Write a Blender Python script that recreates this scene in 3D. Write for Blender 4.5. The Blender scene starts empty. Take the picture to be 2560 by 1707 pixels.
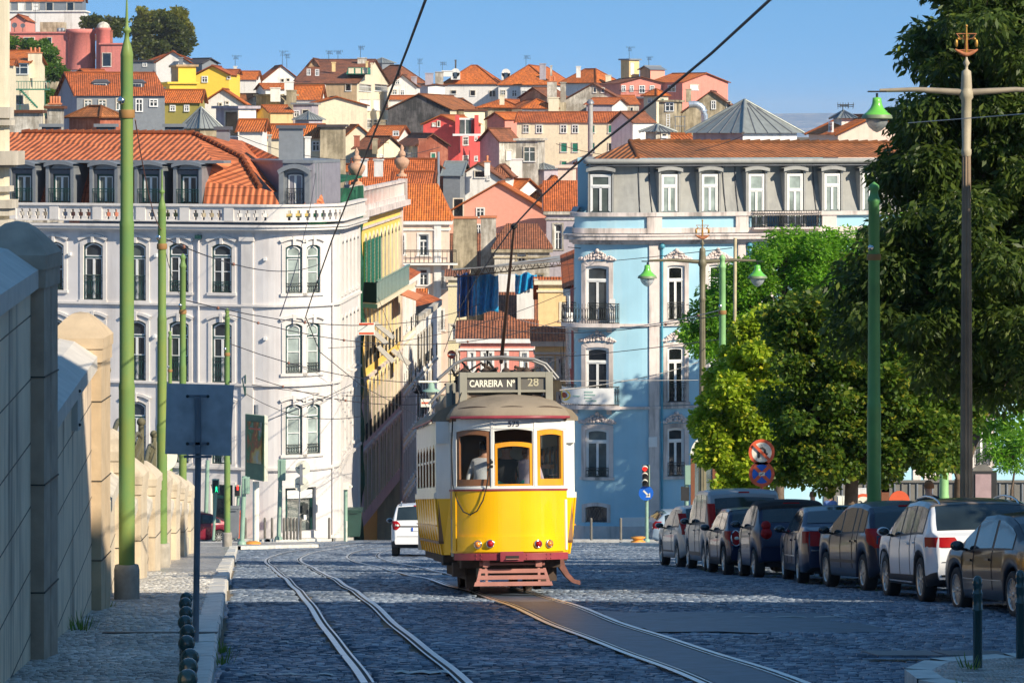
import bpy, math, random
import numpy as np
from mathutils import Vector, Matrix
rnd = random.Random(11)
pi = math.pi
sc = bpy.context.scene
COL = sc.collection
# ---------------------------------------------------------------- view geometry
F, HX, HY = 8000.0, 1280.0, 310.0      # focal length in photo pixels, principal column, horizon row
def P(px, py, Y): return Vector(((px-HX)*Y/F, Y, (HY-py)*Y/F))
def XP(px, Y): return (px-HX)*Y/F
def ZP(py, Y): return (HY-py)*Y/F
PROF = [(-80, 6.6), (0, -2.0), (53, -7.73), (75, -10.4), (100, -13.5), (150, -19.5), (157, -20.4), (185, -26), (230, -30), (300, -24), (400, -14), (500, -7), (600, -2.5), (660, -3), (800, -25), (1100, -70), (9000, -75)]
def gz(Y, X=0):
    for (a, za), (b, zb) in zip(PROF, PROF[1:]):
        if Y <= b:
            z = za+(zb-za)*(Y-a)/(b-a); break
    if Y > 230 and X < -10:
        k = min(1, (Y-230)/250.)*max(0, min(1, (-X-10)/35.))*max(0, min(1, (900-Y)/200.)); z += 11*k
    return z
# ---------------------------------------------------------------- materials
MATS = {}
def nodes(m):
    m.use_nodes = True; nt = m.node_tree
    for n in list(nt.nodes): nt.nodes.remove(n)
    return nt
def N(nt, t, **kw):
    n = nt.nodes.new(t)
    for k, v in kw.items():
        if isinstance(k, str) and hasattr(n, k): setattr(n, k, v)
        else: n.inputs[k.replace('_', ' ')].default_value = v
    return n
def c4(c): return (c[0], c[1], c[2], 1)
def mul(c, k): return tuple(min(1, x*k) for x in c)
def base(nt, rough=.6, metal=0, spec=.5, coat=0):
    out = N(nt, 'ShaderNodeOutputMaterial'); b = N(nt, 'ShaderNodeBsdfPrincipled')
    b.inputs['Roughness'].default_value = rough; b.inputs['Metallic'].default_value = metal
    b.inputs['Specular IOR Level'].default_value = spec; b.inputs['Coat Weight'].default_value = coat
    b.inputs['Coat Roughness'].default_value = .04
    nt.links.new(b.outputs[0], out.inputs[0]); return b
def ramp(nt, fac, stops):
    r = N(nt, 'ShaderNodeValToRGB'); e = r.color_ramp.elements
    while len(e) < len(stops): e.new(.5)
    for i, (p, c) in enumerate(stops): e[i].position = p; e[i].color = c4(c) if len(c) == 3 else c
    nt.links.new(fac, r.inputs[0]); return r.outputs[0]
def noise(nt, scale, detail=4, vec=None, stretch=None, rough=.55):
    t = N(nt, 'ShaderNodeTexNoise'); t.inputs['Scale'].default_value = scale; t.inputs['Detail'].default_value = detail; t.inputs['Roughness'].default_value = rough
    if vec is None:
        g = N(nt, 'ShaderNodeNewGeometry'); vec = g.outputs['Position']
    if stretch:
        mp = N(nt, 'ShaderNodeMapping'); mp.inputs['Scale'].default_value = stretch; nt.links.new(vec, mp.inputs[0]); vec = mp.outputs[0]
    nt.links.new(vec, t.inputs['Vector']); return t.outputs[0]
def mix(nt, f, a, b, bt='MIX'):
    m = N(nt, 'ShaderNodeMix', data_type='RGBA', blend_type=bt)
    for s, v in ((0, f), (6, a), (7, b)):
        if hasattr(v, 'is_output'): nt.links.new(v, m.inputs[s])
        else: m.inputs[s].default_value = v if s == 0 else c4(v)
    return m.outputs[2]
def mth(nt, op, a, b=0.):
    m = N(nt, 'ShaderNodeMath', operation=op)
    for s, v in ((0, a), (1, b)):
        if hasattr(v, 'is_output'): nt.links.new(v, m.inputs[s])
        else: m.inputs[s].default_value = v
    return m.outputs[0]
def bump(nt, b, h, st=.3, dist=.02):
    n = N(nt, 'ShaderNodeBump'); n.inputs['Strength'].default_value = st; n.inputs['Distance'].default_value = dist
    nt.links.new(h, n.inputs['Height']); nt.links.new(n.outputs[0], b.inputs['Normal'])
def plain(name, col, rough=.5, metal=0, spec=.5, coat=0, var=.12, vs=3., bmp=0, bs=40., streak=0, streakcol=None, emis=0):
    """painted / plastered surface: colour with slow mottling, optional vertical weather streaks and fine bump"""
    if name in MATS: return MATS[name]
    m = bpy.data.materials.new(name); nt = nodes(m); b = base(nt, rough, metal, spec, coat)
    f = noise(nt, vs, 5)
    colr = ramp(nt, f, [(.3, mul(col, 1-var)), (.7, mul(col, 1+var))])
    if streak:
        s = noise(nt, 2.2, 6, stretch=(1, 1, .09), rough=.65)
        s2 = noise(nt, .35, 3)
        k = ramp(nt, mth(nt, 'MULTIPLY', s, mth(nt, 'ADD', s2, .5)), [(.5, (0, 0, 0)), (.72, (streak,)*3)])
        colr = mix(nt, k, colr, streakcol or mul(col, .35))
    nt.links.new(colr, b.inputs['Base Color'])
    if bmp: bump(nt, b, noise(nt, bs, 4), bmp, .01)
    if emis: b.inputs['Emission Color'].default_value = c4(col); b.inputs['Emission Strength'].default_value = emis
    MATS[name] = m; return m
def patchy(name, ca, cb, lo=.45, hi=.6, scale=.5, rough=.85, bmp=.4):
    """weathered plaster with two colours in patches"""
    if name in MATS: return MATS[name]
    m = bpy.data.materials.new(name); nt = nodes(m); b = base(nt, rough, spec=.2)
    f = noise(nt, scale, 8, rough=.7); f2 = noise(nt, 3., 6, stretch=(1, 1, .15), rough=.7)
    colr = ramp(nt, mth(nt, 'ADD', mth(nt, 'MULTIPLY', f, .6), mth(nt, 'MULTIPLY', f2, .4)), [(lo, ca), (hi, cb)])
    nt.links.new(colr, b.inputs['Base Color']); bump(nt, b, f2, bmp, .02)
    MATS[name] = m; return m
def tiles(name, col, dark, pitch=.22, row=.36, mossy=0.):
    """clay roof tiles laid out on UV metres (u along the eave, v up the slope)"""
    if name in MATS: return MATS[name]
    m = bpy.data.materials.new(name); nt = nodes(m); b = base(nt, .75, spec=.25)
    uv = N(nt, 'ShaderNodeUVMap'); sp = N(nt, 'ShaderNodeSeparateXYZ'); nt.links.new(uv.outputs[0], sp.inputs[0])
    u = mth(nt, 'MULTIPLY', sp.outputs[0], 2*pi/pitch); su = mth(nt, 'SINE', u)
    v = mth(nt, 'FRACT', mth(nt, 'DIVIDE', sp.outputs[1], row))
    br = N(nt, 'ShaderNodeTexWhiteNoise', noise_dimensions='2D')
    cb = N(nt, 'ShaderNodeCombineXYZ')
    nt.links.new(mth(nt, 'FLOOR', mth(nt, 'DIVIDE', sp.outputs[0], pitch)), cb.inputs[0]); nt.links.new(mth(nt, 'FLOOR', mth(nt, 'DIVIDE', sp.outputs[1], row)), cb.inputs[1])
    nt.links.new(cb.outputs[0], br.inputs['Vector'])
    c = ramp(nt, br.outputs['Value'], [(0, mul(col, .72)), (.5, col), (1, mul(col, 1.25))])
    big = noise(nt, .5, 6, rough=.7)
    c = mix(nt, ramp(nt, big, [(.42, (mossy,)*3), (.75, (min(1, mossy+.75),)*3)]), c, dark)
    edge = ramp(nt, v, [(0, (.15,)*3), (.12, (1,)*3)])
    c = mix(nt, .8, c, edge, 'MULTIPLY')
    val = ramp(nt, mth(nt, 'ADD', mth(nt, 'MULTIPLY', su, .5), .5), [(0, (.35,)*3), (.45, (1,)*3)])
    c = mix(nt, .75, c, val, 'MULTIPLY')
    nt.links.new(c, b.inputs['Base Color'])
    bump(nt, b, mth(nt, 'ADD', mth(nt, 'MULTIPLY', su, .5), mth(nt, 'MULTIPLY', v, -.6)), .9, .06)
    MATS[name] = m; return m
def glassy(name, col, rough=.06, see=0.):
    if name in MATS: return MATS[name]
    m = bpy.data.materials.new(name); nt = nodes(m)
    out = N(nt, 'ShaderNodeOutputMaterial'); b = N(nt, 'ShaderNodeBsdfPrincipled')
    b.inputs['Roughness'].default_value = rough
    f = noise(nt, 1.3, 3); nt.links.new(ramp(nt, f, [(.35, mul(col, .6)), (.65, mul(col, 1.3))]), b.inputs['Base Color'])
    b.inputs['Specular IOR Level'].default_value = .8
    bn = N(nt, 'ShaderNodeBump'); bn.inputs['Strength'].default_value = .05; bn.inputs['Distance'].default_value = .05
    nt.links.new(noise(nt, 1.7, 2), bn.inputs['Height']); nt.links.new(bn.outputs[0], b.inputs['Normal'])
    if see:
        t = N(nt, 'ShaderNodeBsdfTransparent'); t.inputs[0].default_value = (.93, .96, .95, 1); mx = N(nt, 'ShaderNodeMixShader'); mx.inputs[0].default_value = see
        nt.links.new(b.outputs[0], mx.inputs[1]); nt.links.new(t.outputs[0], mx.inputs[2]); nt.links.new(mx.outputs[0], out.inputs[0])
    else: nt.links.new(b.outputs[0], out.inputs[0])
    MATS[name] = m; return m
def leafmat(name, dark, light, warm=None):
    if name in MATS: return MATS[name]
    m = bpy.data.materials.new(name); nt = nodes(m)
    out = N(nt, 'ShaderNodeOutputMaterial'); g = N(nt, 'ShaderNodeNewGeometry')
    st = [(0, dark), (.75, light)]
    if warm: st.append((.97, warm))
    c = ramp(nt, g.outputs['Random Per Island'], st)
    big = noise(nt, .9, 3); c = mix(nt, ramp(nt, big, [(.4, (0, 0, 0)), (.65, (.7,)*3)]), c, mul(light, 1.25))
    b = N(nt, 'ShaderNodeBsdfPrincipled'); b.inputs['Roughness'].default_value = .45; b.inputs['Specular IOR Level'].default_value = .35
    nt.links.new(c, b.inputs['Base Color'])
    t = N(nt, 'ShaderNodeBsdfTranslucent'); nt.links.new(mix(nt, .5, c, mul(light, 1.6)), t.inputs[0])
    mx = N(nt, 'ShaderNodeMixShader'); mx.inputs[0].default_value = .45
    nt.links.new(b.outputs[0], mx.inputs[1]); nt.links.new(t.outputs[0], mx.inputs[2]); nt.links.new(mx.outputs[0], out.inputs[0])
    MATS[name] = m; return m
def stones(name, col, joint, sx, sy, rough=.4, st=.8, dist=.02, var=.5, rot=.09, dirt=None, dirtlev=.6):
    """laid cobbles: brick-like rows broken up by noise, worn glossy tops and sunk joints"""
    if name in MATS: return MATS[name]
    m = bpy.data.materials.new(name); nt = nodes(m); b = base(nt, rough, spec=.55)
    g = N(nt, 'ShaderNodeNewGeometry')
    mp = N(nt, 'ShaderNodeMapping'); mp.inputs['Rotation'].default_value = (0, 0, rot); nt.links.new(g.outputs['Position'], mp.inputs[0])
    wob = N(nt, 'ShaderNodeTexNoise'); wob.inputs['Scale'].default_value = 2.5; nt.links.new(mp.outputs[0], wob.inputs[0])
    wv = N(nt, 'ShaderNodeVectorMath', operation='MULTIPLY_ADD'); nt.links.new(wob.outputs[1], wv.inputs[0]); wv.inputs[1].default_value = (.12, .12, 0); nt.links.new(mp.outputs[0], wv.inputs[2])
    br = N(nt, 'ShaderNodeTexBrick'); br.inputs['Scale'].default_value = 1; br.inputs['Brick Width'].default_value = sx; br.inputs['Row Height'].default_value = sy
    br.inputs['Mortar Size'].default_value = .012; br.inputs['Mortar Smooth'].default_value = .6; br.offset_frequency = 2
    br.inputs['Color1'].default_value = c4(mul(col, 1-var)); br.inputs['Color2'].default_value = c4(mul(col, 1+var)); br.inputs['Mortar'].default_value = c4(joint)
    nt.links.new(wv.outputs[0], br.inputs['Vector'])
    big = noise(nt, .35, 6, rough=.7); c = mix(nt, ramp(nt, big, [(.35, (0,)*3), (.7, (dirtlev,)*3)]), br.outputs[0], dirt or mul(col, .6))
    mid = noise(nt, 3.0, 5, rough=.75); c = mix(nt, .85, c, ramp(nt, mid, [(.36, (.38,)*3), (.5, (.95,)*3), (.66, (1.9,)*3)]), 'MULTIPLY')
    nt.links.new(c, b.inputs['Base Color'])
    fine = noise(nt, 9, 4); rr = ramp(nt, fine, [(.3, (rough*.7,)*3), (.7, (min(1, rough*1.5),)*3)]); nt.links.new(rr, b.inputs['Roughness'])
    h = mth(nt, 'SUBTRACT', mth(nt, 'ADD', mth(nt, 'MULTIPLY', fine, .9), mth(nt, 'MULTIPLY', mid, 2.2)), br.outputs['Fac'])
    bump(nt, b, h, st, dist)
    MATS[name] = m; return m
# ---------------------------------------------------------------- mesh builder
ORG = {}
class MB:
    def __init__(s, M=None): s.v = []; s.f = []; s.mi = []; s.sm = []; s.uv = []; s.mats = []; s.M = M
    def mid(s, m):
        if m not in s.mats: s.mats.append(m)
        return s.mats.index(m)
    def add(s, pts): 
        n = len(s.v)
        if s.M is not None: pts = [s.M @ Vector(p) for p in pts]
        s.v += [tuple(p) for p in pts]; return n
    def poly(s, pts, m, uv=None, sm=False):
        n = s.add(pts); s.f.append(tuple(range(n, n+len(pts)))); s.mi.append(s.mid(m)); s.sm.append(sm)
        s.uv.append(uv or [(0, 0)]*len(pts)); return s
    def faces(s, pts, fs, m, sm=False):
        n = s.add(pts)
        for f in fs: s.f.append(tuple(n+i for i in f)); s.mi.append(s.mid(m)); s.sm.append(sm); s.uv.append([(0, 0)]*len(f))
        return s
    def box(s, x0, x1, y0, y1, z0, z1, m, R=None, at=None):
        p = [Vector((x, y, z)) for z in (z0, z1) for y in (y0, y1) for x in (x0, x1)]
        if R is not None: p = [R @ q for q in p]
        if at is not None: p = [q+Vector(at) for q in p]
        return s.faces(p, [(0, 2, 3, 1), (4, 5, 7, 6), (0, 1, 5, 4), (2, 6, 7, 3), (0, 4, 6, 2), (1, 3, 7, 5)], m)
    def cbox(s, c, sx, sy, sz, m, R=None): return s.box(-sx/2, sx/2, -sy/2, sy/2, -sz/2, sz/2, m, R, c)
    def grid(s, rows, m, cu=False, cv=False, sm=True, flip=False):
        nr = len(rows); nc = len(rows[0]); n = s.add([p for r in rows for p in r])
        for i in range(nr if cv else nr-1):
            for j in range(nc if cu else nc-1):
                a = n+i*nc+j; b = n+i*nc+(j+1) % nc; c = n+((i+1) % nr)*nc+(j+1) % nc; d = n+((i+1) % nr)*nc+j
                s.f.append((a, d, c, b) if flip else (a, b, c, d)); s.mi.append(s.mid(m)); s.sm.append(sm); s.uv.append([(0, 0)]*4)
        return s
    def lathe(s, prof, c, m, n=16, sm=True, R=None, caps=True):
        c = Vector(c); rows = []
        for r, z in prof:
            row = [Vector((r*math.cos(2*pi*k/n), r*math.sin(2*pi*k/n), z)) for k in range(n)]
            rows.append([(R @ q if R is not None else q)+c for q in row])
        s.grid(rows, m, cu=True, sm=sm)
        if caps:
            for row, fl in ((rows[0], True), (rows[-1], False)): s.poly(row[::-1] if fl else row, m)
        return s
    def tube(s, pts, r, m, n=6, caps=True):
        pts = [Vector(p) for p in pts]; rr = r if isinstance(r, (list, tuple)) else [r]*len(pts); rows = []
        up = Vector((0, 0, 1))
        for i, p in enumerate(pts):
            d = (pts[min(i+1, len(pts)-1)]-pts[max(i-1, 0)]).normalized()
            a = d.cross(up) if abs(d.z) < .95 else d.cross(Vector((0, 1, 0)))
            a.normalize(); b = a.cross(d)
            rows.append([p+(a*math.cos(2*pi*k/n)+b*math.sin(2*pi*k/n))*rr[i] for k in range(n)])
        s.grid(rows, m, cu=True, sm=True)
        if caps and n > 3: s.poly(rows[0][::-1], m); s.poly(rows[-1], m)
        return s
    def ball(s, c, r, m, n=12, k=8, sc3=(1, 1, 1)):
        rows = [[(c[0]+sc3[0]*r*math.sin(pi*i/k)*math.cos(2*pi*j/n), c[1]+sc3[1]*r*math.sin(pi*i/k)*math.sin(2*pi*j/n), c[2]-sc3[2]*r*math.cos(pi*i/k)) for j in range(n)] for i in range(k+1)]
        return s.grid(rows, m, cu=True)
    def prism(s, pts, off, m, sm=False):
        """polygon pts extruded by vector off"""
        pts = [Vector(p) for p in pts]; q = [p+Vector(off) for p in pts]; n = len(pts)
        return s.faces(pts+q, [tuple(range(n))[::-1], tuple(range(n, 2*n))]+[(i, (i+1) % n, n+(i+1) % n, n+i) for i in range(n)], m, sm)
    def build(s, name, parent=None, local=False, bev=0, loc=None):
        if not s.v: return None
        me = bpy.data.meshes.new(name); o = bpy.data.objects.new(name, me); COL.objects.link(o)
        org = Vector((0, 0, 0))
        if parent is not None:
            o.parent = parent
            if not local: org = ORG.get(parent.name, Vector((0, 0, 0)))
        elif not local:
            xs = [v[0] for v in s.v]; ys = [v[1] for v in s.v]; zs = [v[2] for v in s.v]
            org = Vector(loc) if loc is not None else Vector(((min(xs)+max(xs))/2, (min(ys)+max(ys))/2, min(zs))); o.location = org
        ORG[o.name] = org
        V = [(v[0]-org.x, v[1]-org.y, v[2]-org.z) for v in s.v]
        me.from_pydata(V, [], s.f)
        for m in s.mats: me.materials.append(m)
        me.polygons.foreach_set('material_index', s.mi); me.polygons.foreach_set('use_smooth', s.sm)
        if any(any(q != (0, 0) for q in u) for u in s.uv):
            ul = me.uv_layers.new(name='UVMap'); flat = [c for u in s.uv for q in u for c in q]; ul.data.foreach_set('uv', flat)
        me.update()
        if bev:
            b = o.modifiers.new('b', 'BEVEL'); b.width = bev; b.segments = 2; b.limit_method = 'ANGLE'
        return o
def tag(o, label=None, cat=None, group=None, kind=None):
    if label: o['label'] = label
    if cat: o['category'] = cat
    if group: o['group'] = group
    if kind: o['kind'] = kind
    return o
def thing(name, label, cat, loc=(0, 0, 0), rot=(0, 0, 0), group=None):
    o = bpy.data.objects.new(name, None); COL.objects.link(o); o.location = loc; o.rotation_euler = rot
    ORG[o.name] = Vector(loc); o.empty_display_size = .3
    return tag(o, label, cat, group)
def struct(o): o['kind'] = 'structure'; return o
def dup(o, parent=None, **kw):
    c = o.copy(); COL.objects.link(c); ORG[c.name] = ORG.get(o.name, Vector())
    if parent is not None: c.parent = parent
    for ch in list(o.children): dup(ch, c)
    return c
def text_mesh(txt, name, M, m, size, parent, ext=.004, off=0, align='CENTER'):
    cu = bpy.data.curves.new(name, 'FONT'); cu.body = txt; cu.size = size; cu.extrude = ext; cu.offset = off; cu.align_x = align; cu.align_y = 'CENTER'; cu.resolution_u = 3
    t = bpy.data.objects.new(name+'_tmp', cu); COL.objects.link(t)
    dg = bpy.context.evaluated_depsgraph_get(); dg.update(); me = bpy.data.meshes.new_from_object(t.evaluated_get(dg))
    bpy.data.objects.remove(t); o = bpy.data.objects.new(name, me); COL.objects.link(o); o.parent = parent
    me.transform(M); me.materials.clear(); me.materials.append(m); return o
# ---------------------------------------------------------------- facade laid out along a ground path
class Fac:
    def __init__(s, pts, z0=0):
        s.p = [Vector(q) for q in pts]; s.c = [0]
        for a, b in zip(s.p, s.p[1:]): s.c.append(s.c[-1]+(b-a).length)
        sn = []
        for a, b in zip(s.p, s.p[1:]): d = (b-a).normalized(); sn.append(Vector((d.y, -d.x)))
        s.n = [sn[0]]
        for a, b in zip(sn, sn[1:]): n = (a+b).normalized(); s.n.append(n/max(.3, n.dot(a)))
        s.n.append(sn[-1]); s.L = s.c[-1]
    def seg(s, u):
        i = 0
        while i < len(s.c)-2 and u > s.c[i+1]: i += 1
        return i, (u-s.c[i])/(s.c[i+1]-s.c[i])
    def pos(s, u, v, z):
        i, t = s.seg(u); p = s.p[i].lerp(s.p[i+1], t); n = s.n[i].lerp(s.n[i+1], min(1, max(0, t))); q = p+n*v
        return Vector((q.x, q.y, z))
    def u(s, px):
        best = None
        K = 800
        for k in range(K+1):
            u = s.L*k/K; q = s.pos(u, 0, 0); e = abs(HX+q.x*F/q.y-px)
            if best is None or e < best[0]: best = (e, u)
        return best[1]
    def z(s, py, u): return ZP(py, s.pos(u, 0, 0).y)
    def brk(s, u0, u1): return [u0]+[c for c in s.c if u0+1e-4 < c < u1-1e-4]+[u1]
    def fbox(s, mb, u0, u1, z0, z1, v0, v1, m, ends=True):
        us = s.brk(u0, u1)
        for a, b in zip(us, us[1:]):
            A, B, C, D = [s.pos(a, v1, z0), s.pos(b, v1, z0), s.pos(b, v1, z1), s.pos(a, v1, z1)]
            E, G, H, I = [s.pos(a, v0, z0), s.pos(b, v0, z0), s.pos(b, v0, z1), s.pos(a, v0, z1)]
            mb.poly([A, B, C, D], m); mb.poly([D, C, H, I], m); mb.poly([E, G, B, A], m)
        if ends:
            for u, fl in ((u0, 0), (u1, 1)):
                q = [s.pos(u, v0, z0), s.pos(u, v1, z0), s.pos(u, v1, z1), s.pos(u, v0, z1)]; mb.poly(q[::-1] if fl else q, m)
        return mb
    def wall(s, mb, u0, u1, z0, z1, holes, m, depth=.25, mr=None, v=0, back=False):
        """holes: (u0,u1,z0,z1,rise) ; real openings with reveals"""
        mr = mr or m; us = sorted(set([round(q, 4) for q in s.brk(u0, u1)]+[round(q, 4) for h in holes for q in h[:2] if u0 < q < u1])); zs = sorted(set([round(z0, 4), round(z1, 4)]+[round(q, 4) for h in holes for q in h[2:4] if z0 < q < z1]))
        nu, nz = len(us)-1, len(zs)-1
        def solid(i, j):
            if i < 0 or j < 0 or i >= nu or j >= nz: return None
            uc, zc = (us[i]+us[i+1])/2, (zs[j]+zs[j+1])/2
            return not any(h[0] < uc < h[1] and h[2] < zc < h[3] for h in holes)
        S = [[solid(i, j) for j in range(nz)] for i in range(nu)]
        for i in range(nu):
            j = 0
            while j < nz:
                if S[i][j]:
                    k = j
                    while k+1 < nz and S[i][k+1]: k += 1
                    a, b, c, d = us[i], us[i+1], zs[j], zs[k+1]
                    mb.poly([s.pos(a, v, c), s.pos(b, v, c), s.pos(b, v, d), s.pos(a, v, d)], m)
                    if back: mb.poly([s.pos(a, v-depth, d), s.pos(b, v-depth, d), s.pos(b, v-depth, c), s.pos(a, v-depth, c)], m)
                    j = k+1
                else: j += 1
        for i in range(nu):
            for j in range(nz):
                if S[i][j]: continue
                a, b, c, d = us[i], us[i+1], zs[j], zs[j+1]; w = v-depth
                if i > 0 and S[i-1][j]: mb.poly([s.pos(a, v, c), s.pos(a, v, d), s.pos(a, w, d), s.pos(a, w, c)], mr)
                if i < nu-1 and S[i+1][j]: mb.poly([s.pos(b, w, c), s.pos(b, w, d), s.pos(b, v, d), s.pos(b, v, c)], mr)
                if j > 0 and S[i][j-1]: mb.poly([s.pos(a, v, c), s.pos(a, w, c), s.pos(b, w, c), s.pos(b, v, c)], mr)
                if j < nz-1 and S[i][j+1]: mb.poly([s.pos(a, w, d), s.pos(a, v, d), s.pos(b, v, d), s.pos(b, w, d)], mr)
        for h in holes:
            if len(h) > 4 and h[4]:
                a, b, c, d, r = h; o = arch(a, b, c, d, r)[1:-1]
                for (ua, za), (ub, zb) in zip(o, o[1:]):
                    mb.poly([s.pos(ua, v, za), s.pos(ub, v, zb), s.pos(ub, v, d), s.pos(ua, v, d)], m)
                    mb.poly([s.pos(ua, v-depth, za), s.pos(ub, v-depth, zb), s.pos(ub, v, zb), s.pos(ua, v, za)], mr)
        return mb
    def band(s, mb, oi, oo, v0, v1, m):
        for (a, b), (c, d) in zip(zip(oi, oo), zip(oi[1:], oo[1:])):
            mb.poly([s.pos(*[a[0], v1, a[1]]), s.pos(c[0], v1, c[1]), s.pos(d[0], v1, d[1]), s.pos(b[0], v1, b[1])][::-1], m)
            mb.poly([s.pos(b[0], v1, b[1]), s.pos(d[0], v1, d[1]), s.pos(d[0], v0, d[1]), s.pos(b[0], v0, b[1])][::-1], m)
            mb.poly([s.pos(a[0], v0, a[1]), s.pos(c[0], v0, c[1]), s.pos(c[0], v1, c[1]), s.pos(a[0], v1, a[1])][::-1], m)
    def fill(s, mb, o, v, m): mb.poly([s.pos(a, v, b) for a, b in o][::-1], m)
    def ftube(s, mb, pts, r, m, n=4): mb.tube([s.pos(*q) for q in pts], r, m, n, caps=False)
def arch(u0, u1, z0, z1, rise, n=8):
    o = [(u0, z0)]
    for k in range(n+1):
        t = -1+2*k/n; o.append(((u0+u1)/2+(u1-u0)/2*t, z1-rise*t*t if rise else z1))
    return o+[(u1, z0)]
def arc(c, r, a0, a1, n): return [(c[0]+r*math.cos(math.radians(a0+(a1-a0)*k/n)), c[1]+r*math.sin(math.radians(a0+(a1-a0)*k/n))) for k in range(n+1)]
def railing(f, parent, u0, u1, z0, z1, v, m, name='railing', side=0., rr=.011, step=.11, scroll=True):
    mb = MB()
    pts = [(u0, v), (u1, v)] if not side else [(u0, side), (u0, v), (u1, v), (u1, side)]
    for z in (z0+.04, z1, z1-.12): f.ftube(mb, [(a, b, z) for a, b in pts], rr*1.4 if z == z1 else rr, m)
    n = max(3, int((u1-u0)/step))
    for k in range(n+1):
        u = u0+(u1-u0)*k/n; f.ftube(mb, [(u, v, z0), (u, v, z1)], rr, m, 3)
        if scroll and k < n:
            uc = u+(u1-u0)/n/2; zc = (z0+z1)/2; w = (u1-u0)/n*.48; h = (z1-z0)*.3
            f.ftube(mb, [(uc+w*math.cos(a), v, zc+h*math.sin(a)) for a in [2*pi*i/8 for i in range(9)]], rr*.9, m, 3)
    if side:
        for uu in (u0, u1):
            k = max(2, int(abs(v-side)/step))
            for i in range(k): f.ftube(mb, [(uu, side+(v-side)*i/k, z0), (uu, side+(v-side)*i/k, z1)], rr, m, 3)
    return mb.build(name, parent)
def window(f, root, u0, u1, z0, z1, rise, fr, sash, pane, sur=None, sw=.16, dep=.22, trans=.72, mull=True, bar=None, hood=False, rail=None, v=0, sill=True, name='window'):
    """window set into an opening: surround, frame and sashes, with the pane (and railing) as sub-parts"""
    mb = MB(); w = u1-u0; h = z1-z0
    oi = arch(u0, u1, z0, z1, rise)
    if sur:
        f.band(mb, oi, arch(u0-sw, u1+sw, z0, z1+sw, rise*1.05), v, v+.05, sur)
        if sill: f.fbox(mb, u0-sw-.05, u1+sw+.05, z0-.13, z0, v, v+.1, sur)
        if hood:
            a = arch(u0-sw-.02, u1+sw+.02, z1-rise-.1, z1+sw+.08, rise*1.1)[1:-1]; b = arch(u0-sw-.1, u1+sw+.1, z1-rise-.1, z1+sw+.2, rise*1.15)[1:-1]
            f.band(mb, a, b, v, v+.13, sur); um = (u0+u1)/2; f.fbox(mb, um-.07, um+.07, z1-.02, z1+sw+.22, v, v+.15, sur)
    q = arch(u0+.07, u1-.07, z0+.02, z1-.07, rise); f.band(mb, q, oi, v-dep-.05, v-dep+.04, fr)
    q2 = arch(u0+.12, u1-.12, z0+.07, z1-.12, rise); f.band(mb, q2, q, v-dep-.05, v-dep+.02, sash)
    zt = z0+h*trans; um = (u0+u1)/2
    f.fbox(mb, u0+.05, u1-.05, zt-.06, zt+.0, v-dep-.03, v-dep+.05, fr); f.fbox(mb, u0+.1, u1-.1, zt+.0, zt+.05, v-dep-.03, v-dep+.03, sash); f.fbox(mb, u0+.1, u1-.1, zt-.11, zt-.06, v-dep-.03, v-dep+.03, sash)
    if mull: f.fbox(mb, um-.055, um+.055, z0+.05, zt-.08, v-dep-.03, v-dep+.03, sash)
    if bar: f.fbox(mb, u0+.1, u1-.1, z0+h*bar, z0+h*bar+.035, v-dep-.03, v-dep+.025, sash)
    o = mb.build(name, root)
    pb = MB(); f.fill(pb, oi, v-dep-.01, pane); pb.build('pane', o)
    if rail: railing(f, o, u0+.02, u1-.02, z0+.02, z0+rail[0], v+rail[2] if len(rail) > 2 else v-.03, rail[1])
    return o
# ================================================================ material palette
GLASS = glassy('window_glass', (.035, .045, .055)); GLASSB = glassy('pale_curtained_glass', (.30, .36, .34), .12); GLASSD = glassy('dark_glass', (.012, .014, .017))  # GLASSB: bright reflections painted as a pale pane colour
GLASSM = glassy('green_grey_glass', (.09, .115, .11), .08)
WHITE = plain('white_paint', (.78, .78, .76), .4, var=.05); GREENF = plain('dark_green_paint', (.012, .06, .055), .35, var=.1)
IRON = plain('dark_iron', (.02, .025, .025), .5, var=.2); STONE = plain('pale_limestone', (.62, .56, .46), .8, var=.12, vs=2., bmp=.3, bs=12, streak=.5, streakcol=(.2, .18, .15))
ZINC = plain('grey_zinc', (.24, .26, .28), .5, metal=.3, var=.1); DARKZ = plain('dark_zinc', (.09, .10, .12), .5, var=.1)
CREAM = plain('cream_render', (.78, .69, .5), .8, var=.07, bmp=.2, bs=8, streak=.45, streakcol=(.42, .36, .27)); YEL = plain('yellow_render', (.86, .58, .12), .8, var=.07, streak=.4, streakcol=(.5, .4, .2))
PINK = plain('pink_render', (.72, .26, .2), .8, var=.08, bmp=.2, bs=8, streak=.4, streakcol=(.4, .16, .13)); ROSE = plain('rose_render', (.62, .2, .17), .85, var=.1, streak=.6, streakcol=(.35, .14, .12))
RED = plain('red_render', (.68, .09, .08), .8, var=.08, streak=.3); SALM = plain('salmon_render', (.78, .34, .25), .8, var=.05); LILAC = plain('lilac_grey_render', (.42, .38, .42), .85, var=.1, streak=.5)  # LILAC also paints the lilac shade on left-facing hill walls
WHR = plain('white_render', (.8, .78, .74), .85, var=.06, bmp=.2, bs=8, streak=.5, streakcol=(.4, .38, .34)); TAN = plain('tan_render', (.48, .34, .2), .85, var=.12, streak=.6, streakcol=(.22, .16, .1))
OLD = patchy('old_white_plaster', (.3, .27, .22), (.7, .66, .58)); OLDG = patchy('dark_old_plaster', (.05, .05, .05), (.16, .15, .15)); OLDB = patchy('beige_old_plaster', (.25, .21, .14), (.55, .47, .33)); BRICKY = patchy('old_red_plaster', (.32, .1, .06), (.55, .22, .14))
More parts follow.
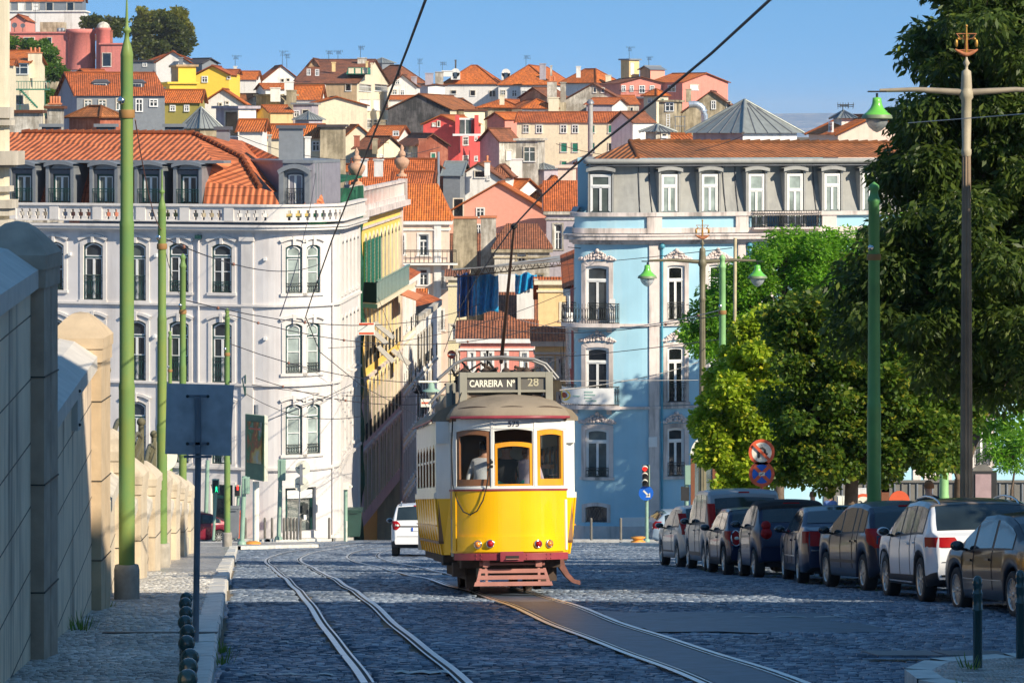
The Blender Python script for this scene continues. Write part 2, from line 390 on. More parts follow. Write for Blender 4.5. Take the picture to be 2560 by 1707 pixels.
OLIVE = plain('olive_render', (.3, .26, .06), .8, var=.05); PEACH = plain('peach_render', (.8, .62, .5), .8, var=.06, streak=.35, streakcol=(.5, .35, .26)); OCHRE = plain('ochre_render', (.8, .58, .28), .8, var=.07, streak=.4)
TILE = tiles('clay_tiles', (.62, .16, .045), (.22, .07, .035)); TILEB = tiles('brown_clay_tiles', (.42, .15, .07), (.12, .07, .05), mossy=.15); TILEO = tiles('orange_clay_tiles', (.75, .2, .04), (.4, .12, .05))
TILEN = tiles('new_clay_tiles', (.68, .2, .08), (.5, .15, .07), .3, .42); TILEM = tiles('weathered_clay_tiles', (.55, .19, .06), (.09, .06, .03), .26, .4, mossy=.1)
SHUT = plain('green_shutter', (.015, .2, .13), .5, var=.1); TERRA = plain('terracotta', (.55, .2, .09), .8); DKROOF = plain('dark_slate', (.05, .045, .05), .8, var=.2)
SKYL = plain('skylight_zinc', (.3, .32, .3), .45, metal=.4, var=.15); BROWNW = plain('brown_wood', (.2, .07, .03), .6)
# ================================================================ ground
def sheet(name, xs, ys, zf, m, uvs=False):
    mb = MB(); mb.grid([[(x, y, zf(x, y)) for x in (xs(y) if callable(xs) else xs)] for y in ys], m, sm=True)
    return struct(mb.build(name))
GRND = plain('dry_earth', (.16, .13, .09), .95, var=.3, vs=.2)
xs = [-4000, -1500, -700, -400, -250, -160, -110, -80, -60, -45, -30, -20, -10, 0, 10, 20, 30, 45, 60, 80, 110, 160, 250, 400, 700, 1500, 4000]
ys = [-80, 0, 53, 75, 100, 150, 157, 185, 230, 265, 300, 350, 400, 450, 500, 550, 600, 660, 720, 800, 900, 1100, 2000, 4000, 9000]
sheet('ground', xs, ys, lambda x, y: gz(y, x)-.03, GRND)
COB = stones('basalt_cobbles', (.17, .24, .34), (.02, .025, .04), .22, .16, .33, 1.0, .05, dirt=(.29, .32, .36), dirtlev=.55)
CALC = stones('limestone_setts', (.48, .47, .46), (.1, .1, .1), .09, .08, .3, .8, .018, var=.3, dirt=(.2, .18, .15))
ASPH = plain('asphalt', (.07, .095, .13), .45, var=.35, vs=4, bmp=.5, bs=60); PAINT = plain('road_paint', (.5, .5, .47), .6, var=.25, vs=8)
STEEL = plain('rail_steel', (.85, .85, .83), .34, metal=1, var=.08); GROOVE = plain('rail_groove', (.02, .018, .015), .8)
KERBM = plain('kerb_limestone', (.62, .6, .55), .5, var=.2, vs=4, bmp=.4, bs=20)
YS = [0, 8, 16]+[20+.5*k for k in range(80)]+[60+k for k in range(15)]+[75+2.5*k for k in range(33)]+[157, 163, 170, 177, 185, 200, 215, 230]
YS = sorted(set(YS))
def wob(x, y): return (.014*math.sin(y*.43)+.008*math.sin(y*.83+1))*(1 if y < 75 else .3)
def kerbx(y): return -2.81-.083*(y-30)                       # kerb line on the left
def trackx(y, t):                                            # centre of the tram tracks (t=0 left, 1 right)
    a = (-.9, 2.25)[t]; k = (-.094, -.107)[t]
    if y < 82: return a+k*(y-30)
    b = a+k*52; q = min(y, 112)-82; z = b+k*q-k*q*q/60
    return z+(0 if y < 112 else .03*(y-112)+.0002*(y-112)**2)
def rz(x, y): return gz(y)+wob(x, y)
sheet('road', lambda y: [kerbx(y)-.05+(24-(kerbx(y)))*k/24. for k in range(25)], [q for q in YS if q <= 117], lambda x, y: rz(x, y)-(.03 if y < 88 else .0), COB)
sheet('crossroad', [-60, -40, -25, -18, -12, -8, -4, 0, 4, 8, 12, 18, 25, 40, 60], [q for q in YS if q >= 114.9], lambda x, y: rz(x, y)-.002 if y > 117 else rz(x, y)-.004, COB)
# left pavement and its kerb
sheet('pavement', lambda y: [kerbx(y)-3.2, kerbx(y)-2.6, kerbx(y)-1.8, kerbx(y)-1, kerbx(y)-.28], [q for q in YS if q <= 116], lambda x, y: gz(y)+.14+.3*wob(x, y), CALC)
mb = MB(); y = 2.
while y < 116:
    L = rnd.uniform(.8, 1.2); a = rnd.uniform(-.012, .012)
    for k in range(1):
        q = []
        for yy in (y, y+L-.02):
            x = kerbx(yy)+a; z = gz(yy)+.16+rnd.uniform(-.008, .008); q.append([(x-.28, yy, z-.4), (x-.28, yy, z-.01), (x-.03, yy, z), (x, yy, z-.03), (x, yy, z-.45)])
        mb.grid(q, KERBM, sm=False); mb.poly(q[0][::-1], KERBM); mb.poly(q[1], KERBM)
    y += L
struct(mb.build('kerb'))
# pavement corner turning right at the crossing and pavements round the buildings
def plate(name, pts, h, m=CALC, kerb=True, off=.14):
    """raised pavement plate with a kerb rim"""
    mb = MB(); P3 = [Vector((x, y, gz(y)+off)) for x, y in pts]
    mb.poly(P3, m); n = len(pts)
    o = struct(mb.build(name, loc=P3[0]))
    if kerb:
        kb = MB(); c = sum(P3, Vector())/n
        for a, b in zip(P3, P3[1:]+P3[:1]):
            d = (b-a); d.z = 0; d.normalize(); nn = Vector((d.y, -d.x, 0)); 
            if nn.dot(a-c) < 0: nn = -nn
            kb.faces([a-nn*.0, b-nn*.0, b+nn*.25, a+nn*.25, a+nn*.25-Vector((0, 0, .4)), b+nn*.25-Vector((0, 0, .4))], [(0, 1, 2, 3), (3, 2, 5, 4)], KERBM)
        struct(kb.build(name+'_kerb', loc=P3[0]))
    return o
plate('pavement_corner', [(kerbx(117)-3.2, 116), (kerbx(117)-.02, 116), (-7.6, 122), (-8.2, 126), (-10, 128), (-13.2, 128)], .14)
plate('corner_pavement', [(-60, 146.5), (-24, 143.2), (-11.0, 143.0), (-8.4, 146), (-7.8, 152), (-8.0, 157), (-60, 160)], .14)
plate('right_pavement', [(2.2, 141), (9, 139), (40, 137), (40, 160), (2.2, 160)], .14)
plate('traffic_island', [(4.5, 129), (6.8, 126), (12.5, 127), (13, 131), (8, 132)], .14)
plate('side_pavement', [(8.7, 40), (8.0, 60), (6.6, 80), (6.2, 100), (7.4, 112), (30, 112), (30, 40)], .14)
pts = [(4.55, 21.5), (4.6, 24.5), (4.1, 27), (3.75, 28.6), (3.8, 29.9), (4.15, 31.2), (4.9, 31.9), (6, 32.3), (9, 33), (14, 33), (14, 18), (6, 18)]
plate('near_traffic_island', [(x+.12, y) for x, y in pts], .14)
# tracks
for t in (0, 1):
    T = thing('tram_track', ['worn steel track in the cobbles on the left of the yellow tram', 'steel track in asphalt leading up under the yellow tram'][t], 'tram track', (trackx(30, t), 30, gz(30)), group='tram tracks sunk in the road')
    for s in (-1, 1):
        mb = MB()
        yy = [q for q in YS if 16 <= q <= 220]
        for (o0, o1, m, h) in ((-.075, -.005, STEEL, .012), (-.005, .035, GROOVE, .006), (.035, .06, STEEL, .010)):
            mb.grid([[(trackx(y, t)+s*(.45+o), y, rz(trackx(y, t)+s*.45, y)+h) for o in (-o0, -o1)] if s < 0 else [(trackx(y, t)+.45+o, y, rz(trackx(y, t)+.45, y)+h) for o in (-o1, -o0)] for y in yy], m, sm=True)
        mb.build('rail', T)
mb = MB(); mb.grid([[(trackx(y, 1)+o, y, rz(trackx(y, 1)+o, y)+.005) for o in (-.36, 0, .37)] for y in YS if 10 <= y <= 60], ASPH)
for (o0, o1, y0, y1) in ((.55, 3.6, 39.5, 45),):
    yy = [q for q in YS if y0 <= q <= y1]
    mb.grid([[(trackx(y, 1)+o0+(o1-o0)*k/4., y+rnd.uniform(-.15, .15), rz(trackx(y, 1)+o0+(o1-o0)*k/4., y)+.005) for k in range(5)] for y in yy], ASPH)
yy = [q for q in YS if 23 <= q <= 29.5]; mb.grid([[(-2.7+1.4*k/5+(.083*-(y-30)), y+.3*math.sin(k*1.7), rz(-2.7+1.4*k/5, y)+.005) for k in range(6)] for y in yy], ASPH)
struct(mb.build('asphalt_patches'))
mb = MB()
def mark(x0, x1, y0, y1):
    n = 8; mb.grid([[(x0+(x1-x0)*k/n, y+.06*math.sin(k*2.1), rz(x0+(x1-x0)*k/n, y)+.009) for k in range(n+1)] for y in (y0, y1)], PAINT)
mark(-2.6, -1.7, 30.9, 31.1); mark(-1.15, -.6, 31.2, 31.55); mark(-.5, .1, 31.3, 31.5); mark(-2.7, -2.2, 37.1, 37.3); mark(3.1, 4.6, 43.6, 43.75)
mark(4.3, 5.1, 35, 35.04)
for q in ((-8, -2), ): mark(q[0], q[1], 132, 132.35)
for x in (4.6, 6.3): mark(x, x+1.2, 133.5, 133.8)
struct(mb.build('road_markings'))
# real setts: every stone a small tilted block, so that worn tops catch the light
def settmat(name, stops, rough):
    m = bpy.data.materials.new(name); nt = nodes(m); b = base(nt, rough, spec=.5); g = N(nt, 'ShaderNodeNewGeometry')
    c = ramp(nt, g.outputs['Random Per Island'], stops); big = noise(nt, .5, 5, rough=.7); c = mix(nt, .8, c, ramp(nt, big, [(.35, (.62,)*3), (.65, (1.35,)*3)]), 'MULTIPLY')
    nt.links.new(c, b.inputs['Base Color']); r2 = N(nt, 'ShaderNodeMath', operation='MULTIPLY_ADD'); nt.links.new(noise(nt, 5, 3), r2.inputs[0]); r2.inputs[1].default_value = .5; r2.inputs[2].default_value = rough-.2; nt.links.new(r2.outputs[0], b.inputs['Roughness']); bump(nt, b, noise(nt, 45, 3), .35, .008); return m
def setts(name, y0, y1, dy, dx, xlo, xhi, zf, keep, mat, seed, hv=.006, tilt=.06, inset=.014):
    g = np.random.default_rng(seed); cx, cy, wx_, wy_ = [], [], [], []; y = y0
    while y < y1:
        x = xlo(y)+g.random()*dx; d = dy*(.9+.2*g.random())
        while x < xhi(y):
            w = dx*(.75+.5*g.random())
            if keep(x+w/2, y+d/2): cx.append(x+w/2); cy.append(y+d/2+.02*math.sin(x*1.7)+.083*0); wx_.append(w/2); wy_.append(d/2)
            x += w
        y += d
    cx, cy, wx_, wy_ = map(np.array, (cx, cy, wx_, wy_)); n = len(cx); zc = np.array([zf(a, b) for a, b in zip(cx, cy)])+g.normal(size=n)*hv; tx, ty = g.normal(size=n)*tilt, g.normal(size=n)*tilt-.118
    V = np.zeros((n, 8, 3))
    for i, (sx, sy) in enumerate(((-1, -1), (1, -1), (1, 1), (-1, 1))):
        for k, (ins, dz) in enumerate(((.003, -.035), (inset, 0))):
            X = sx*(wx_-ins*(.7+.6*g.random(n))); Y = sy*(wy_-ins*(.7+.6*g.random(n))); V[:, k*4+i, 0] = cx+X; V[:, k*4+i, 1] = cy+Y; V[:, k*4+i, 2] = zc+X*tx+Y*ty+dz
    F_ = np.array([[4, 5, 6, 7], [0, 1, 5, 4], [1, 2, 6, 5], [2, 3, 7, 6], [3, 0, 4, 7]]); L_ = (F_[None]+(np.arange(n)*8)[:, None, None]).reshape(-1).astype(np.int32); me = bpy.data.meshes.new(name)
    me.vertices.add(8*n); me.vertices.foreach_set('co', V.astype(np.float32).ravel()); me.loops.add(len(L_)); me.loops.foreach_set('vertex_index', L_); me.polygons.add(5*n); me.polygons.foreach_set('loop_start', np.arange(0, 20*n, 4, dtype=np.int32)); me.polygons.foreach_set('loop_total', np.full(5*n, 4, np.int32)); me.materials.append(mat); me.update(calc_edges=True)
    o = bpy.data.objects.new(name, me); COL.objects.link(o); return struct(o)
def kp(x, y):
    for t in (0, 1):
        for s in (-1, 1):
            if abs(x-trackx(y, t)-s*.45) < .13: return False
    if y < 60 and abs(x-trackx(y, 1)) < .45: return False
    if 39.75 < y < 44.8 and .5 < x-trackx(y, 1) < 3.45: return False
    if 23 < y < 29.7 and x < -1.2-.083*(y-30): return False
    if 33.3 < y < 34.6 and 3.7 < x < 5.4: return False
    return True
def zst(x, y): return rz(x, y)+.002+.008*math.sin(x*2.1+y*.7)*math.sin(y*1.3-x)+.006*math.sin(x*5.3+y*2.9)
BAS = settmat('worn_basalt', [(0, (.085, .11, .15)), (.5, (.16, .20, .26)), (.85, (.24, .29, .35)), (1, (.36, .40, .45))], .38)
setts('road_setts', 22, 88, .105, .12, lambda y: kerbx(y)+.03, lambda y: min(9, 3+y*.13), zst, kp, BAS, 4, .003, .05, .011)
setts('crossing_setts', 88, 141, .2, .22, lambda y: kerbx(y)+.05 if y < 117 else -16, lambda y: 12 if y > 112 else 7, lambda x, y: rz(x, y)+.004+.006*math.sin(x*2+y), kp, BAS, 6, .003, .05, .018)
CAL = settmat('worn_limestone', [(0, (.32, .31, .3)), (.4, (.46, .45, .42)), (.8, (.56, .55, .52)), (1, (.68, .66, .62))], .36)
setts('pavement_setts', 24, 62, .085, .09, lambda y: kerbx(y)-3.15, lambda y: kerbx(y)-.3, lambda x, y: gz(y)+.15+.3*wob(x, y)+.005*math.sin(x*4+y), lambda x, y: True, CAL, 5, .002, .045, .007)
# stray weeds along the kerb and between the parked cars
LEAFW = leafmat('weed_leaf', (.05, .1, .02), (.14, .22, .04))
def weeds(name, spots, n=30, h=.25, label=None):
    mb = MB()
    for (x, y, z, k) in spots:
        for i in range(int(n*k)):
            a = rnd.uniform(0, 6.28); r = rnd.uniform(0, .15)*k; l = rnd.uniform(.3, 1)*h*.7*k; p = Vector((x+r*math.cos(a), y+r*math.sin(a), z)); d = Vector((math.cos(a)*.5, math.sin(a)*.5, 1)); w = Vector((-math.sin(a), math.cos(a), 0))*.006
            mb.poly([p-w, p+w, p+d*l*.6+w*1.5, p+d*l], LEAFW)
    o = mb.build(name); o['kind'] = 'stuff'; return o
weeds('weeds', [(kerbx(y)+.06, y, gz(y), 1) for y in (23, 26.2, 26.6, 33, 35)]+[(-5.0, 37.2, gz(37.2)+.14, 1.4), (-5.5, 43.5, gz(43.5)+.14, .8), (4.3, 30, gz(30)+.14, .9), (3.9, 27.3, gz(27.3), 1.2)]+[(6.6-(y-46)*.085+rnd.uniform(-.25, 1.6), y, gz(y), .22) for y in [46+rnd.random()*33 for _ in range(170)]])
# the far shore and its town, kilometres off
FAR = bpy.data.materials.new('far_shore'); nt = nodes(FAR); b = base(nt, 1, spec=0)
f = noise(nt, .035, 6, rough=.9); g = N(nt, 'ShaderNodeNewGeometry'); sp = N(nt, 'ShaderNodeSeparateXYZ'); nt.links.new(g.outputs[0], sp.inputs[0])
c = ramp(nt, mth(nt, 'ADD', f, mth(nt, 'MULTIPLY', noise(nt, .004, 2), .25)), [(.62, (.12, .22, .36)), (.7, (.42, .43, .46))]); nt.links.new(c, b.inputs['Base Color'])  # distance haze put into the hill colour as blue
mb = MB(); rows = []
for y, hh in ((4200, -75), (4600, -40), (5200, -8), (6000, 14), (7000, 10), (8500, -60)):
    rows.append([(x, y, hh+(5*math.sin(x*.004)+3*math.sin(x*.011+1) if hh > 0 else 0)) for x in range(-2400, 3600, 60)])
mb.grid(rows, FAR, sm=True); struct(mb.build('far_hills'))
# ================================================================ near buildings
def turtle(start, hd, moves):
    p = [Vector(start)]; h = math.radians(hd)
    for mv in moves:
        if mv[0] == 's': p.append(p[-1]+Vector((math.cos(h), math.sin(h)))*mv[1])
        else:
            R, a = mv[1], math.radians(mv[2]); n = max(3, int(abs(mv[2])/5)); c = p[-1]+Vector((-math.sin(h), math.cos(h)))*R
            for k in range(1, n+1): hh = h+a*k/n; p.append(c+Vector((math.sin(hh), -math.cos(hh)))*R)
            h += a
    return p
def shift_to(p, i, x): d = x-p[i].x; return [Vector((q.x+d, q.y)) for q in p]
def tilepoly(mb, pts, m):
    pts = [Vector(p) for p in pts]; n = (pts[1]-pts[0]).cross(pts[-1]-pts[0])
    if n.length < 1e-6: n = (pts[2]-pts[0]).cross(pts[-1]-pts[0])
    if n.z < 0: pts = pts[::-1]; n = -n
    n.normalize(); h = n.cross(Vector((0, 0, 1))); h = h.normalized() if h.length > 1e-4 else Vector((1, 0, 0)); s = h.cross(n)
    if s.z < 0: s = -s
    mb.poly(pts, m, [(p.dot(h)+.001, p.dot(s)+.001) for p in pts])
def dormer(f, root, u0, u1, z0, z1, vf, vb, m, rise=.25, t=.22, hood=.12):
    """box dormer with thick cheeks, curved lid and open front"""
    mb = MB(); f.fbox(mb, u0-t, u0, z0, z1-rise, vb, vf, m); f.fbox(mb, u1, u1+t, z0, z1-rise, vb, vf, m)
    o = arch(u0-t-hood, u1+t+hood, z1-rise, z1+.12, rise)[1:-1]; i = [(a, b-.16) for a, b in o]
    for (a, b), (c, d) in zip(zip(i, o), zip(i[1:], o[1:])):
        mb.poly([f.pos(b[0], vf+.14, b[1]), f.pos(b[0], vb, b[1]), f.pos(d[0], vb, d[1]), f.pos(d[0], vf+.14, d[1])][::-1], m)
        mb.poly([f.pos(a[0], vf+.14, a[1]), f.pos(c[0], vf+.14, c[1]), f.pos(d[0], vf+.14, d[1]), f.pos(b[0], vf+.14, b[1])], m)
        mb.poly([f.pos(a[0], vf+.14, a[1]), f.pos(a[0], vb, a[1]), f.pos(c[0], vb, c[1]), f.pos(c[0], vf+.14, c[1])], m)
    q = [(a, min(b, b)) for a, b in i]
    mb.poly([f.pos(a, vf-.18, b) for a, b in [(u0, z1-rise-.12)]+[(a, b) for a, b in i if u0 <= a <= u1]+[(u1, z1-rise-.12)]][::-1], m)
    return mb.build('dormer', root)
# ---------------------------------------------------------------- white corner building
mWF = plain('lavender_white_render', (.69, .66, .645), .85, var=.05, vs=1.2, bmp=.15, bs=8, streak=.5, streakcol=(.48, .44, .42)); mTRIM = plain('cream_stone_trim', (.70, .66, .62), .8, var=.06, streak=.25)
p = turtle((0, 0), -17.4, [('s', 14.6), ('a', 2.76, 104.4), ('s', 9.5)])
dx, dy = XP(645, 147)-p[1].x, 147-p[1].y; p = [Vector((q.x+dx, q.y+dy)) for q in p]
f = Fac(p); Zw = lambda py: ZP(py, 148.5)
WB = thing('corner_building', 'white rounded corner building with dark green arched windows and orange tiled mansard', 'building', (p[1].x, p[1].y, gz(147)))
cols = [30, 136, 234, 340, 447, 555]; W_ = .5
wins = []
for px in cols:
    u = f.u(px)
    for r, (t, b) in enumerate(((607, 752 if px in (234, 340) else 729), (801, 952), (1004, 1154))): wins.append((u-W_, u+W_, Zw(b), Zw(t), .17, r, 1.15 if b-t > 130 else .5, True))
for px, hw in ((734, .39), (784, .37)):
    u = f.u(px)
    for r, (t, b) in enumerate(((609, 729), (803, 927), (1003, 1128))): wins.append((u-hw, u+hw, Zw(b), Zw(t), .14, r, .45, False))
us = f.L-9.2
for k in range(5):
    u = us+1.1+k*1.75
    for r, (t, b) in enumerate(((607, 740), (801, 940), (1004, 1140))): wins.append((u-.42, u+.42, Zw(b), Zw(t), .14, r, .4, None))
shops = [(f.u(713), f.u(789), Zw(1318), Zw(1210), 0), (f.u(528), f.u(583), Zw(1345), Zw(1205), 0), (f.u(392), f.u(470), Zw(1345), Zw(1195), .35), (f.u(250), f.u(330), Zw(1345), Zw(1195), .35)]
mb = MB(); f.wall(mb, 0, f.L, Zw(1375), Zw(575), [w[:5] for w in wins]+shops, mWF, .3)
xl = f.pos(0, -10, 0); xr = f.pos(f.L, -10, 0)
mb.poly([f.pos(0, 0, Zw(1375)), f.pos(0, 0, Zw(575)), Vector((xl.x, xl.y, Zw(575))), Vector((xl.x, xl.y, Zw(1375)))], mWF)
mb.poly([f.pos(f.L, 0, Zw(1375)), f.pos(f.L, -14, Zw(1375)), f.pos(f.L, -14, Zw(560)), f.pos(f.L, 0, Zw(560))], mWF)
mb.build('wall', WB)
mb = MB()
for py, h, v in ((757, .1, .14), (761, .06, .08), (953, .1, .14), (957, .06, .08), (1160, .12, .14), (1166, .06, .09)): f.fbox(mb, 0, f.L, Zw(py)-h, Zw(py), 0, v, mTRIM)
for py, h, v in ((575, .1, .12), (571, .12, .2), (565, .14, .42), (560, .1, .5)): f.fbox(mb, 0, f.L, Zw(py)-h, Zw(py), -.2, v, mTRIM)
for a, b in ((604, 634), ): 
    f.fbox(mb, f.u(a), f.u(b), Zw(1375), Zw(575), 0, .1, mTRIM); f.fbox(mb, f.u(a-4), f.u(b+3), Zw(600), Zw(590), 0, .2, mTRIM)
for uu in (f.L-9.4, f.L-.5): f.fbox(mb, uu, uu+.35, Zw(1375), Zw(575), 0, .08, mTRIM)
f.fbox(mb, 0, f.L, Zw(1375), Zw(1335), 0, .09, mTRIM); mb.build('moulding', WB)
for (u0, u1, z0, z1, r, row, rh, main) in wins:
    if main is None: window(f, WB, u0, u1, z0, z1, r, GREENF, WHITE, GLASS, mTRIM, .12, .2, .7, True, None, False, None, 0, True)
    else: window(f, WB, u0, u1, z0, z1, r, GREENF, WHITE, GLASSB if not main and rnd.random() < .75 else (GLASS if rnd.random() < .75 else GLASSM), mTRIM, .17, .09, .75, main, .42, True, (rh, IRON if not main else GREENF))
for i, (u0, u1, z0, z1, r) in enumerate(shops):
    o = window(f, WB, u0, u1, z0, z1, r, GREENF, GREENF, GLASSM if i == 0 else GLASSD, mTRIM, .14, .25, .78, i > 1, None, False, None, 0, False, 'shop_window')
    if i == 0:
        mb = MB(); f.fbox(mb, u0+.1, u1-.1, z1-.5, z1-.12, -.15, -.1, WHITE); mb.build('shop_sign', o); mb = MB(); f.fbox(mb, u1-.62, u1-.32, z0+.75, z0+1.25, -.16, -.13, IRON); mb.build('shop_poster', o); mb = MB(); f.fbox(mb, u1-.55, u1-.4, z0+.5, z0+.72, -.16, -.13, WHITE); mb.build('shop_poster', o)
# balustrade with quatrefoil-like openings
mb = MB(); zb, zt = Zw(553), Zw(515); holes = []; u = .3; k = 0
uR = f.L-9.2
while u < uR+4:
    piers = 4 if u < f.u(690) else 11
    for i in range(piers):
        c = u+.32+i*.395
        if c > uR+4: break
        w = .13; holes += [(c-w, c+w, zb+.22, zb+.40), (c-.06, c+.06, zb+.08, zb+.54)]
    u += piers*.395+(.62 if piers == 4 else .3)
f.wall(mb, 0, f.L, zb, zt, holes, mTRIM, .2, None, .3, True); mb.build('balustrade', WB)
mb = MB(); f.fbox(mb, 0, f.L, zt, zt+.11, .05, .4, mTRIM); f.fbox(mb, 0, f.L, zb, zb+.06, .3, .36, mTRIM)
u = .3
while u < f.u(690): f.fbox(mb, u-.45, u+.02, zb, zt, .3, .36, mTRIM); u += 4*.395+.62
mb.build('balustrade_coping', WB)
# mansard roof, dormers
mb = MB()
mb.poly([P(-70, 515, 152.6), P(730, 515, 148.4), P(760, 515, 154), P(-70, 515, 160)], DARKZ)
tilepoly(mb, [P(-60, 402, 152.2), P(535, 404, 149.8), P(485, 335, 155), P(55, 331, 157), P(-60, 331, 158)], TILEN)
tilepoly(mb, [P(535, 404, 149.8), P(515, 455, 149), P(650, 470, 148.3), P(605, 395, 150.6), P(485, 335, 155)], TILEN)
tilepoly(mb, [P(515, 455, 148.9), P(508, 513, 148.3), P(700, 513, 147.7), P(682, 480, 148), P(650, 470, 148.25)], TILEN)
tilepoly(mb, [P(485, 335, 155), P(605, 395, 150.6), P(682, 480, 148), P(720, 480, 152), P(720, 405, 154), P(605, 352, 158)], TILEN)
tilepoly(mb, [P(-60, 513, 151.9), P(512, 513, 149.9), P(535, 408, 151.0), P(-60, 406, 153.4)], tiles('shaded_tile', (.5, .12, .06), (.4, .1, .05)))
tilepoly(mb, [P(783, 440, 149), P(760, 513, 148), P(812, 513, 149), P(800, 470, 150)], TILEN)
mb.build('roof', WB)
mb = MB(); 
for a, b in ((P(485, 333, 154.9), P(605, 393, 150.5)), (P(605, 393, 150.5), P(650, 468, 148.2)), (P(55, 330, 156.9), P(485, 333, 154.9))):
    n = int((b-a).length/.4)
    for k in range(n): q = a.lerp(b, k/n); w = a.lerp(b, (k+1)/n); mb.tube([q, w+Vector((0, 0, .03))], [.1, .13], TILEN, 8)
mb.build('ridge_tiles', WB)
mb = MB(); f.fbox(mb, 0, f.u(540), Zw(409), Zw(402), -1.9, -.95, ZINC); mb.build('gutter', WB)
for px in (42, 137, 247, 361, 458):
    u = f.u(px); hw = .56; zt_, zb_ = Zw(410), Zw(513)
    o = dormer(f, WB, u-hw, u+hw, zb_, zt_, -.5, -2.2, ZINC, .14, .16, .04)
    window(f, o, u-.42, u+.42, zb_+.1, zt_-.5, 0, GREENF, WHITE, GLASSM if px != 458 else GLASS, DARKZ, .2, .1, .97, True, None, False, None, -.72, False)
    railing(f, o, u-hw, u+hw, zb_, zb_+.72, -.5, GREENF, scroll=False, step=.12, rr=.014)
def blk(mb, pts, z0, z1, m):
    p0 = [Vector((a.x, a.y, z0)) for a in pts]; mb.prism(p0, (0, 0, z1-z0), m)
mb = MB(); ft = [P(612, 0, 153.5), P(707, 0, 148.6), P(783, 0, 148.4), P(851, 0, 152.5), P(790, 0, 158), P(640, 0, 158)]
blk(mb, ft, Zw(513), Zw(408), plain('lilac_zinc', (.27, .26, .3), .5, metal=.2)); blk(mb, [a+Vector((0, -.12, 0)) for a in ft], Zw(408), Zw(401), ZINC)
for k in range(9): q = P(790+6.5*k, 0, 148.8+.45*k); mb.cbox((q.x, q.y-.06, Zw(460)), .07, .12, 2., ZINC)
g = Fac([(ft[1].x, ft[1].y), (ft[2].x, ft[2].y)]); um = g.L*.42
window(g, mb.build('roof_cabin', WB), um-.4, um+.4, Zw(512), Zw(432), .05, DARKZ, WHITE, GLASSB, ZINC, .22, .02, .98, True, None, False, (.75, IRON, .2), 0.02, False)
g2 = MB(); o = arch(um-.78, um+.78, Zw(440), Zw(410), .3)[1:-1]; i = [(a*.9+um*.1, b-.2) for a, b in o]; g.band(g2, i, o, 0, .45, ZINC); g.fbox(g2, um-.72, um-.5, Zw(513), Zw(425), 0, .35, ZINC); g.fbox(g2, um+.5, um+.72, Zw(513), Zw(425), 0, .35, ZINC); g2.build('cabin_dormer', WB)
mb = MB()
def zbox(px0, px1, py0, py1, Y, d, m, cap=None):
    a = P(px0, py1, Y); b = P(px1, py0, Y); mb.box(a.x, b.x, Y, Y+d, a.z, b.z, m)
    if cap: mb.box(a.x-.12, b.x+.12, Y-.12, Y+d+.12, b.z, b.z+.16, cap)
zbox(697, 755, 322, 408, 152, 1, ZINC, DARKZ); zbox(703, 746, 315, 322, 152.2, .7, DARKZ)
mb.build('chimney', WB)
for a in (541, 104, 241, 412):
    mb = MB()
    if a == 541: zbox(541, 572, 325, 361, 156, .8, ZINC, DARKZ)
    else: zbox(a, a+45, 318, 330, 158, .6, DARKZ, ZINC)
    mb.build('chimney', WB)
for px, py in ((177, 634), (392, 634), (388, 836), (664, 640), (664, 836)): mb = MB(); u = f.u(px); f.fbox(mb, u-.06, u+.06, Zw(py+8), Zw(py), 0, .16, WHITE); mb.build('wall_lamp', WB)
mb = MB(); u = f.u(499); f.ftube(mb, [(u, .1, Zw(q)) for q in (1360, 900, 598)], .045, mWF, 6); f.fbox(mb, u-.14, u+.14, Zw(596), Zw(586), .02, .24, GREENF)
u = f.u(829); f.ftube(mb, [(u, .08, Zw(q)) for q in (1345, 900, 598)], .05, mWF, 6); mb.build('downpipe', WB)
# sign brackets, traffic mirror arm on the facade
mb = MB(); u = f.u(616); f.ftube(mb, [(u, .1, Zw(932)), (u, .5, Zw(940)), (u, .12, Zw(982))], .03, GREENF, 5); f.ftube(mb, [(u, .1, Zw(932)), (u, .1, Zw(982))], .03, GREENF, 5); mb.build('iron_bracket', WB)
# ---------------------------------------------------------------- blue building
mBL = plain('sky_blue_render', (.34, .58, .70), .85, var=.06, vs=.8, bmp=.2, bs=8, streak=.3, streakcol=(.5, .65, .7)); mBST = plain('weathered_stone_trim', (.66, .58, .54), .85, var=.12, vs=2, bmp=.4, bs=9, streak=.7, streakcol=(.12, .11, .1))
mMAN = plain('grey_mansard_render', (.33, .33, .31), .8, var=.08, streak=.4, streakcol=(.15, .15, .15)); BLUEP = plain('blue_green_pipe', (.06, .28, .38), .4)
p = turtle((0, 0), -92, [('s', 10), ('a', .7, 82), ('a', 9, 12), ('s', .45), ('a', 2, 15), ('s', 30)])
n = len(p)-2; dx, dy = XP(1624, 146.2)-p[n].x, 146.2-p[n].y; p = [Vector((q.x+dx, q.y+dy)) for q in p]
f = Fac(p); Zb = lambda py: ZP(py, 146.5)
BB = thing('corner_building', 'sky blue rounded corner building with ornate stone windows and grey mansard', 'building', (p[n].x, p[n].y, gz(146)))
wins = []
for px, hw in ((1492, .53), (1688.5, .42), (1793, .42), (1905, .42), (2015, .42), (2125, .42), (2235, .42), (2345, .42), (2455, .42)):
    u = f.u(px); k = (f.pos(u, 0, 0).y-146.5); 
    for r, (t, b) in enumerate(((663, 800), (866, 1005), (1069, 1190))): wins.append((u-hw, u+hw, Zb(b), Zb(t), .06 if px < 1600 else 0.04, r, px))
for k in range(4):
    for r, (t, b) in enumerate(((663, 800), (866, 1005), (1069, 1190))): wins.append((1.2+2.2*k, 2.1+2.2*k, Zb(b), Zb(t), 0, r, 0))
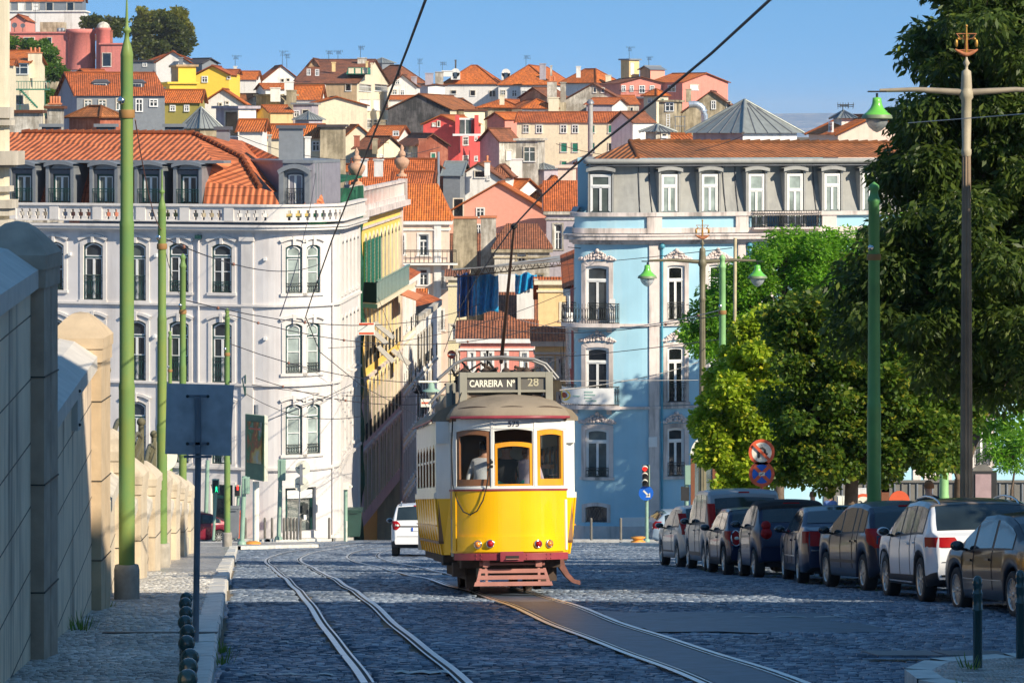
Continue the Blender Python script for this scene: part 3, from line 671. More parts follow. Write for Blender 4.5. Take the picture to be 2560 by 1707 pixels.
vent = [(f.u(1465), f.u(1518), Zb(1303), Zb(1262), .08), (f.u(2150), f.u(2200), Zb(1330), Zb(1215), 0), (f.u(2320), f.u(2370), Zb(1330), Zb(1215), 0)]
mb = MB(); f.wall(mb, 0, f.L, Zb(1360), Zb(595), [w[:5] for w in wins]+vent, mBL, .28, mBST)
mb.poly([f.pos(0, 0, Zb(1360)), f.pos(0, 0, Zb(400)), f.pos(0, -12, Zb(400)), f.pos(0, -12, Zb(1360))], mBL)
mb.build('wall', BB)
mb = MB()
for py, h, v in ((808, .12, .12), (1014, .12, .12)): f.fbox(mb, 0, f.L, Zb(py)-h, Zb(py), 0, v, mBST)
for py, h, v in ((603, .14, .1), (598, .16, .25), (590, .16, .5), (585, .08, .55)): f.fbox(mb, 0, f.L, Zb(py)-h, Zb(py), -.3, v, mBST)
f.fbox(mb, 0, f.L, Zb(583), Zb(570), .0, .12, mBST); f.fbox(mb, 0, f.L, Zb(541), Zb(531), -.1, .2, mBST)
for a, b in ((1622, 1646), (1843, 1863), (2060, 2082), (2280, 2300)):
    f.fbox(mb, f.u(a), f.u(b), Zb(1360), Zb(603), 0, .09, mBST); f.fbox(mb, f.u(a-6), f.u(b+6), Zb(583), Zb(541), 0, .14, mBST)
f.fbox(mb, 10.05, f.L, Zb(1360), Zb(1312), 0, .1, mBST); f.fbox(mb, f.u(1550), f.u(1622), Zb(1312), Zb(1290), 0, .03, WHR)
mb.build('moulding', BB)
mb = MB(); f.wall(mb, 0, f.L, Zb(585), Zb(531), [(f.u(1879), f.u(2045), Zb(571), Zb(530), 0)], mBL, .2, mBST, 0, True); mb.build('parapet', BB)
mb = MB(); u0, u1 = f.u(1895), f.u(2030); 
mb2 = MB()
def crest(f, u, z, w, h, v, m, n=16):
    mb = MB(); R = random.Random(int(u*10))
    for k in range(n):
        t = -1+2*k/(n-1); hh = h*(math.cos(t*1.35)**2)
        for j in range(3):
            q = f.pos(u+t*w*.5+R.uniform(-.03, .03), v+R.uniform(0, .06), z+hh*(j+.5)/3+R.uniform(-.02, .02)); mb.ball(q, R.uniform(.045, .085), m, 6, 4)
    q = f.pos(u, v+.08, z+h); mb.ball(q, .1, m, 8, 6)
    for s in (-1, 1): f.ftube(mb, [(u+s*w*.5*(.3+.7*a), v+.03, z+.25*h*(1-a)+.07*math.sin(a*9)) for a in [i/7. for i in range(8)]], .04, m, 5)
    return mb
rows_ = {0: 'upper', 1: 'middle', 2: 'lower'}
for (u0, u1, z0, z1, r, row, px) in wins:
    big = px == 1492; rail = None
    if px and not big: rail = (.8 if row == 0 else .62 if row == 2 else .9, IRON, .05 if row != 1 else .3)
    if big and row == 2: rail = (.42, IRON, .06)
    o = window(f, BB, u0, u1, z0, z1, r, WHITE, WHITE, (GLASS, GLASSD, GLASSM)[row] if big else GLASSD if row < 2 else GLASS, mBST, .2, .1, .74, True, None, False, rail)
    if 1400 < px < 1950 or px == 2455: 
        c = crest(f, (u0+u1)/2, z1+.26, (u1-u0)+.55, .42, .05, plain('carved_stone', (.66, .56, .52), .85, var=.15, vs=9)); c.build('carved_crest', o)
u0, u1 = f.u(1436), f.u(1546)
for zt, zb_, nm in ((757, 806, 0), (963, 1010, 1)):
    mb = MB(); f.fbox(mb, u0-.03, u1+.03, Zb(zb_+3)-.12, Zb(zb_), 0, .62, mBST)
    for uu in (u0+.35, u1-.55):
        mb.prism([f.pos(uu, .05, Zb(zb_+6)), f.pos(uu, .5, Zb(zb_+6)), f.pos(uu, .34, Zb(zb_+16)), f.pos(uu, .05, Zb(zb_+24))], f.pos(uu+.22, 0, 0)-f.pos(uu, 0, 0), mBST)
    o = mb.build('balcony', BB); railing(f, o, u0, u1, Zb(zb_), Zb(zt), .56, IRON, side=.05, rr=.014, step=.085)
    if nm:
        cl = MB(); f.fbox(cl, u0+.02, u1-.22, Zb(zb_-4), Zb(zt+3), .575, .585, WHITE)
        B = cl.build('banner', None); B.location = B.location; tag(B, 'white banner with a sunflower hung on the lower blue building balcony', 'banner')
        c = MB(); zc = (Zb(zb_)+Zb(zt))/2; uc = u0+.36; YS_ = plain('sunflower_yellow', (.85, .6, .03), .7, var=.05); YC = plain('sunflower_brown', (.28, .04, .02), .8)
        for rr_, m_, v_ in ((.25, YS_, .605), (.13, YC, .625)): f.fill(c, [(uc+rr_*math.cos(-2*pi*k/20), zc+rr_*math.sin(-2*pi*k/20)) for k in range(20)], v_, m_)
        MG = plain('faded_green_print', (.3, .45, .4), .8)
        for k, (a, b, dz) in enumerate(((.68, .88, .0), (1.0, 1.35, .2), (1.0, 1.45, .07), (1.0, 1.3, -.07), (1.05, 1.5, -.2))): f.fbox(c, u0+a, u0+b, zc+dz-.03, zc+dz+.03, .59, .605, MG, False)
        c.build('banner_print', B)
    else:
        for uu, hh in ((u0+.22, .35), (u1-.3, .24)):
            c = MB(); f.fbox(c, uu-.12, uu+.13, Zb(zb_)+.45, Zb(zt)+hh*.9, .3, .34, WHITE); f.fbox(c, uu-.12, uu+.13, Zb(zb_)+.05, Zb(zb_)+.45, .15, .5, WHITE); o2 = c.build('balcony_chair'); tag(o2, ['white chair at the left end of the upper blue building balcony', 'white chair at the right end of the upper blue building balcony'][uu > u0+1], 'chair', 'balcony chairs')
# vent grille
mb = MB(); u0, u1, z0, z1 = vent[0][:4]; f.fill(mb, [(u0, z0), (u0, z1), (u1, z1), (u1, z0)], -.2, GLASS); f.band(mb, arch(u0, u1, z0, z1, .08), arch(u0-.16, u1+.16, z0, z1+.16, .1), 0, .05, mBST)
for k in range(-5, 9):
    for s in (1, -1):
        a = u0+(u1-u0)*k/7; pts_ = [(a, z0), (a+s*(z1-z0)*.6, z1)]
        c = [q for q in pts_]; 
        if min(c[0][0], c[1][0]) >= u0-.02 and max(c[0][0], c[1][0]) <= u1+.02: f.ftube(mb, [(x, -.05, z) for x, z in c], .012, IRON, 3)
mb.build('cellar_grille', BB)
for u0, u1, z0, z1, r in vent[1:]: window(f, BB, u0, u1, z0, z1, 0, BROWNW, BROWNW, GLASSD, mBST, .18, .2, .8, True, None, False, None, 0, False, 'door')
# mansard
mb = MB(); us = f.brk(0, f.L); z0, z1 = Zb(540), Zb(405)
mb.grid([[f.pos(u, -.45, z0) for u in us], [f.pos(u, -.75, z0+(z1-z0)*.35) for u in us], [f.pos(u, -.95, z0+(z1-z0)*.7) for u in us], [f.pos(u, -1.0, z1) for u in us]], mMAN, sm=False)
f.fbox(mb, 0, f.L, Zb(582), Zb(571), -1., 0, mBST)
for px in (1604, 1638, 1824, 1856, 2050): u = f.u(px); f.ftube(mb, [(u, -.42, z0), (u, -.72, z0+(z1-z0)*.35), (u, -.92, z0+(z1-z0)*.7), (u, -.97, z1)], .03, DARKZ, 4)
mb.build('mansard', BB)
mb = MB(); f.fbox(mb, 0, f.L, Zb(411), Zb(398), -1.2, -.55, mMAN); f.ftube(mb, [(u, -.5, Zb(404)) for u in us], .12, mMAN, 8); f.ftube(mb, [(u, -.55, Zb(415)) for u in us], .04, DARKZ, 5); mb.build('gutter', BB)
for px, hw in ((1500, .5), (1681.6, .39), (1783, .39), (1899, .39), (1995, .39), (2089, .39), (2184, .39), (2280, .39), (2376, .39), (2472, .39)):
    u = f.u(px); zt_ = Zb(430); zb_ = Zb(533 if px not in (1899, 1995) else 570)
    o = dormer(f, BB, u-hw-.04, u+hw+.04, zb_, zt_+.12, -.38, -1.2, mMAN, .1, .1, .08)
    window(f, o, u-hw, u+hw, zb_+.05, zt_-.12, 0, WHITE, WHITE, GLASSB if px != 1500 else GLASSM, None, .1, .04, .7, True, None, False, None, -.42)
o = MB(); f.fbox(o, f.u(1877), f.u(2047), Zb(575), Zb(571), -.2, .45, mBST); o = o.build('roof_balcony', BB); railing(f, o, f.u(1879), f.u(2045), Zb(571), Zb(529), .4, IRON, side=-.1, rr=.013, step=.12)
mb = MB(); a = [f.pos(u, -.9, Zb(396)) for u in (f.u(1600), f.L)]; ridge = [P(1575, 355, 152), P(2900, 362, 160)]
tilepoly(mb, [a[0], a[1], Vector((a[1].x, 160, ridge[1].z)), ridge[0]], TILEM)
tilepoly(mb, [P(1480, 398, 147), P(1600, 397, 146.6), P(1573, 356, 151.8)], TILEM); tilepoly(mb, [P(1475, 398, 157), P(1480, 398, 147), P(1573, 356, 152)], TILEM)
mb.build('roof', BB)
mb = MB(); n = 40
for k in range(60): q = ridge[0].lerp(Vector((a[1].x, 160, ridge[1].z)), k/60.); w = ridge[0].lerp(Vector((a[1].x, 160, ridge[1].z)), (k+1)/60.); mb.tube([q, w+Vector((0, 0, .03))], [.1, .14], TILEM, 7)
for k in range(10): q = a[0].lerp(ridge[0], k/10.); w = a[0].lerp(ridge[0], (k+1)/10.); mb.tube([q, w+Vector((0, 0, .03))], [.09, .12], TILEM, 7)
mb.build('ridge_tiles', BB)
mb = MB()
for px in (1653, 1870): 
    u = f.u(px); f.ftube(mb, [(u, .12, Zb(q)) for q in (1330, 1000, 612)], .055, BLUEP, 6); q = f.pos(u, .14, Zb(615)); mb.ball(q, .14, BLUEP, 10, 6); mb.ball(f.pos(u, .14, Zb(604)), .1, BLUEP, 8, 5)
mb.build('downpipe', BB)
mb = MB(); u = f.u(1630); f.fbox(mb, u-.2, u+.2, Zb(1115), Zb(1090), .1, .13, WHITE); mb.build('street_plaque', BB)
# ---------------------------------------------------------------- yellow facade along the sloping street and its neighbours
p = [(-9.7, 165), (-7.98, 165), (-6.64, 191)]; f = Fac(p); Zy = lambda py: ZP(py, 165)
YB = thing('terraced_house', 'tall yellow street house with arched windows, glass balcony and roof urns', 'building', (-8, 165, gz(165)), group='houses along the sloping street')
wins = []; pxs = [913, 923, 933, 942, 952, 961, 970, 979, 988, 996]
for px in pxs:
    u = f.u(px)
    for r, (t, b) in enumerate(((600, 745), (785, 935), (975, 1120), (1150, 1300))): wins.append((u-.55, u+.55, Zy(b), Zy(t), .35, r))
mb = MB(); f.wall(mb, 0, f.L, Zy(1010), Zy(530), [w[:5] for w in wins], YEL, .3, CREAM); f.wall(mb, 0, f.L, Zy(900)-9, Zy(1010), [w[:5] for w in wins], plain('pale_mauve_render', (.62, .5, .52), .85, var=.08, streak=.4), .3, CREAM); mb.box(-12, -8, 166, 190, gz(165)-4, Zy(545), YEL)
mb.build('wall', YB)
mb = MB()
for py, h, v in ((540, .2, .25), (528, .3, .6), (572, .12, .12), (765, .15, .15), (958, .15, .15), (1135, .15, .15)): f.fbox(mb, 0, f.L, Zy(py)-h, Zy(py), -.2, v, mBST)
f.fbox(mb, 1.25, 1.68, gz(165)-4, Zy(530), 0, .15, mBST); f.fbox(mb, 1.76, 2.2, gz(165)-4, Zy(530), 0, .15, mBST); f.fbox(mb, f.L-.6, f.L, gz(165)-6, Zy(530), 0, .15, mBST); mb.build('moulding', YB)
mb = MB(); zb, zt = Zy(515), Zy(478); f.fbox(mb, 0, f.L, Zy(528), zb, 0, .35, mBST); f.fbox(mb, 0, f.L, zt, Zy(470), .0, .35, mBST)
k = 1.2
while k < f.L-.5: f.fbox(mb, k, k+.22, zb, zt, .08, .26, WHR); k += .75
f.fbox(mb, 0, f.L, zb, zt, -.1, .02, SALM); f.fbox(mb, 1.1, 1.75, Zy(540), Zy(462), -.1, .4, mBST); f.fbox(mb, f.L-.7, f.L, Zy(540), Zy(468), -.1, .4, mBST)
mb.build('balustrade', YB)
for u in (1.6, f.L-.4):
    mb = MB(); q = f.pos(u, .1, Zy(462)); mb.lathe([(.3, 0), (.3, .12), (.12, .2), (.12, .4), (.28, .5), (.42, .75), (.46, .95), (.3, 1.1), (.15, 1.15), (.24, 1.25), (.2, 1.45), (.1, 1.55), (.13, 1.7), (.02, 1.9)], q, plain('terracotta_stone', (.5, .3, .2), .9, var=.25, vs=6), 14)
    mb.build('stone_urn', YB)
for w in wins:
    o = window(f, YB, w[0], w[1], w[2], w[3], .35, SHUT if w[5] == 0 else WHITE, WHITE, GLASS, CREAM, .2, .22, .7, True, None, False, (.9, IRON, .1) if w[5] in (1, 2) else None, 0, False)
    if w[5] == 0 and w[0] < 14:
        sb = MB(); f.fbox(sb, w[0]-.62, w[0]-.04, w[2]+.1, w[3]-.2, .05, .12, SHUT); f.fbox(sb, w[1]+.04, w[1]+.62, w[2]+.1, w[3]-.2, .05, .12, SHUT)
        for k in range(14): z = w[2]+.2+k*.19; f.fbox(sb, w[0]-.6, w[0]-.06, z, z+.06, .12, .15, SHUT, False)
        sb.build('shutter', o)
mb = MB(); f.fbox(mb, 1.72, 21, Zy(768), Zy(758), 0, 1.15, CREAM); o = mb.build('balcony', YB)
mb = MB(); BAL = plain('green_glass_balustrade', (.12, .3, .28), .2, var=.2); f.fbox(mb, 1.75, 21, Zy(755), Zy(704), 1.05, 1.1, BAL)
for k in range(24): f.fbox(mb, 1.75+.8*k, 1.8+.8*k, Zy(757), Zy(702), 1.08, 1.15, WHITE, False)
f.fbox(mb, 1.72, 21, Zy(704), Zy(700), 1.02, 1.16, BAL); f.fbox(mb, 1.72, 1.78, Zy(755), Zy(704), 0, 1.08, IRON); mb.build('balustrade', o)
mb = MB(); q = [f.pos(u, v, z) for u, v, z in ((21, 0, Zy(775)), (26, 0, Zy(775)), (26, 1.5, Zy(800)), (21, 1.5, Zy(800)))]; mb.prism(q, (0, 0, -.06), TERRA); mb.build('awning', YB)
for (u, zz, vv) in ((6, 835, 1.1), (9, 830, 1.2), (11, 900, 1.0), (20, 940, 1.1)):
    mb = MB(); q = [f.pos(a, v, z) for a, v, z in ((u, .1, Zy(zz)), (u+2.2, .1, Zy(zz)), (u+2.2, vv, Zy(zz+38)), (u, vv, Zy(zz+38)))]; mb.prism(q, (0, 0, -.05), plain('striped_awning', (.45, .43, .38), .8)); mb.build('awning', YB)
# green netting beside it
mb = MB(); NET = patchy('green_scaffold_net', (.01, .06, .035), (.03, .14, .08), scale=1.2); f = Fac([(-10, 157.5), (-7.95, 157.6), (-7.7, 164.6)])
rows = [[f.pos(u, .12*math.sin(u*4+z*.9)+.06*math.sin(z*2.3), z) for u in np.linspace(0, f.L, 22)] for z in np.linspace(gz(158)-2, ZP(470, 158), 30)]
mb.grid(rows, NET); mb.prism([f.pos(0, 0, ZP(470, 158)), f.pos(f.L, 0, ZP(440, 164)), f.pos(f.L, -3, ZP(430, 164)), f.pos(0, -1, ZP(455, 158))], (0, 0, -.1), NET)
tag(mb.build('netted_house'), 'narrow house front wrapped in dark green netting between the white and yellow houses', 'building')
# beige strip houses beyond
def strip_house(label, p, ztop, m, cols, rows, mm, roof=None, rail=True, sh=None):
    f = Fac(p); r = thing('terraced_house', label, 'building', (p[0][0], p[0][1], gz(p[0][1])), group='houses along the sloping street'); Y0 = p[0][1]
    wins = []
    for u in cols:
        for (t, b) in rows: wins.append((u-.5, u+.5, b, t, 0))
    mb = MB(); zb = min(gz(q[1]) for q in p)-3; f.wall(mb, 0, f.L, zb, ztop, wins, m, .25, mm)
    a, b = f.pos(0, -9, 0), f.pos(f.L, -9, 0)
    mb.poly([Vector((a.x, a.y, zb)), f.pos(0, 0, zb), f.pos(0, 0, ztop), Vector((a.x, a.y, ztop))], m); mb.poly([f.pos(f.L, 0, zb), Vector((b.x, b.y, zb)), Vector((b.x, b.y, ztop)), f.pos(f.L, 0, ztop)], m); mb.build('wall', r)
    mb = MB(); f.fbox(mb, 0, f.L, ztop-.35, ztop, 0, .35, mm)
    for (t, b) in rows: f.fbox(mb, 0, f.L, b-.6, b-.48, 0, .1, mm)
    mb.build('moulding', r)
    for w in wins: window(f, r, *w[:4], 0, sh or WHITE, WHITE, GLASS, mm, .14, .2, .7, True, None, False, (.85, IRON, .35) if rail and rnd.random() < .55 else None)
    mb = MB(); c = (f.pos(0, .4, ztop)+f.pos(f.L, .4, ztop))/2; tilepoly(mb, [f.pos(0, .4, ztop), f.pos(f.L, .4, ztop), f.pos(f.L, -4.5, ztop+2), f.pos(0, -4.5, ztop+2)], roof or TILE); tilepoly(mb, [f.pos(f.L, -4.5, ztop+2), f.pos(0, -4.5, ztop+2), f.pos(0, -9, ztop), f.pos(f.L, -9, ztop)], roof or TILE)
    for u in (0, f.L): q = [f.pos(u, .05, ztop), f.pos(u, -9, ztop), f.pos(u, -4.5, ztop+1.95)]; mb.poly(q, m)
    mb.build('roof', r); return r, f
rz_ = [(-10.5-3.1*k, -12.6-3.1*k) for k in range(5)]
strip_house('weathered beige street house with iron balconies just past the yellow one', [(-6.6, 191.4), (-6.15, 203)], -9.4, CREAM, [1.5+1.9*k for k in range(6)], rz_, WHR)
strip_house('rose house row with iron balconies edge-on beyond the left side of the blue building', [(3.4, 200), (2.9, 159)], ZP(720, 160), ROSE, [1.5+2.4*k for k in range(20)], [(-9.5-3.2*k, -11.5-3.2*k) for k in range(5)], WHR)
strip_house('narrow pale house with a sunlit white corner ending the yellow row', [(-8.6, 203.5), (-6.1, 203.6), (-5.2, 222)], -12.2, WHR, [1.2]+[4+2.4*k for k in range(6)], rz_[1:], OLD)
# centre pink-beige house closing the street (frontal)
def frontal(label, px0, px1, Y, pytop, pybase, m, mm, wins, roof=TILE, ridge=2.5, dep=9, yaw=0, cat='building', rkind='side', sash=None, shutter=None, group='houses closing the street', ov=.35):
    a = P(px0, 0, Y); b = P(px1, 0, Y+yaw); f = Fac([(a.x, a.y+dep*.4), (a.x+.01, a.y), (b.x, b.y), (b.x+.01, b.y+dep*.4)] if yaw == 0 else [(a.x, a.y), (b.x, b.y)])
    zt, zb = ZP(pytop, Y), min(ZP(pybase, Y), gz(Y)-1); r = thing('townhouse', label, cat, ((a.x+b.x)/2, Y, zb), group=group)
    hs = []
    for w in wins:
        u = f.u(w[0]); hw = w[2]/2*Y/F; hs.append((u-hw, u+hw, ZP(w[1]+w[3]/2, Y), ZP(w[1]-w[3]/2, Y), 0, w[4] if len(w) > 4 else None))
    mb = MB(); f.wall(mb, 0, f.L, zb, zt, [h[:5] for h in hs], m, .25, mm)
    mb.build('wall', r); mb = MB(); f.fbox(mb, 0, f.L, zt-.35, zt, 0, .3, mm); f.fbox(mb, 0, f.L, zt-.9, zt-.75, 0, .12, mm); mb.build('moulding', r)
    for h in hs:
        o = window(f, r, *h[:4], 0, sash or WHITE, WHITE, GLASS if h[5] != 'g' else SHUT, mm, .16, .2, .7, True, .4, False, (.95, IRON, .4) if h[5] == 'r' else None)
    mb = MB(); A = Vector((a.x-ov, Y-ov, zt)); B = Vector((b.x+ov, Y+yaw-ov, zt)); C = Vector((b.x+ov, Y+yaw+dep, zt)); D = Vector((a.x-ov, Y+dep, zt)); up = Vector((0, 0, ridge))
    if rkind == 'hip':
        M1 = (A+D)/2*.75+(B+C)/2*.25+up; M2 = (A+D)/2*.25+(B+C)/2*.75+up
        for q in ([A, B, M2, M1], [B, C, M2], [C, D, M1, M2], [D, A, M1]): tilepoly(mb, q, roof)
    elif rkind == 'side':
        M1, M2 = (A+D)/2+up, (B+C)/2+up; tilepoly(mb, [A, B, M2, M1], roof); tilepoly(mb, [C, D, M1, M2], roof); mb.poly([A, M1, D], m); mb.poly([B, C, M2], m)
    else:
        M1, M2 = (A+B)/2+up, (C+D)/2+up; tilepoly(mb, [A, M1, M2, D], roof); tilepoly(mb, [B, C, M2, M1], roof); mb.poly([A, B, M1], m); mb.poly([C, D, M2], m)
    mb.build('roof', r); return r, f
r, f_ = frontal('pale pink house with a long iron balcony closing the sloping street', 985, 1122, 292, 552, 1010, PEACH, WHR, [(1000, 612, 22, 48), (1059, 612, 24, 52), (1059, 692, 24, 40), (1064, 800, 18, 52), (1064, 905, 18, 50), (1064, 1000, 18, 50), (1020, 800, 16, 48), (1100, 800, 14, 48, 'r'), (1102, 700, 14, 40, 'r'), (1020, 905, 16, 48)], TILEO, 3.3, 9, rkind='hip')
mb = MB(); f_.fbox(mb, f_.u(990), f_.u(1121), ZP(662, 292), ZP(657, 292), 0, .9, WHR); o = mb.build('balcony', r); railing(f_, o, f_.u(990), f_.u(1120), ZP(657, 292), ZP(625, 292), .8, IRON, rr=.03, step=.3, scroll=False)
for u in (f_.u(1092), ): 
    mb = MB(); f_.fbox(mb, u-.3, u+.3, gz(290)-2, ZP(552, 292), 0, .15, WHR); mb.build('moulding', r)
frontal('low white house with a green stone finial below the pink house', 1008, 1058, 262, 762, 1010, WHR, STONE, [(1040, 840, 12, 50), (1042, 920, 12, 40)], TILEO, 1.2, 6)
frontal('old beige tiled-roof house behind a leaning chimney', 1120, 1262, 312, 666, 900, OLDB, OLD, [(1150, 760, 12, 24), (1235, 745, 12, 24)], TILEB, 3.0, 13, rkind='side')
frontal('small plastered house under a steep pointed tile roof', 1236, 1374, 306, 622, 800, OLD, OLDB, [(1304, 642, 22, 22), (1350, 700, 12, 26), (1262, 700, 12, 26)], TILEB, 2.3, 9, rkind='hip')
frontal('grey house with a tall round-headed window behind the blue building', 1366, 1440, 320, 528, 800, LILAC, OLD, [(1395, 592, 20, 62)], TILE, 3, 9, rkind='side')
frontal('white chimney house with a low tile roof under the blue tarpaulin', 1220, 1352, 262, 803, 960, WHR, STONE, [(1332, 850, 10, 40), (1240, 862, 12, 44)], TILEB, 2.2, 8, rkind='side')
frontal('salmon pink house with three narrow windows behind the tram', 1150, 1336, 236, 845, 1100, PINK, WHR, [(1212, 905, 9, 46), (1226, 905, 9, 46), (1262, 905, 9, 46), (1310, 905, 12, 46), (1180, 905, 9, 46)], TILEB, 1.1, 7, rkind='side')
frontal('ochre house with a roof terrace wall squeezed beside the blue building', 1338, 1424, 214, 852, 1200, OCHRE, STONE, [(1352, 920, 9, 50), (1375, 920, 9, 50), (1402, 920, 12, 50, 'r'), (1402, 1010, 12, 50), (1352, 1010, 9, 50)], TILE, .8, 6, rkind='side')
frontal('beige gable house with a rough tiled lean-to beside the blue building', 1345, 1440, 240, 700, 1000, OCHRE, CREAM, [(1410, 780, 14, 40)], TILE, -1.6, 5, rkind='side')
frontal('yellow tiled wall house behind the scaffold in the sloping street', 1120, 1165, 285, 690, 1050, plain('patterned_tile_wall', (.75, .66, .42), .5, var=.2, vs=12), STONE, [(1133, 830, 12, 36), (1152, 900, 14, 46, 'g'), (1133, 910, 10, 40)], TILEB, .5, 6)
# chimneys and the white block in the dip
mb = MB()
for (x0, x1, y0, y1, Y, m) in ((1245, 1292, 688, 775, 268, WHR), (1292, 1335, 714, 745, 262, WHR)): 
    a = P(x0, y1, Y); b = P(x1, y0, Y); mb.box(a.x, b.x, Y, Y+2, a.z-3, b.z, m)
for k in range(4): q = P(1299+8*k, 725, 261.95); mb.cbox(q, .12, .1, .3, DARKZ)
q = P(1313, 712, 263); mb.cbox(q, 1.6, 2.4, .2, TERRA)
tag(mb.build('chimney_stack'), 'white block chimney with four vent slots under the blue tarpaulin', 'chimney')
for (x0, x1, y0, y1, m) in ((1133, 1192, 547, 590, OLDB), (1202, 1240, 545, 625, OLD)):
    mb = MB(); a = P(x0, y1, 309); b = P(x1, y0, 309); mb.box(a.x, b.x, 309, 310.5, a.z-4, b.z, m); mb.box(a.x-.1, b.x+.1, 308.9, 310.6, b.z, b.z+.2, TERRA)
    tag(mb.build('chimney_stack'), 'broad weathered chimney stack at the left above the brown tiled roof' if x0 < 1150 else 'taller patched chimney stack at the right above the brown tiled roof', 'chimney', 'chimney stacks in the dip')
# blue tarpaulins hung under a rusty gantry
TARP = plain('blue_tarpaulin', (.01, .15, .45), .35, var=.45, vs=1.5); TARPL = plain('bright_blue_tarpaulin', (.02, .32, .62), .35, var=.3)
def tarp(label, px0, px1, py0, py1, Y, m, amp=.35, sag=10):
    mb = MB(); rows = []
    for i in range(16):
        t = i/15.; row = []
        for j in range(34):
            s = j/33.; e = (math.sin(s*5+1)*.5+.5)*sag*t
            row.append(P(px0+(px1-px0)*s, py0+(py1-py0)*t+e+4*math.sin(s*9)*(1-t), Y+amp*math.sin(s*19+t*2)+amp*.5*math.sin(s*41+t*5)+amp*t))
        rows.append(row)
    mb.grid(rows, m); mb.M = None
    b = mb.build('tarpaulin'); tag(b, label, 'tarpaulin', 'blue tarpaulins over the scaffold'); so = b.modifiers.new('s', 'SOLIDIFY'); so.thickness = .03
tarp('dark blue tarpaulin hanging in a long fold at the left', 1143, 1186, 685, 790, 258, TARP, .4, 4); tarp('bright blue tarpaulin beside the white chimney block', 1183, 1246, 686, 778, 257, TARPL, .3, 10); tarp('small blue tarpaulin hanging behind the white chimney block', 1288, 1342, 684, 722, 257.5, TARPL, .25, 14)
mb = MB(); RUST = plain('rusty_steel', (.16, .09, .05), .8, var=.3, vs=4)
A, B = P(1135, 676, 256), P(1420, 645, 252)
for dz in (0, -.55): mb.tube([A+Vector((0, 0, dz)), B+Vector((0, 0, dz))], .05, RUST, 5)
for k in range(18): q = A.lerp(B, k/18.); w = A.lerp(B, (k+.5)/18.); mb.tube([q, w+Vector((0, 0, -.55))], .03, RUST, 4); mb.tube([w+Vector((0, 0, -.55)), A.lerp(B, (k+1)/18.)], .03, RUST, 4)
for px in (1148, 1170, 1190):
    mb.tube([P(px, 680, 256), P(px, 1010, 256)], .04, RUST, 5)
for k in range(9): mb.tube([P(1148, 800+24*k, 256), P(1190, 800+24*k, 256)], .035, RUST, 4); mb.tube([P(1148, 800+24*k, 256), P(1170, 824+24*k, 256)], .03, RUST, 4)
S = mb.build('scaffold'); tag(S, 'rusty lattice scaffold and gantry holding up the blue tarpaulins', 'scaffold')
mb = MB(); mb.prism([P(1130, 672, 255), P(1405, 650, 251), P(1405, 638, 254), P(1200, 668, 258)], (0, 0, -.12), plain('grey_sheeting', (.4, .38, .34), .6, var=.2)); tag(mb.build('canopy_sheet'), 'long grey sheet laid over the scaffold gantry', 'canopy')
# ---------------------------------------------------------------- ornate cream building, just a sliver at the left edge
CB = thing('stone_building', 'cream stone building with moulded cornices at the left edge of the photo', 'building', (-7.3, 48, gz(48))); f = Fac([(-14, 58.0), (-9.2, 58.0), (-9.2, 58.6)])
Zc = lambda py: ZP(py, 58); mb = MB(); f.fbox(mb, 0, f.L, Zc(640), Zc(-60), -3, 0, CREAM); mb.build('wall', CB); mb = MB()
for py, h, v in ((378, .25, .28), (385, .2, .2), (392, .2, .14), (500, .15, .16), (512, .2, .1), (550, .12, .08), (466, .1, .08), (268, .2, .08), (300, .1, .1)): f.fbox(mb, 0, f.L, Zc(py)-h, Zc(py), 0, v, STONE)
mb.build('cornice', CB)
# ---------------------------------------------------------------- buildings added out of the frame to throw their shade on the street
for i, (x, y0, y1, h, m) in enumerate(((13.5, 3, 19, 18.5, WHR), (13.8, 19, 30, 13.6, CREAM))):
    f = Fac([(x, y1), (x, y0)]); zt = gz((y0+y1)/2)+h; r = thing('street_building', ['white building on the right side of the street beside the near traffic island', 'cream building on the right side of the street before the parked cars'][i], 'building', (x, y0, gz(y0)))
    ws = []
    for k in range(int((y1-y0)/2.6)):
        for j in range(4):
            z = gz((y0+y1)/2)+1+3.3*j; u = 1.3+2.6*k; ws.append((u-.5, u+.5, z, z+2, 0))
    mb = MB(); f.wall(mb, 0, f.L, gz(y1)-1, zt, ws, m, .25); mb.box(x+.02, x+18, y0, y1, gz(y1)-1, zt, m); mb.build('wall', r)
    for w in ws: window(f, r, *w[:4], 0, WHITE, WHITE, GLASS, STONE, .14, .2, .7, False, None, False)
    mb = MB(); mb.box(x-.3, x+18, y0-.01, y1+.1, zt, zt+.4, STONE); mb.build('roof', r)
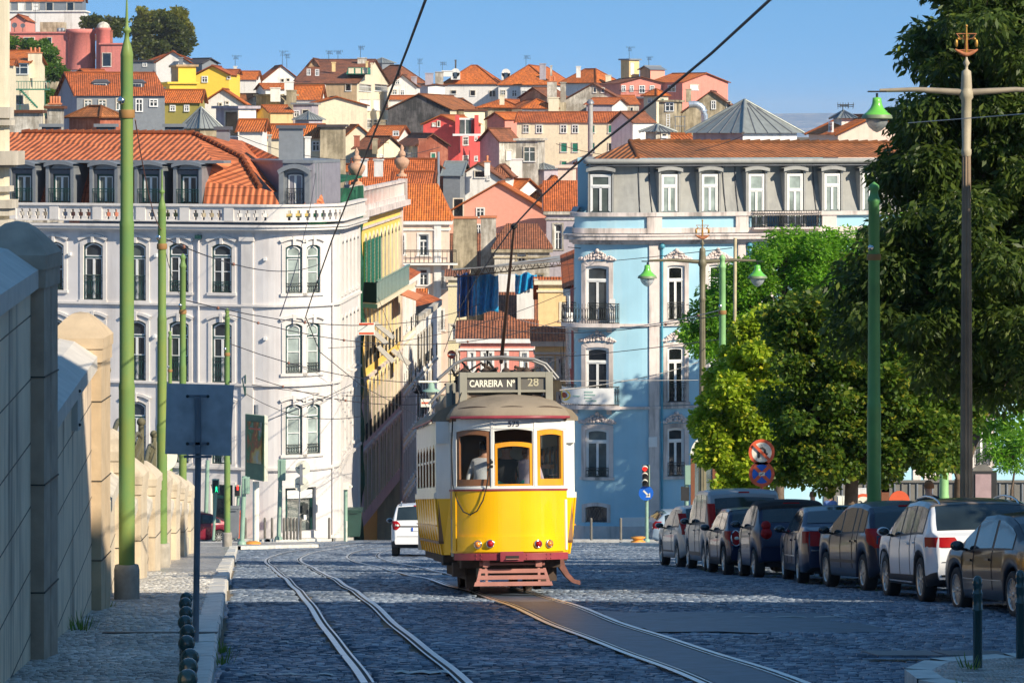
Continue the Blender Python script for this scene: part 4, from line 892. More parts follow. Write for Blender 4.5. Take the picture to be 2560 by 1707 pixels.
# ================================================================ houses on the hill
WIN = {'w': (WHITE, GLASS), 'g': (SHUT, SHUT), 'd': (DARKZ, GLASSD), 's': (WHITE, WHR), 'b': (WHITE, GLASSM), 'k': (STONE, GLASSD)}
TM = {'o': TILE, 'b': TILEB, 'n': TILEO, 'm': TILEM, 'z': SKYL, 'k': DKROOF, 's': ZINC}
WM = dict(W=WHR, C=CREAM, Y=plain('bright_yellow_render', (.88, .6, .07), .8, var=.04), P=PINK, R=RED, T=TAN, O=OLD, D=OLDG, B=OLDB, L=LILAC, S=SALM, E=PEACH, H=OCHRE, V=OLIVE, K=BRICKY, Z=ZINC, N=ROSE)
def H(label, A, B, C, eave, wall, roof, kind, ridge=0, wins=(), ch=(), wall2=None, drop=None, name='hill_house', ov=.3, ant=()):
    """A,B,C = (px, Y) of left, middle and right corners; ridge = photo row of the ridge or apex; wins: (side, px, py, w, h, style)"""
    wa, wb_ = XP(B[0], B[1])-XP(A[0], B[1]), XP(C[0], B[1])-XP(B[0], B[1]); ph = math.radians(45)
    if wa > 1.5*wb_: ph = math.atan(min(.13, wb_/7))
    elif wb_ > 1.5*wa: ph = math.atan(max(7, 7/wa))
    A = (A[0], B[1]+wa*math.tan(ph)); C = (C[0], B[1]+wb_/math.tan(ph))
    a, b, c = [Vector((XP(q[0], q[1]), q[1], 0)) for q in (A, B, C)]; d = a+c-b
    ze = ZP(eave, B[1]); zb = min(gz(q.y, q.x) for q in (a, b, c, d))-1.5
    if drop: zb = min(zb, ZP(drop, B[1]))
    r = thing(name, label, 'house', (b.x, b.y, max(gz(b.y, b.x), zb)), group='houses on the hill')
    W1 = WM[wall]; W2 = WM[wall2 or wall]; R = TM.get(roof, W1); mb = MB()
    def up(p, z): return Vector((p.x, p.y, z))
    F1 = Fac([(a.x, a.y), (b.x, b.y)]); F2 = Fac([(b.x, b.y), (c.x, c.y)])
    mid = (a+c)/2; zr = ZP(ridge, mid.y) if ridge else ze
    for fa, p, q, m in ((F1, a, b, W1), (F2, b, c, W2), (None, c, d, W1), (None, d, a, W1)): mb.poly([up(p, zb), up(q, zb), up(q, ze), up(p, ze)], m)
    rb = MB(); U = Vector((0, 0, 1)); e1 = (b-a).normalized(); e2 = (c-b).normalized()
    t = -U*.0
    A_, B_, C_, D_ = [up(q, ze) for q in (a-e1*ov-e2*ov, b+e1*ov-e2*ov, c+e1*ov+e2*ov, d-e1*ov+e2*ov)]
    if kind == 'ab':
        M1, M2 = (A_+D_)/2, (B_+C_)/2; M1.z = M2.z = zr; tilepoly(rb, [A_, B_, M2, M1], R); tilepoly(rb, [C_, D_, M1, M2], R)
        mb.poly([up(b, ze), up(c, ze), up((b+c)/2, zr-.1)], W2); mb.poly([up(d, ze), up(a, ze), up((a+d)/2, zr-.1)], W1)
        rb.tube([M1, M2], .16, R, 6); rb.tube([B_, M2, C_], .1, R, 5); rb.tube([A_, M1, D_], .1, R, 5)
    elif kind == 'bc':
        M1, M2 = (A_+B_)/2, (D_+C_)/2; M1.z = M2.z = zr; tilepoly(rb, [B_, C_, M2, M1], R); tilepoly(rb, [D_, A_, M1, M2], R)
        mb.poly([up(a, ze), up(b, ze), up((a+b)/2, zr-.1)], W1); mb.poly([up(c, ze), up(d, ze), up((c+d)/2, zr-.1)], W2)
        rb.tube([M1, M2], .16, R, 6); rb.tube([A_, M1, B_], .1, R, 5)
    elif kind == 'hip':
        w1, w2 = (b-a).length, (c-b).length
        if w1 > w2: k = min(.45, .5*w2/w1); M1 = up((a+d)/2+e1*w1*k, zr); M2 = up((b+c)/2-e1*w1*k, zr); L = [[A_, B_, M2, M1], [B_, C_, M2], [C_, D_, M1, M2], [D_, A_, M1]]
        else: k = min(.45, .5*w1/w2); M1 = up((a+b)/2+e2*w2*k, zr); M2 = up((d+c)/2-e2*w2*k, zr); L = [[A_, B_, M1], [B_, C_, M2, M1], [C_, D_, M2], [D_, A_, M1, M2]]
        for q in L: tilepoly(rb, q, R)
        for q in ([A_, M1], [B_, M2 if w1 > w2 else M1], [C_, M2], [M1, M2]): rb.tube(q, .15, R, 6)
        for p_, q_ in ((A_, B_), (B_, C_)): rb.tube([p_, q_], .08, R, 5)
    elif kind == 'pyr':
        M1 = up(mid, zr)
        for q in ([A_, B_], [B_, C_], [C_, D_], [D_, A_]): 
            rb.poly([q[0], q[1], M1], R)
            for k in range(1, 5):
                s = q[0].lerp(q[1], k/5.); rb.tube([s, M1.lerp(s, .25 if k in (1, 4) else .1)], .05, DARKZ, 4)
        for q in (A_, B_, C_): rb.tube([q, M1], .09, SKYL, 5)
    elif kind == 'shedab':
        D2, C2 = D_.copy(), C_.copy(); D2.z = C2.z = zr; tilepoly(rb, [A_, B_, C2, D2], R); mb.poly([up(b, ze), up(c, ze), up(c, zr-.08)], W2); mb.poly([up(d, zr-.08), up(d, ze), up(a, ze)], W1); mb.poly([up(c, ze), up(d, ze), up(d, zr-.08), up(c, zr-.08)], W1)
    else:
        rb.prism([A_, B_, C_, D_], (0, 0, .25), R if roof != 'x' else W1)
    mb.build('wall', r); rb.build('roof', r)
    for w in wins:
        fa, sd = (F1, w[0]) if w[0] == 'a' else (F2, w[0]); p0, p1 = (a, b) if sd == 'a' else (b, c)
        def u_at(px):
            k = (px-HX)/F; dx, dy = p1.x-p0.x, p1.y-p0.y; t = (k*p0.y-p0.x)/(dx-k*dy); return t*fa.L
        u0, u1 = u_at(w[1]-w[3]/2), u_at(w[1]+w[3]/2); Yw = fa.pos((u0+u1)/2, 0, 0).y; z0, z1 = ZP(w[2]+w[4]/2, Yw), ZP(w[2]-w[4]/2, Yw); fr, gl = WIN[w[5]]
        wb = MB(); t = .12; um = (u0+u1)/2; fa.band(wb, arch(u0, u1, z0, z1, 0, 2), arch(u0-t, u1+t, z0, z1+t, 0, 2), -.02, .1, STONE if w[5] != 'w' else WHITE); fa.fbox(wb, u0-t, u1+t, z0-t, z0, -.02, .14, WHITE)
        fa.fbox(wb, u0, u1, z0, z1, -.05, .03, gl, False)
        if w[5] in 'wb': fa.fbox(wb, um-.05, um+.05, z0, z1, .03, .06, fr, False); fa.fbox(wb, u0, u1, (z0+z1*2)/3-.04, (z0+z1*2)/3+.04, .03, .06, fr, False)
        if w[5] == 'g': 
            for k in range(6): z = z0+(z1-z0)*(k+.4)/6; fa.fbox(wb, u0+.05, u1-.05, z, z+.05, .03, .06, SHUT, False)
        wb.build('window', r)
    for q in ch:                                                   # chimneys: (px, py_top, w, h, Y, mat[, pots])
        px, py, w, h, Y, m = q[:6]; cb = MB(); x0, x1 = XP(px-w/2, Y), XP(px+w/2, Y); z1, z0 = ZP(py, Y), ZP(py+h, Y); dd = (x1-x0)*.7
        cb.box(x0, x1, Y, Y+dd, z0-.6, z1, WM[m]); cb.box(x0-.08, x1+.08, Y-.08, Y+dd+.08, z1, z1+.14, WM[m] if len(q) < 7 else TERRA)
        if len(q) > 6:
            for k in range(q[6]): cb.lathe([(.12, 0), (.14, .6), (.1, .65)], (x0+(x1-x0)*(k+.5)/q[6], Y+dd/2, z1+.1), TERRA, 8)
        cb.build('chimney', r)
    for (px, py, hh, Y) in ant: antenna(r, px, py, hh, Y)
    return r
def antenna(r, px, py, hh, Y):
    ab = MB(); t = P(px, py, Y); b_ = P(px, py+hh, Y); ab.tube([b_, t], .035, IRON, 4); R = random.Random(px)
    for k, w in ((.02, .9), (.12, .5), (.25, .7)):
        z = t.z-(t.z-b_.z)*k; an = R.uniform(-.6, .6); w *= R.uniform(.6, 1.2); dv = Vector((math.cos(an), math.sin(an), 0))*w
        q = Vector((t.x, t.y, z)); ab.tube([q-dv*.5, q+dv], .028, IRON, 4)
        for i in range(4): s = q+dv*(i/3.*1.4-.45); ab.tube([s+Vector((0, 0, .2)), s-Vector((0, 0, .2))], .02, IRON, 3)
    ab.build('antenna', r)
# ---- left part
H('grey zinc attic of a long white house on the left crest', (-40, 610), (206, 600), (215, 615), 5, 'Z', 'o', 'ab', -25, [('a', 18, 18, 16, 21, 's'), ('a', 54, 18, 16, 21, 's'), ('a', 89, 18, 16, 21, 's'), ('a', 124, 18, 16, 21, 'd'), ('a', 176, 18, 16, 21, 'd')], drop=60)
H('white terrace storey with a flat parapet under the zinc attic', (-40, 597), (211, 590), (222, 600), 30, 'W', 'x', 'flat')
H('small pink house with a low gable roof on the white terrace', (27, 572), (64, 570), (88, 578), 52, 'P', 'o', 'bc', 40)
pk = H('long pink fortress-like house with a rounded tower and roof terrace', (-20, 542), (170, 535), (178, 560), 84, 'N', 'x', 'flat', 0, [('a', 73, 104, 25, 18, 'd'), ('a', 124, 104, 9, 18, 'k')], drop=190)
H('pink rendered block with a dark opening beside the rounded tower', (252, 536), (305, 530), (312, 545), 112, 'N', 'x', 'flat', 0, [('a', 267, 150, 20, 32, 'k')], drop=190, ch=[(262, 78, 34, 44, 538, 'K')])
mb = MB(); q = P(203, 175, 536); z1 = ZP(74, 536)-q.z; mb.lathe([(2.4, 0), (2.35, z1-.8), (2.6, z1-.7), (2.6, z1), (2.3, z1)], q, ROSE, 24); q = P(258, 178, 534); z1 = ZP(78, 534)-q.z; mb.lathe([(1.2, 0), (1.15, z1), (1.3, z1+.1), (1.3, z1+.5)], q, ROSE, 20); mb.lathe([(1.15, z1+.5), (1.0, z1+1), (.6, z1+1.4), (.05, z1+1.55)], q, OLD, 20)
mb.build('round_tower', pk)
mb = MB()
for (x, y, r_) in ((36, 64, 7), (57, 65, 6)): q = P(x, y, 536); mb.lathe([(r_*.067*k/4, .05*(k/4.)**2) for k in range(5)], q, DARKZ, 14, R=Matrix.Rotation(math.radians(75), 3, 'X'), caps=False); mb.tube([q, P(x, 82, 536)], .05, IRON, 4)
for x in (148, 157): q = P(x, 82, 536); mb.lathe([(.35, 0), (.42, .3), (.35, .7), (.1, .8)], q, ZINC, 12)
mb.build('roof_terrace_gear', pk); mb = MB(); a = P(100, 80, 540); mb.box(a.x, P(160, 0, 540).x, 540, 543, a.z-2, ZP(56, 540), OLDB); mb.build('terrace_wall', pk)
antenna(pk, 88, 8, 75, 542); antenna(pk, 275, 43, 35, 540)
H('cream house with an orange roof, white sash veranda and green spiral stair', (-20, 402), (72, 398), (112, 412), 158, 'C', 'n', 'ab', 128, [('a', 50, 173, 38, 24, 'w'), ('a', 45, 250, 26, 22, 'd')], drop=300, ch=[(86, 134, 32, 50, 399, 'C', 3)])
mb = MB(); GST = plain('green_steel', (.03, .2, .13), .5)
a = P(30, 224, 396); mb.box(a.x, P(126, 0, 396).x, 393, 396, a.z-.1, a.z+.05, GST)
for k in range(14): x = XP(32+7*k, 393); mb.tube([(x, 393, a.z), (x, 393, a.z+.95)], .03, GST, 4)
mb.tube([(XP(32, 393), 393, a.z+.95), (XP(126, 393), 393, a.z+.95)], .04, GST, 4)
for k in range(10): s = P(54+3.8*k, 228+4.2*k, 393.5); mb.cbox(s, .5, .9, .06, GST)
mb.tube([P(52, 226, 393.2), P(94, 270, 393.2)], .12, GST, 5); mb.tube([P(112, 226, 394), P(112, 290, 394)], .06, GST, 4); mb.tube([P(50, 226, 394), P(50, 290, 394)], .06, GST, 4)
tag(mb.build('terrace_stair'), 'green steel terrace with stairs in front of the cream house', 'staircase')
H('cream rendered house wall at the far left below the orange roof', (-30, 380), (32, 376), (40, 390), 165, 'C', 'n', 'ab', 150, drop=290)
g = H('long house with red tiled roof, grey slate dormers and lilac gable', (143, 352), (192, 330), (412, 338), 240, 'L', 'o', 'bc', 183, [('b', 220, 261, 15, 18, 'b'), ('b', 256, 261, 15, 18, 'b'), ('b', 298, 261, 12, 26, 'b'), ('b', 348, 264, 13, 28, 'w'), ('b', 384, 258, 16, 14, 'w')], wall2='Z', drop=300)
for px in (255, 343):
    q = P(px, 228, 335); mb = MB(); mb.box(q.x-.85, q.x+.85, 333.6, 337, q.z-.05, q.z+.85, DARKZ); mb.prism([(q.x-1, 333.5, q.z+.85), (q.x+1, 333.5, q.z+.85), (q.x+.5, 333.5, q.z+1.2), (q.x-.5, 333.5, q.z+1.2)], (0, 3.4, 0), DARKZ)
    mb.box(q.x-.65, q.x+.65, 333.5, 333.6, q.z, q.z+.75, WHITE)
    for i in range(4):
        for j in range(2): mb.box(q.x-.6+.31*i, q.x-.34+.31*i, 333.45, 333.5, q.z+.06+.36*j, q.z+.36+.36*j, GLASS)
    mb.build('dormer', g)
H('hipped red tile roof pavilion over an orange tiled wall', (173, 300), (250, 294), (304, 303), 294, 'K', 'm', 'hip', 266, drop=332)
H('old white wall house with a stained top at the left below the stair', (10, 262), (98, 258), (108, 270), 283, 'O', 'b', 'flat', drop=336)
H('stubby chimney house wall beside the lilac gable', (118, 288), (153, 286), (160, 292), 272, 'O', 'b', 'flat', ch=[(136, 262, 28, 10, 286, 'O', 4)], drop=336)
H('white gabled house on the crest beside the dark slate attic', (374, 470), (388, 468), (476, 476), 150, 'W', 'o', 'ab', 133, drop=215)
H('white gable wall with an air conditioner above the yellow house', (390, 452), (474, 450), (480, 462), 158, 'W', 'o', 'bc', 130, drop=215, ch=[(452, 146, 10, 10, 449, 'Z')])
H('dark slate attic behind the green pole on the crest', (310, 462), (386, 460), (392, 470), 155, 'Z', 'k', 'flat', drop=200, wins=[('a', 362, 162, 7, 7, 'w')])
H('dark slate roof house with a white tent-like gable on the crest', (465, 500), (505, 498), (545, 506), 160, 'Z', 'k', 'ab', 147, drop=200)
H('bright yellow block with a rooftop fire ladder', (400, 415), (424, 400), (492, 404), 210, 'Y', 'x', 'flat', 0, [('a', 410, 232, 8, 22, 'w')], drop=262)
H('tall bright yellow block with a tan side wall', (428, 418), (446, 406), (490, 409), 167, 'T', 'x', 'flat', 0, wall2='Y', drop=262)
H('bright yellow gabled house with one white window', (490, 424), (572, 420), (592, 440), 188, 'Y', 'o', 'bc', 166, [('a', 512, 199, 11, 12, 'w'), ('a', 572, 195, 5, 4, 'k')], drop=262)
H('low yellow wing with an orange roof right of the yellow gable', (560, 440), (591, 438), (600, 446), 186, 'Y', 'o', 'ab', 175, drop=230)
H('cream shed-roofed house sloping down behind the olive building', (505, 352), (610, 340), (622, 360), 262, 'W', 'n', 'bc', 224, [('a', 551, 262, 5, 6, 'd'), ('a', 568, 258, 5, 5, 'd')], drop=300)
H('olive green building with small windows under a long orange roof', (373, 336), (498, 332), (512, 345), 258, 'V', 'n', 'ab', 226, [('a', 432, 271, 9, 10, 'w'), ('a', 467, 271, 8, 12, 'w')], drop=330)
H('small glass pyramid skylight beside the olive building', (458, 268), (500, 262), (548, 268), 322, 'B', 'z', 'pyr', 268, drop=345)
H('low orange roof house at the left of the crest gables', (595, 520), (640, 516), (652, 530), 200, 'W', 'n', 'ab', 179, drop=235, ch=[(588, 168, 8, 16, 512, 'W')], ant=[(588, 140, 30, 514)])
H('white modern block with dark railings below the shed roof', (540, 292), (596, 288), (640, 292), 272, 'L', 'x', 'flat', 0, [('a', 580, 310, 30, 60, 'd')], wall2='W', drop=350)
H('orange sloping roof over white columns by the modern block', (598, 282), (655, 278), (668, 290), 330, 'W', 'n', 'ab', 300, drop=380)
# ---- middle
H('white gable house with a steep roof left of the crest', (640, 566), (655, 560), (752, 566), 205, 'W', 'o', 'ab', 165, [('b', 706, 202, 6, 7, 'k'), ('b', 720, 201, 6, 7, 'k')], drop=240, ant=[(706, 128, 42, 560), (717, 136, 34, 562)])
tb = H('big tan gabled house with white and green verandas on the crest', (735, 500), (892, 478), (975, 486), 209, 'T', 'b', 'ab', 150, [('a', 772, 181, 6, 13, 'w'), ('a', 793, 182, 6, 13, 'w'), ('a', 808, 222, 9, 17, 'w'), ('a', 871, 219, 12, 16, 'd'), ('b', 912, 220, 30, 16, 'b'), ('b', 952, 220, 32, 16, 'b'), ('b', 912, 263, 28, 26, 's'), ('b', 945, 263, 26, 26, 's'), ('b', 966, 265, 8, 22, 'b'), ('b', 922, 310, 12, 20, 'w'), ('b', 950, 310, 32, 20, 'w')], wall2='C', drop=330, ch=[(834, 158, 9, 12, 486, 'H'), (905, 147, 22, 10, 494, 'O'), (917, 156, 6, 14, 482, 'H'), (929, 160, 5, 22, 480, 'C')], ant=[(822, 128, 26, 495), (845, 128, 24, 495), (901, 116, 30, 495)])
H('tan gabled wing rising at the left of the verandas', (730, 512), (838, 492), (850, 520), 226, 'T', 'b', 'bc', 148, drop=330)
mb = MB(); q = P(868, 187, 484); mb.prism([(q.x, 481, q.z), (q.x+3.6, 481, q.z), (q.x+3.4, 481, q.z+1), (q.x+.3, 481, q.z+1)], (0, 5, 0), GST)
for k in range(3): mb.box(q.x+.35+1.05*k, q.x+1.15+1.05*k, 480.93, 481, q.z+.12, q.z+.9, CREAM)
mb.build('dormer', tb)
H('small zinc-roofed glass cupola on the crest', (925, 560), (955, 556), (985, 562), 158, 'Z', 'z', 'pyr', 145, drop=175)
H('wide brown tiled house behind the white gable on the crest', (915, 552), (1000, 540), (1062, 552), 208, 'W', 'b', 'hip', 164, drop=240)
H('white gable house with three small windows under the brown roof', (972, 506), (1042, 502), (1050, 520), 218, 'W', 'b', 'bc', 188, [('a', 994, 206, 8, 8, 'w'), ('a', 987, 231, 8, 10, 'b'), ('a', 1006, 232, 7, 10, 'w')], ch=[(1035, 194, 14, 16, 504, 'L')], drop=245)
H('low white house with an orange lean-to roof under the gable', (972, 494), (1038, 490), (1046, 498), 250, 'W', 'n', 'ab', 240, drop=275)
H('lilac chimney-topped block beside the big white house', (1042, 530), (1070, 526), (1112, 530), 214, 'W', 'b', 'ab', 212, ch=[(1073, 185, 20, 28, 528, 'L'), (1098, 182, 20, 28, 530, 'O'), (1118, 179, 26, 4, 532, 'W')], drop=245)
big_w = H('large white house with a long orange hipped roof on the crest', (1108, 576), (1245, 566), (1262, 590), 211, 'W', 'n', 'hip', 164, [('a', 1134, 231, 12, 8, 'd'), ('a', 1182, 233, 11, 12, 'k'), ('a', 1227, 235, 5, 14, 'd'), ('a', 1235, 235, 5, 14, 'd')], drop=275, ant=[(1048, 148, 44, 560), (1106, 156, 26, 566)], ch=[(1139, 152, 4, 14, 578, 'D')])
H('second hipped orange wing of the large white house', (1246, 572), (1380, 560), (1440, 570), 213, 'W', 'n', 'hip', 166, [('a', 1258, 234, 9, 14, 'b'), ('a', 1286, 234, 10, 14, 'w'), ('a', 1310, 234, 9, 12, 'w')], ch=[(1357, 161, 16, 30, 556, 'L'), (1378, 166, 5, 16, 560, 'O')], drop=275, ant=[(1315, 140, 26, 570)])
for px, py in ((1139, 192), (1265, 193)): dm = MB(); q = P(px, py+8, 568); dm.box(q.x-.8, q.x+.8, 566, 571, q.z, q.z+1.2, WHR); dm.lathe([(.8, 0), (.8, 4)], (q.x, 566, q.z+1.2), WHR, 14, R=Matrix.Rotation(-pi/2, 3, 'X')); dm.box(q.x-.3, q.x+.3, 565.9, 566, q.z+.2, q.z+1.3, GLASS); dm.build('dormer', big_w)
H('dark soot-stained gable house in the middle of the hill', (970, 452), (1125, 440), (1205, 446), 275, 'D', 'm', 'bc', 238, wall2='C', drop=345)  # dark left wall, cream right wall
H('pale yellow wall house with a low roof right of the dark gable', (1120, 448), (1160, 446), (1212, 450), 278, 'C', 'b', 'flat', drop=330)
H('orange-roofed low house above the pale yellow wall', (1195, 462), (1300, 458), (1365, 466), 270, 'B', 'n', 'hip', 250, drop=300, ch=[(1255, 240, 12, 12, 456, 'C')])
H('bright red-pink house with a glazed loggia tower', (1058, 408), (1148, 392), (1202, 398), 312, 'R', 'n', 'bc', 289, [('a', 1085, 312, 5, 6, 's'), ('a', 1097, 310, 4, 12, 'k'), ('b', 1163, 353, 13, 18, 'w'), ('b', 1189, 347, 6, 8, 'w'), ('b', 1163, 398, 13, 14, 'w'), ('b', 1189, 397, 7, 9, 'w')], drop=430)
mb = MB(); a = P(1138, 335, 388); b_ = P(1196, 288, 388); mb.box(a.x, XP(1148, 388), 388, 391, a.z, b_.z, RED); mb.box(XP(1186, 388), b_.x, 388, 391, a.z, b_.z, RED); mb.box(XP(1148, 388), XP(1186, 388), 390, 391, a.z, ZP(296, 388), RED); mb.box(XP(1149, 388), XP(1178, 388), 388.6, 388.8, a.z, ZP(300, 388), GLASSM); mb.box(XP(1147, 388), XP(1182, 388), 388.5, 388.9, ZP(300, 388), ZP(295, 388), WHITE); mb.box(XP(1162, 388), XP(1164, 388), 388.5, 388.7, a.z, ZP(300, 388), WHITE); mb.box(a.x-.3, b_.x+.3, 387.6, 391, a.z-.25, a.z, WHITE)
tag(mb.build('loggia_tower'), 'red-pink roof loggia with tall glass doors and a white sill', 'tower')
H('lilac and white house with skylit brown roof right of the red house', (1200, 400), (1248, 392), (1296, 400), 355, 'L', 'b', 'bc', 322, [('b', 1272, 388, 13, 22, 's')], wall2='O', ch=[(1247, 325, 10, 16, 398, 'O')], drop=440)
H('pink gable end with an orange roof above the lilac house', (1218, 436), (1262, 430), (1312, 436), 300, 'P', 'n', 'bc', 282, drop=340)
H('long orange roof over a cream wall with small windows at the left', (600, 322), (800, 316), (812, 332), 347, 'C', 'n', 'ab', 312, [('a', 655, 365, 20, 15, 'k'), ('a', 790, 366, 14, 20, 'w')], drop=410, ch=[(769, 345, 14, 44, 312, 'W'), (674, 340, 8, 40, 312, 'O')])
H('cream gable house with a short orange roof in the middle left', (752, 428), (765, 424), (918, 430), 265, 'L', 'n', 'ab', 243, [('a', 748, 285, 10, 10, 'b')], wall2='C', drop=340)
H('lilac rendered low wall with a window left of the cream gable', (733, 420), (780, 416), (796, 424), 262, 'L', 's', 'flat', 0, [('a', 742, 285, 10, 12, 'w'), ('a', 764, 283, 14, 14, 'd')], drop=330)
H('small striped glass pyramid roof beside the cream gable', (738, 386), (772, 382), (806, 386), 300, 'L', 'z', 'pyr', 279, drop=320)
H('steep orange roof house in the middle left of the hill', (735, 470), (800, 462), (812, 478), 250, 'W', 'n', 'ab', 214, drop=290)
H('small ochre house with an orange lean-to roof at the middle left', (642, 420), (676, 414), (732, 420), 282, 'H', 'n', 'bc', 264, drop=320)
H('grey concrete house with two white chimneys at the middle left', (640, 450), (700, 446), (740, 452), 240, 'B', 'x', 'flat', ch=[(688, 222, 24, 22, 444, 'W'), (722, 206, 22, 22, 446, 'W'), (728, 228, 24, 34, 444, 'B')], drop=300)
H('white house with an orange roof peeping behind the white chimneys', (640, 480), (664, 476), (720, 482), 224, 'W', 'n', 'bc', 210, drop=260)
H('grey weathered chimney block with corrugated cap', (800, 318), (858, 314), (864, 320), 318, 'B', 'k', 'flat', drop=400)
H('cream gable house with a dark brown roof in the middle', (888, 372), (942, 366), (1004, 372), 374, 'B', 'b', 'ab', 342, [('b', 953, 393, 7, 7, 'w')], wall2='C', drop=440, ch=[(937, 350, 13, 22, 364, 'B'), (892, 342, 14, 12, 366, 'K')], ant=[(958, 345, 50, 364)])
H('lilac gable house with an orange roof and a small white dormer', (918, 392), (990, 384), (1028, 392), 348, 'L', 'n', 'ab', 316, [('a', 990, 334, 11, 8, 'w')], wall2='W', drop=400)
H('short cream house with an orange roof beside the chimney block', (845, 402), (862, 398), (928, 404), 345, 'L', 'n', 'ab', 313, wall2='C', drop=380)
H('peeling brick-red house with a green door in the middle of the hill', (994, 370), (1044, 362), (1120, 368), 366, 'O', 'b', 'ab', 335, [('a', 1023, 395, 12, 22, 'w'), ('b', 1083, 395, 9, 22, 'g')], wall2='K', drop=440, ch=[(1056, 350, 18, 22, 360, 'K')])
H('big orange roof sweeping down right of the yellow street house', (880, 330), (1082, 325), (1088, 332), 468, 'W', 'o', 'ab', 398, drop=540, ch=[(907, 402, 22, 20, 240, 'W'), (946, 402, 22, 20, 240, 'W')])
H('white rendered house with a plain wall under the sweeping orange roof', (985, 300), (1078, 316), (1086, 304), 465, 'O', 'o', 'ab', 430, [('a', 1072, 480, 12, 26, 'w')], drop=560)
H('brown tiled roof house in front of the skylights', (1032, 348), (1060, 350), (1128, 348), 440, 'K', 'm', 'ab', 408, drop=470)
H('grey skylight roof house beside the white angular gable', (1108, 352), (1150, 348), (1172, 354), 440, 'Z', 'z', 'ab', 405, drop=470)
H('white angular gable house with a yellow recess below the red house', (1142, 340), (1250, 352), (1270, 346), 448, 'W', 'b', 'bc', 408, [('a', 1200, 436, 24, 14, 'k'), ('a', 1221, 444, 4, 10, 'w')], ch=[(1218, 406, 14, 20, 350, 'W', 1)], drop=480)
H('low brown tiled roof right of the white angular gable', (1222, 348), (1275, 356), (1290, 352), 444, 'W', 'b', 'hip', 412, drop=470)
H('large salmon pink gable house with modern windows in the hollow', (1102, 322), (1392, 330), (1402, 335), 545, 'S', 'n', 'bc', 455, [('a', 1146, 520, 22, 44, 'd'), ('a', 1201, 532, 16, 20, 'w'), ('a', 1196, 575, 10, 24, 'w')], drop=640, ch=[(1070, 432, 24, 60, 331, 'S')])
mb = MB(); mb.tube([P(1096, 380, 320), P(1096, 545, 320)], .13, plain('bright_duct', (.5, .53, .56), .3, metal=.7), 12); tag(mb.build('flue_pipe'), 'tall straight bright metal flue rising in front of the salmon gable', 'pipe')
# ---- right
H('hipped orange roof house with skylights right of the crest', (1402, 560), (1490, 548), (1550, 556), 208, 'W', 'n', 'hip', 173, ch=[(1446, 168, 11, 18, 550, 'W'), (1521, 190, 14, 14, 548, 'C')], drop=245)
H('cream lift tower standing alone on the crest', (1552, 548), (1573, 540), (1598, 546), 151, 'H', 's', 'flat', 0, [('b', 1580, 172, 8, 28, 's')], drop=215, ant=[(1573, 118, 34, 544)])
H('salmon penthouse with a lilac side beside the lift tower', (1600, 546), (1626, 538), (1662, 546), 175, 'T', 's', 'bc', 166, wall2='S', drop=210, ant=[(1622, 143, 26, 542)])
H('long rose pink house with an orange roof and blank gable end', (1626, 528), (1706, 518), (1820, 526), 206, 'P', 'n', 'ab', 184, [('a', 1680, 222, 17, 14, 'w'), ('b', 1735, 219, 20, 12, 's')], drop=270)
H('rose pink house with a balcony recess left of the blank gable', (1498, 532), (1552, 520), (1656, 524), 208, 'P', 'b', 'ab', 196, [('b', 1559, 222, 7, 12, 'w'), ('b', 1579, 222, 6, 12, 'w'), ('b', 1605, 224, 11, 16, 'w'), ('b', 1630, 223, 8, 14, 'w')], drop=270)
mb = MB(); a = P(1548, 242, 517)
for k in range(26): x = XP(1550+3.4*k, 517); mb.tube([(x, 517, a.z), (x, 517, a.z+1)], .03, IRON, 3)
mb.box(a.x, XP(1640, 517), 517, 521, a.z-.3, a.z, DARKZ); mb.tube([(a.x, 517, a.z+1), (XP(1640, 517), 517, a.z+1)], .05, IRON, 4); tag(mb.build('balcony'), 'long dark balcony on the rose pink crest house', 'balcony')
H('weathered white gable house with two brown openings', (1415, 462), (1550, 452), (1562, 470), 250, 'O', 'b', 'bc', 210, [('a', 1487, 226, 6, 10, 'k'), ('a', 1507, 226, 6, 10, 'k')], drop=300, ch=[(1380, 205, 24, 44, 450, 'O', 2), (1408, 208, 14, 38, 452, 'O'), (1384, 246, 26, 26, 448, 'C')])
H('lilac white stepped wall with a small orange roof below the gable', (1466, 446), (1530, 440), (1568, 444), 262, 'L', 'n', 'ab', 246, wall2='W', drop=300)
H('brown roof house between the chimneys right of the crest', (1300, 474), (1370, 468), (1420, 474), 246, 'B', 'b', 'bc', 220, drop=280)
H('orange hipped roof low house left of the weathered gable', (1270, 458), (1305, 448), (1392, 452), 272, 'W', 'n', 'hip', 249, drop=300)
R_ = [('a', 1315, 322, 12, 17, 'b'), ('a', 1348, 323, 12, 17, 'w'), ('a', 1409, 323, 12, 17, 'w'), ('a', 1438, 323, 12, 17, 'w'), ('a', 1482, 323, 8, 17, 'g'), ('a', 1528, 323, 13, 18, 'g'), ('a', 1348, 370, 12, 20, 'w'), ('a', 1410, 369, 14, 21, 'g'), ('a', 1438, 369, 13, 21, 'g'), ('a', 1482, 368, 8, 20, 'g'), ('a', 1410, 413, 12, 18, 'g'), ('a', 1438, 414, 12, 18, 'w'), ('a', 1350, 412, 12, 14, 'g'), ('a', 1528, 368, 12, 18, 'k')]
lc = H('long cream apartment house with green shutters and orange roof', (1292, 430), (1540, 420), (1552, 436), 307, 'C', 'o', 'ab', 281, R_, drop=470)
mb = MB(); 
for px, py in ((1348, 339), (1438, 339), (1436, 386)): q = P(px, py, 423); mb.cbox((q.x, 422.6, q.z), .6, .35, .5, WHITE)
mb.tube([P(1457, 311, 422.5), P(1457, 400, 422.5)], .09, ZINC, 6); mb.build('wall_equipment', lc)
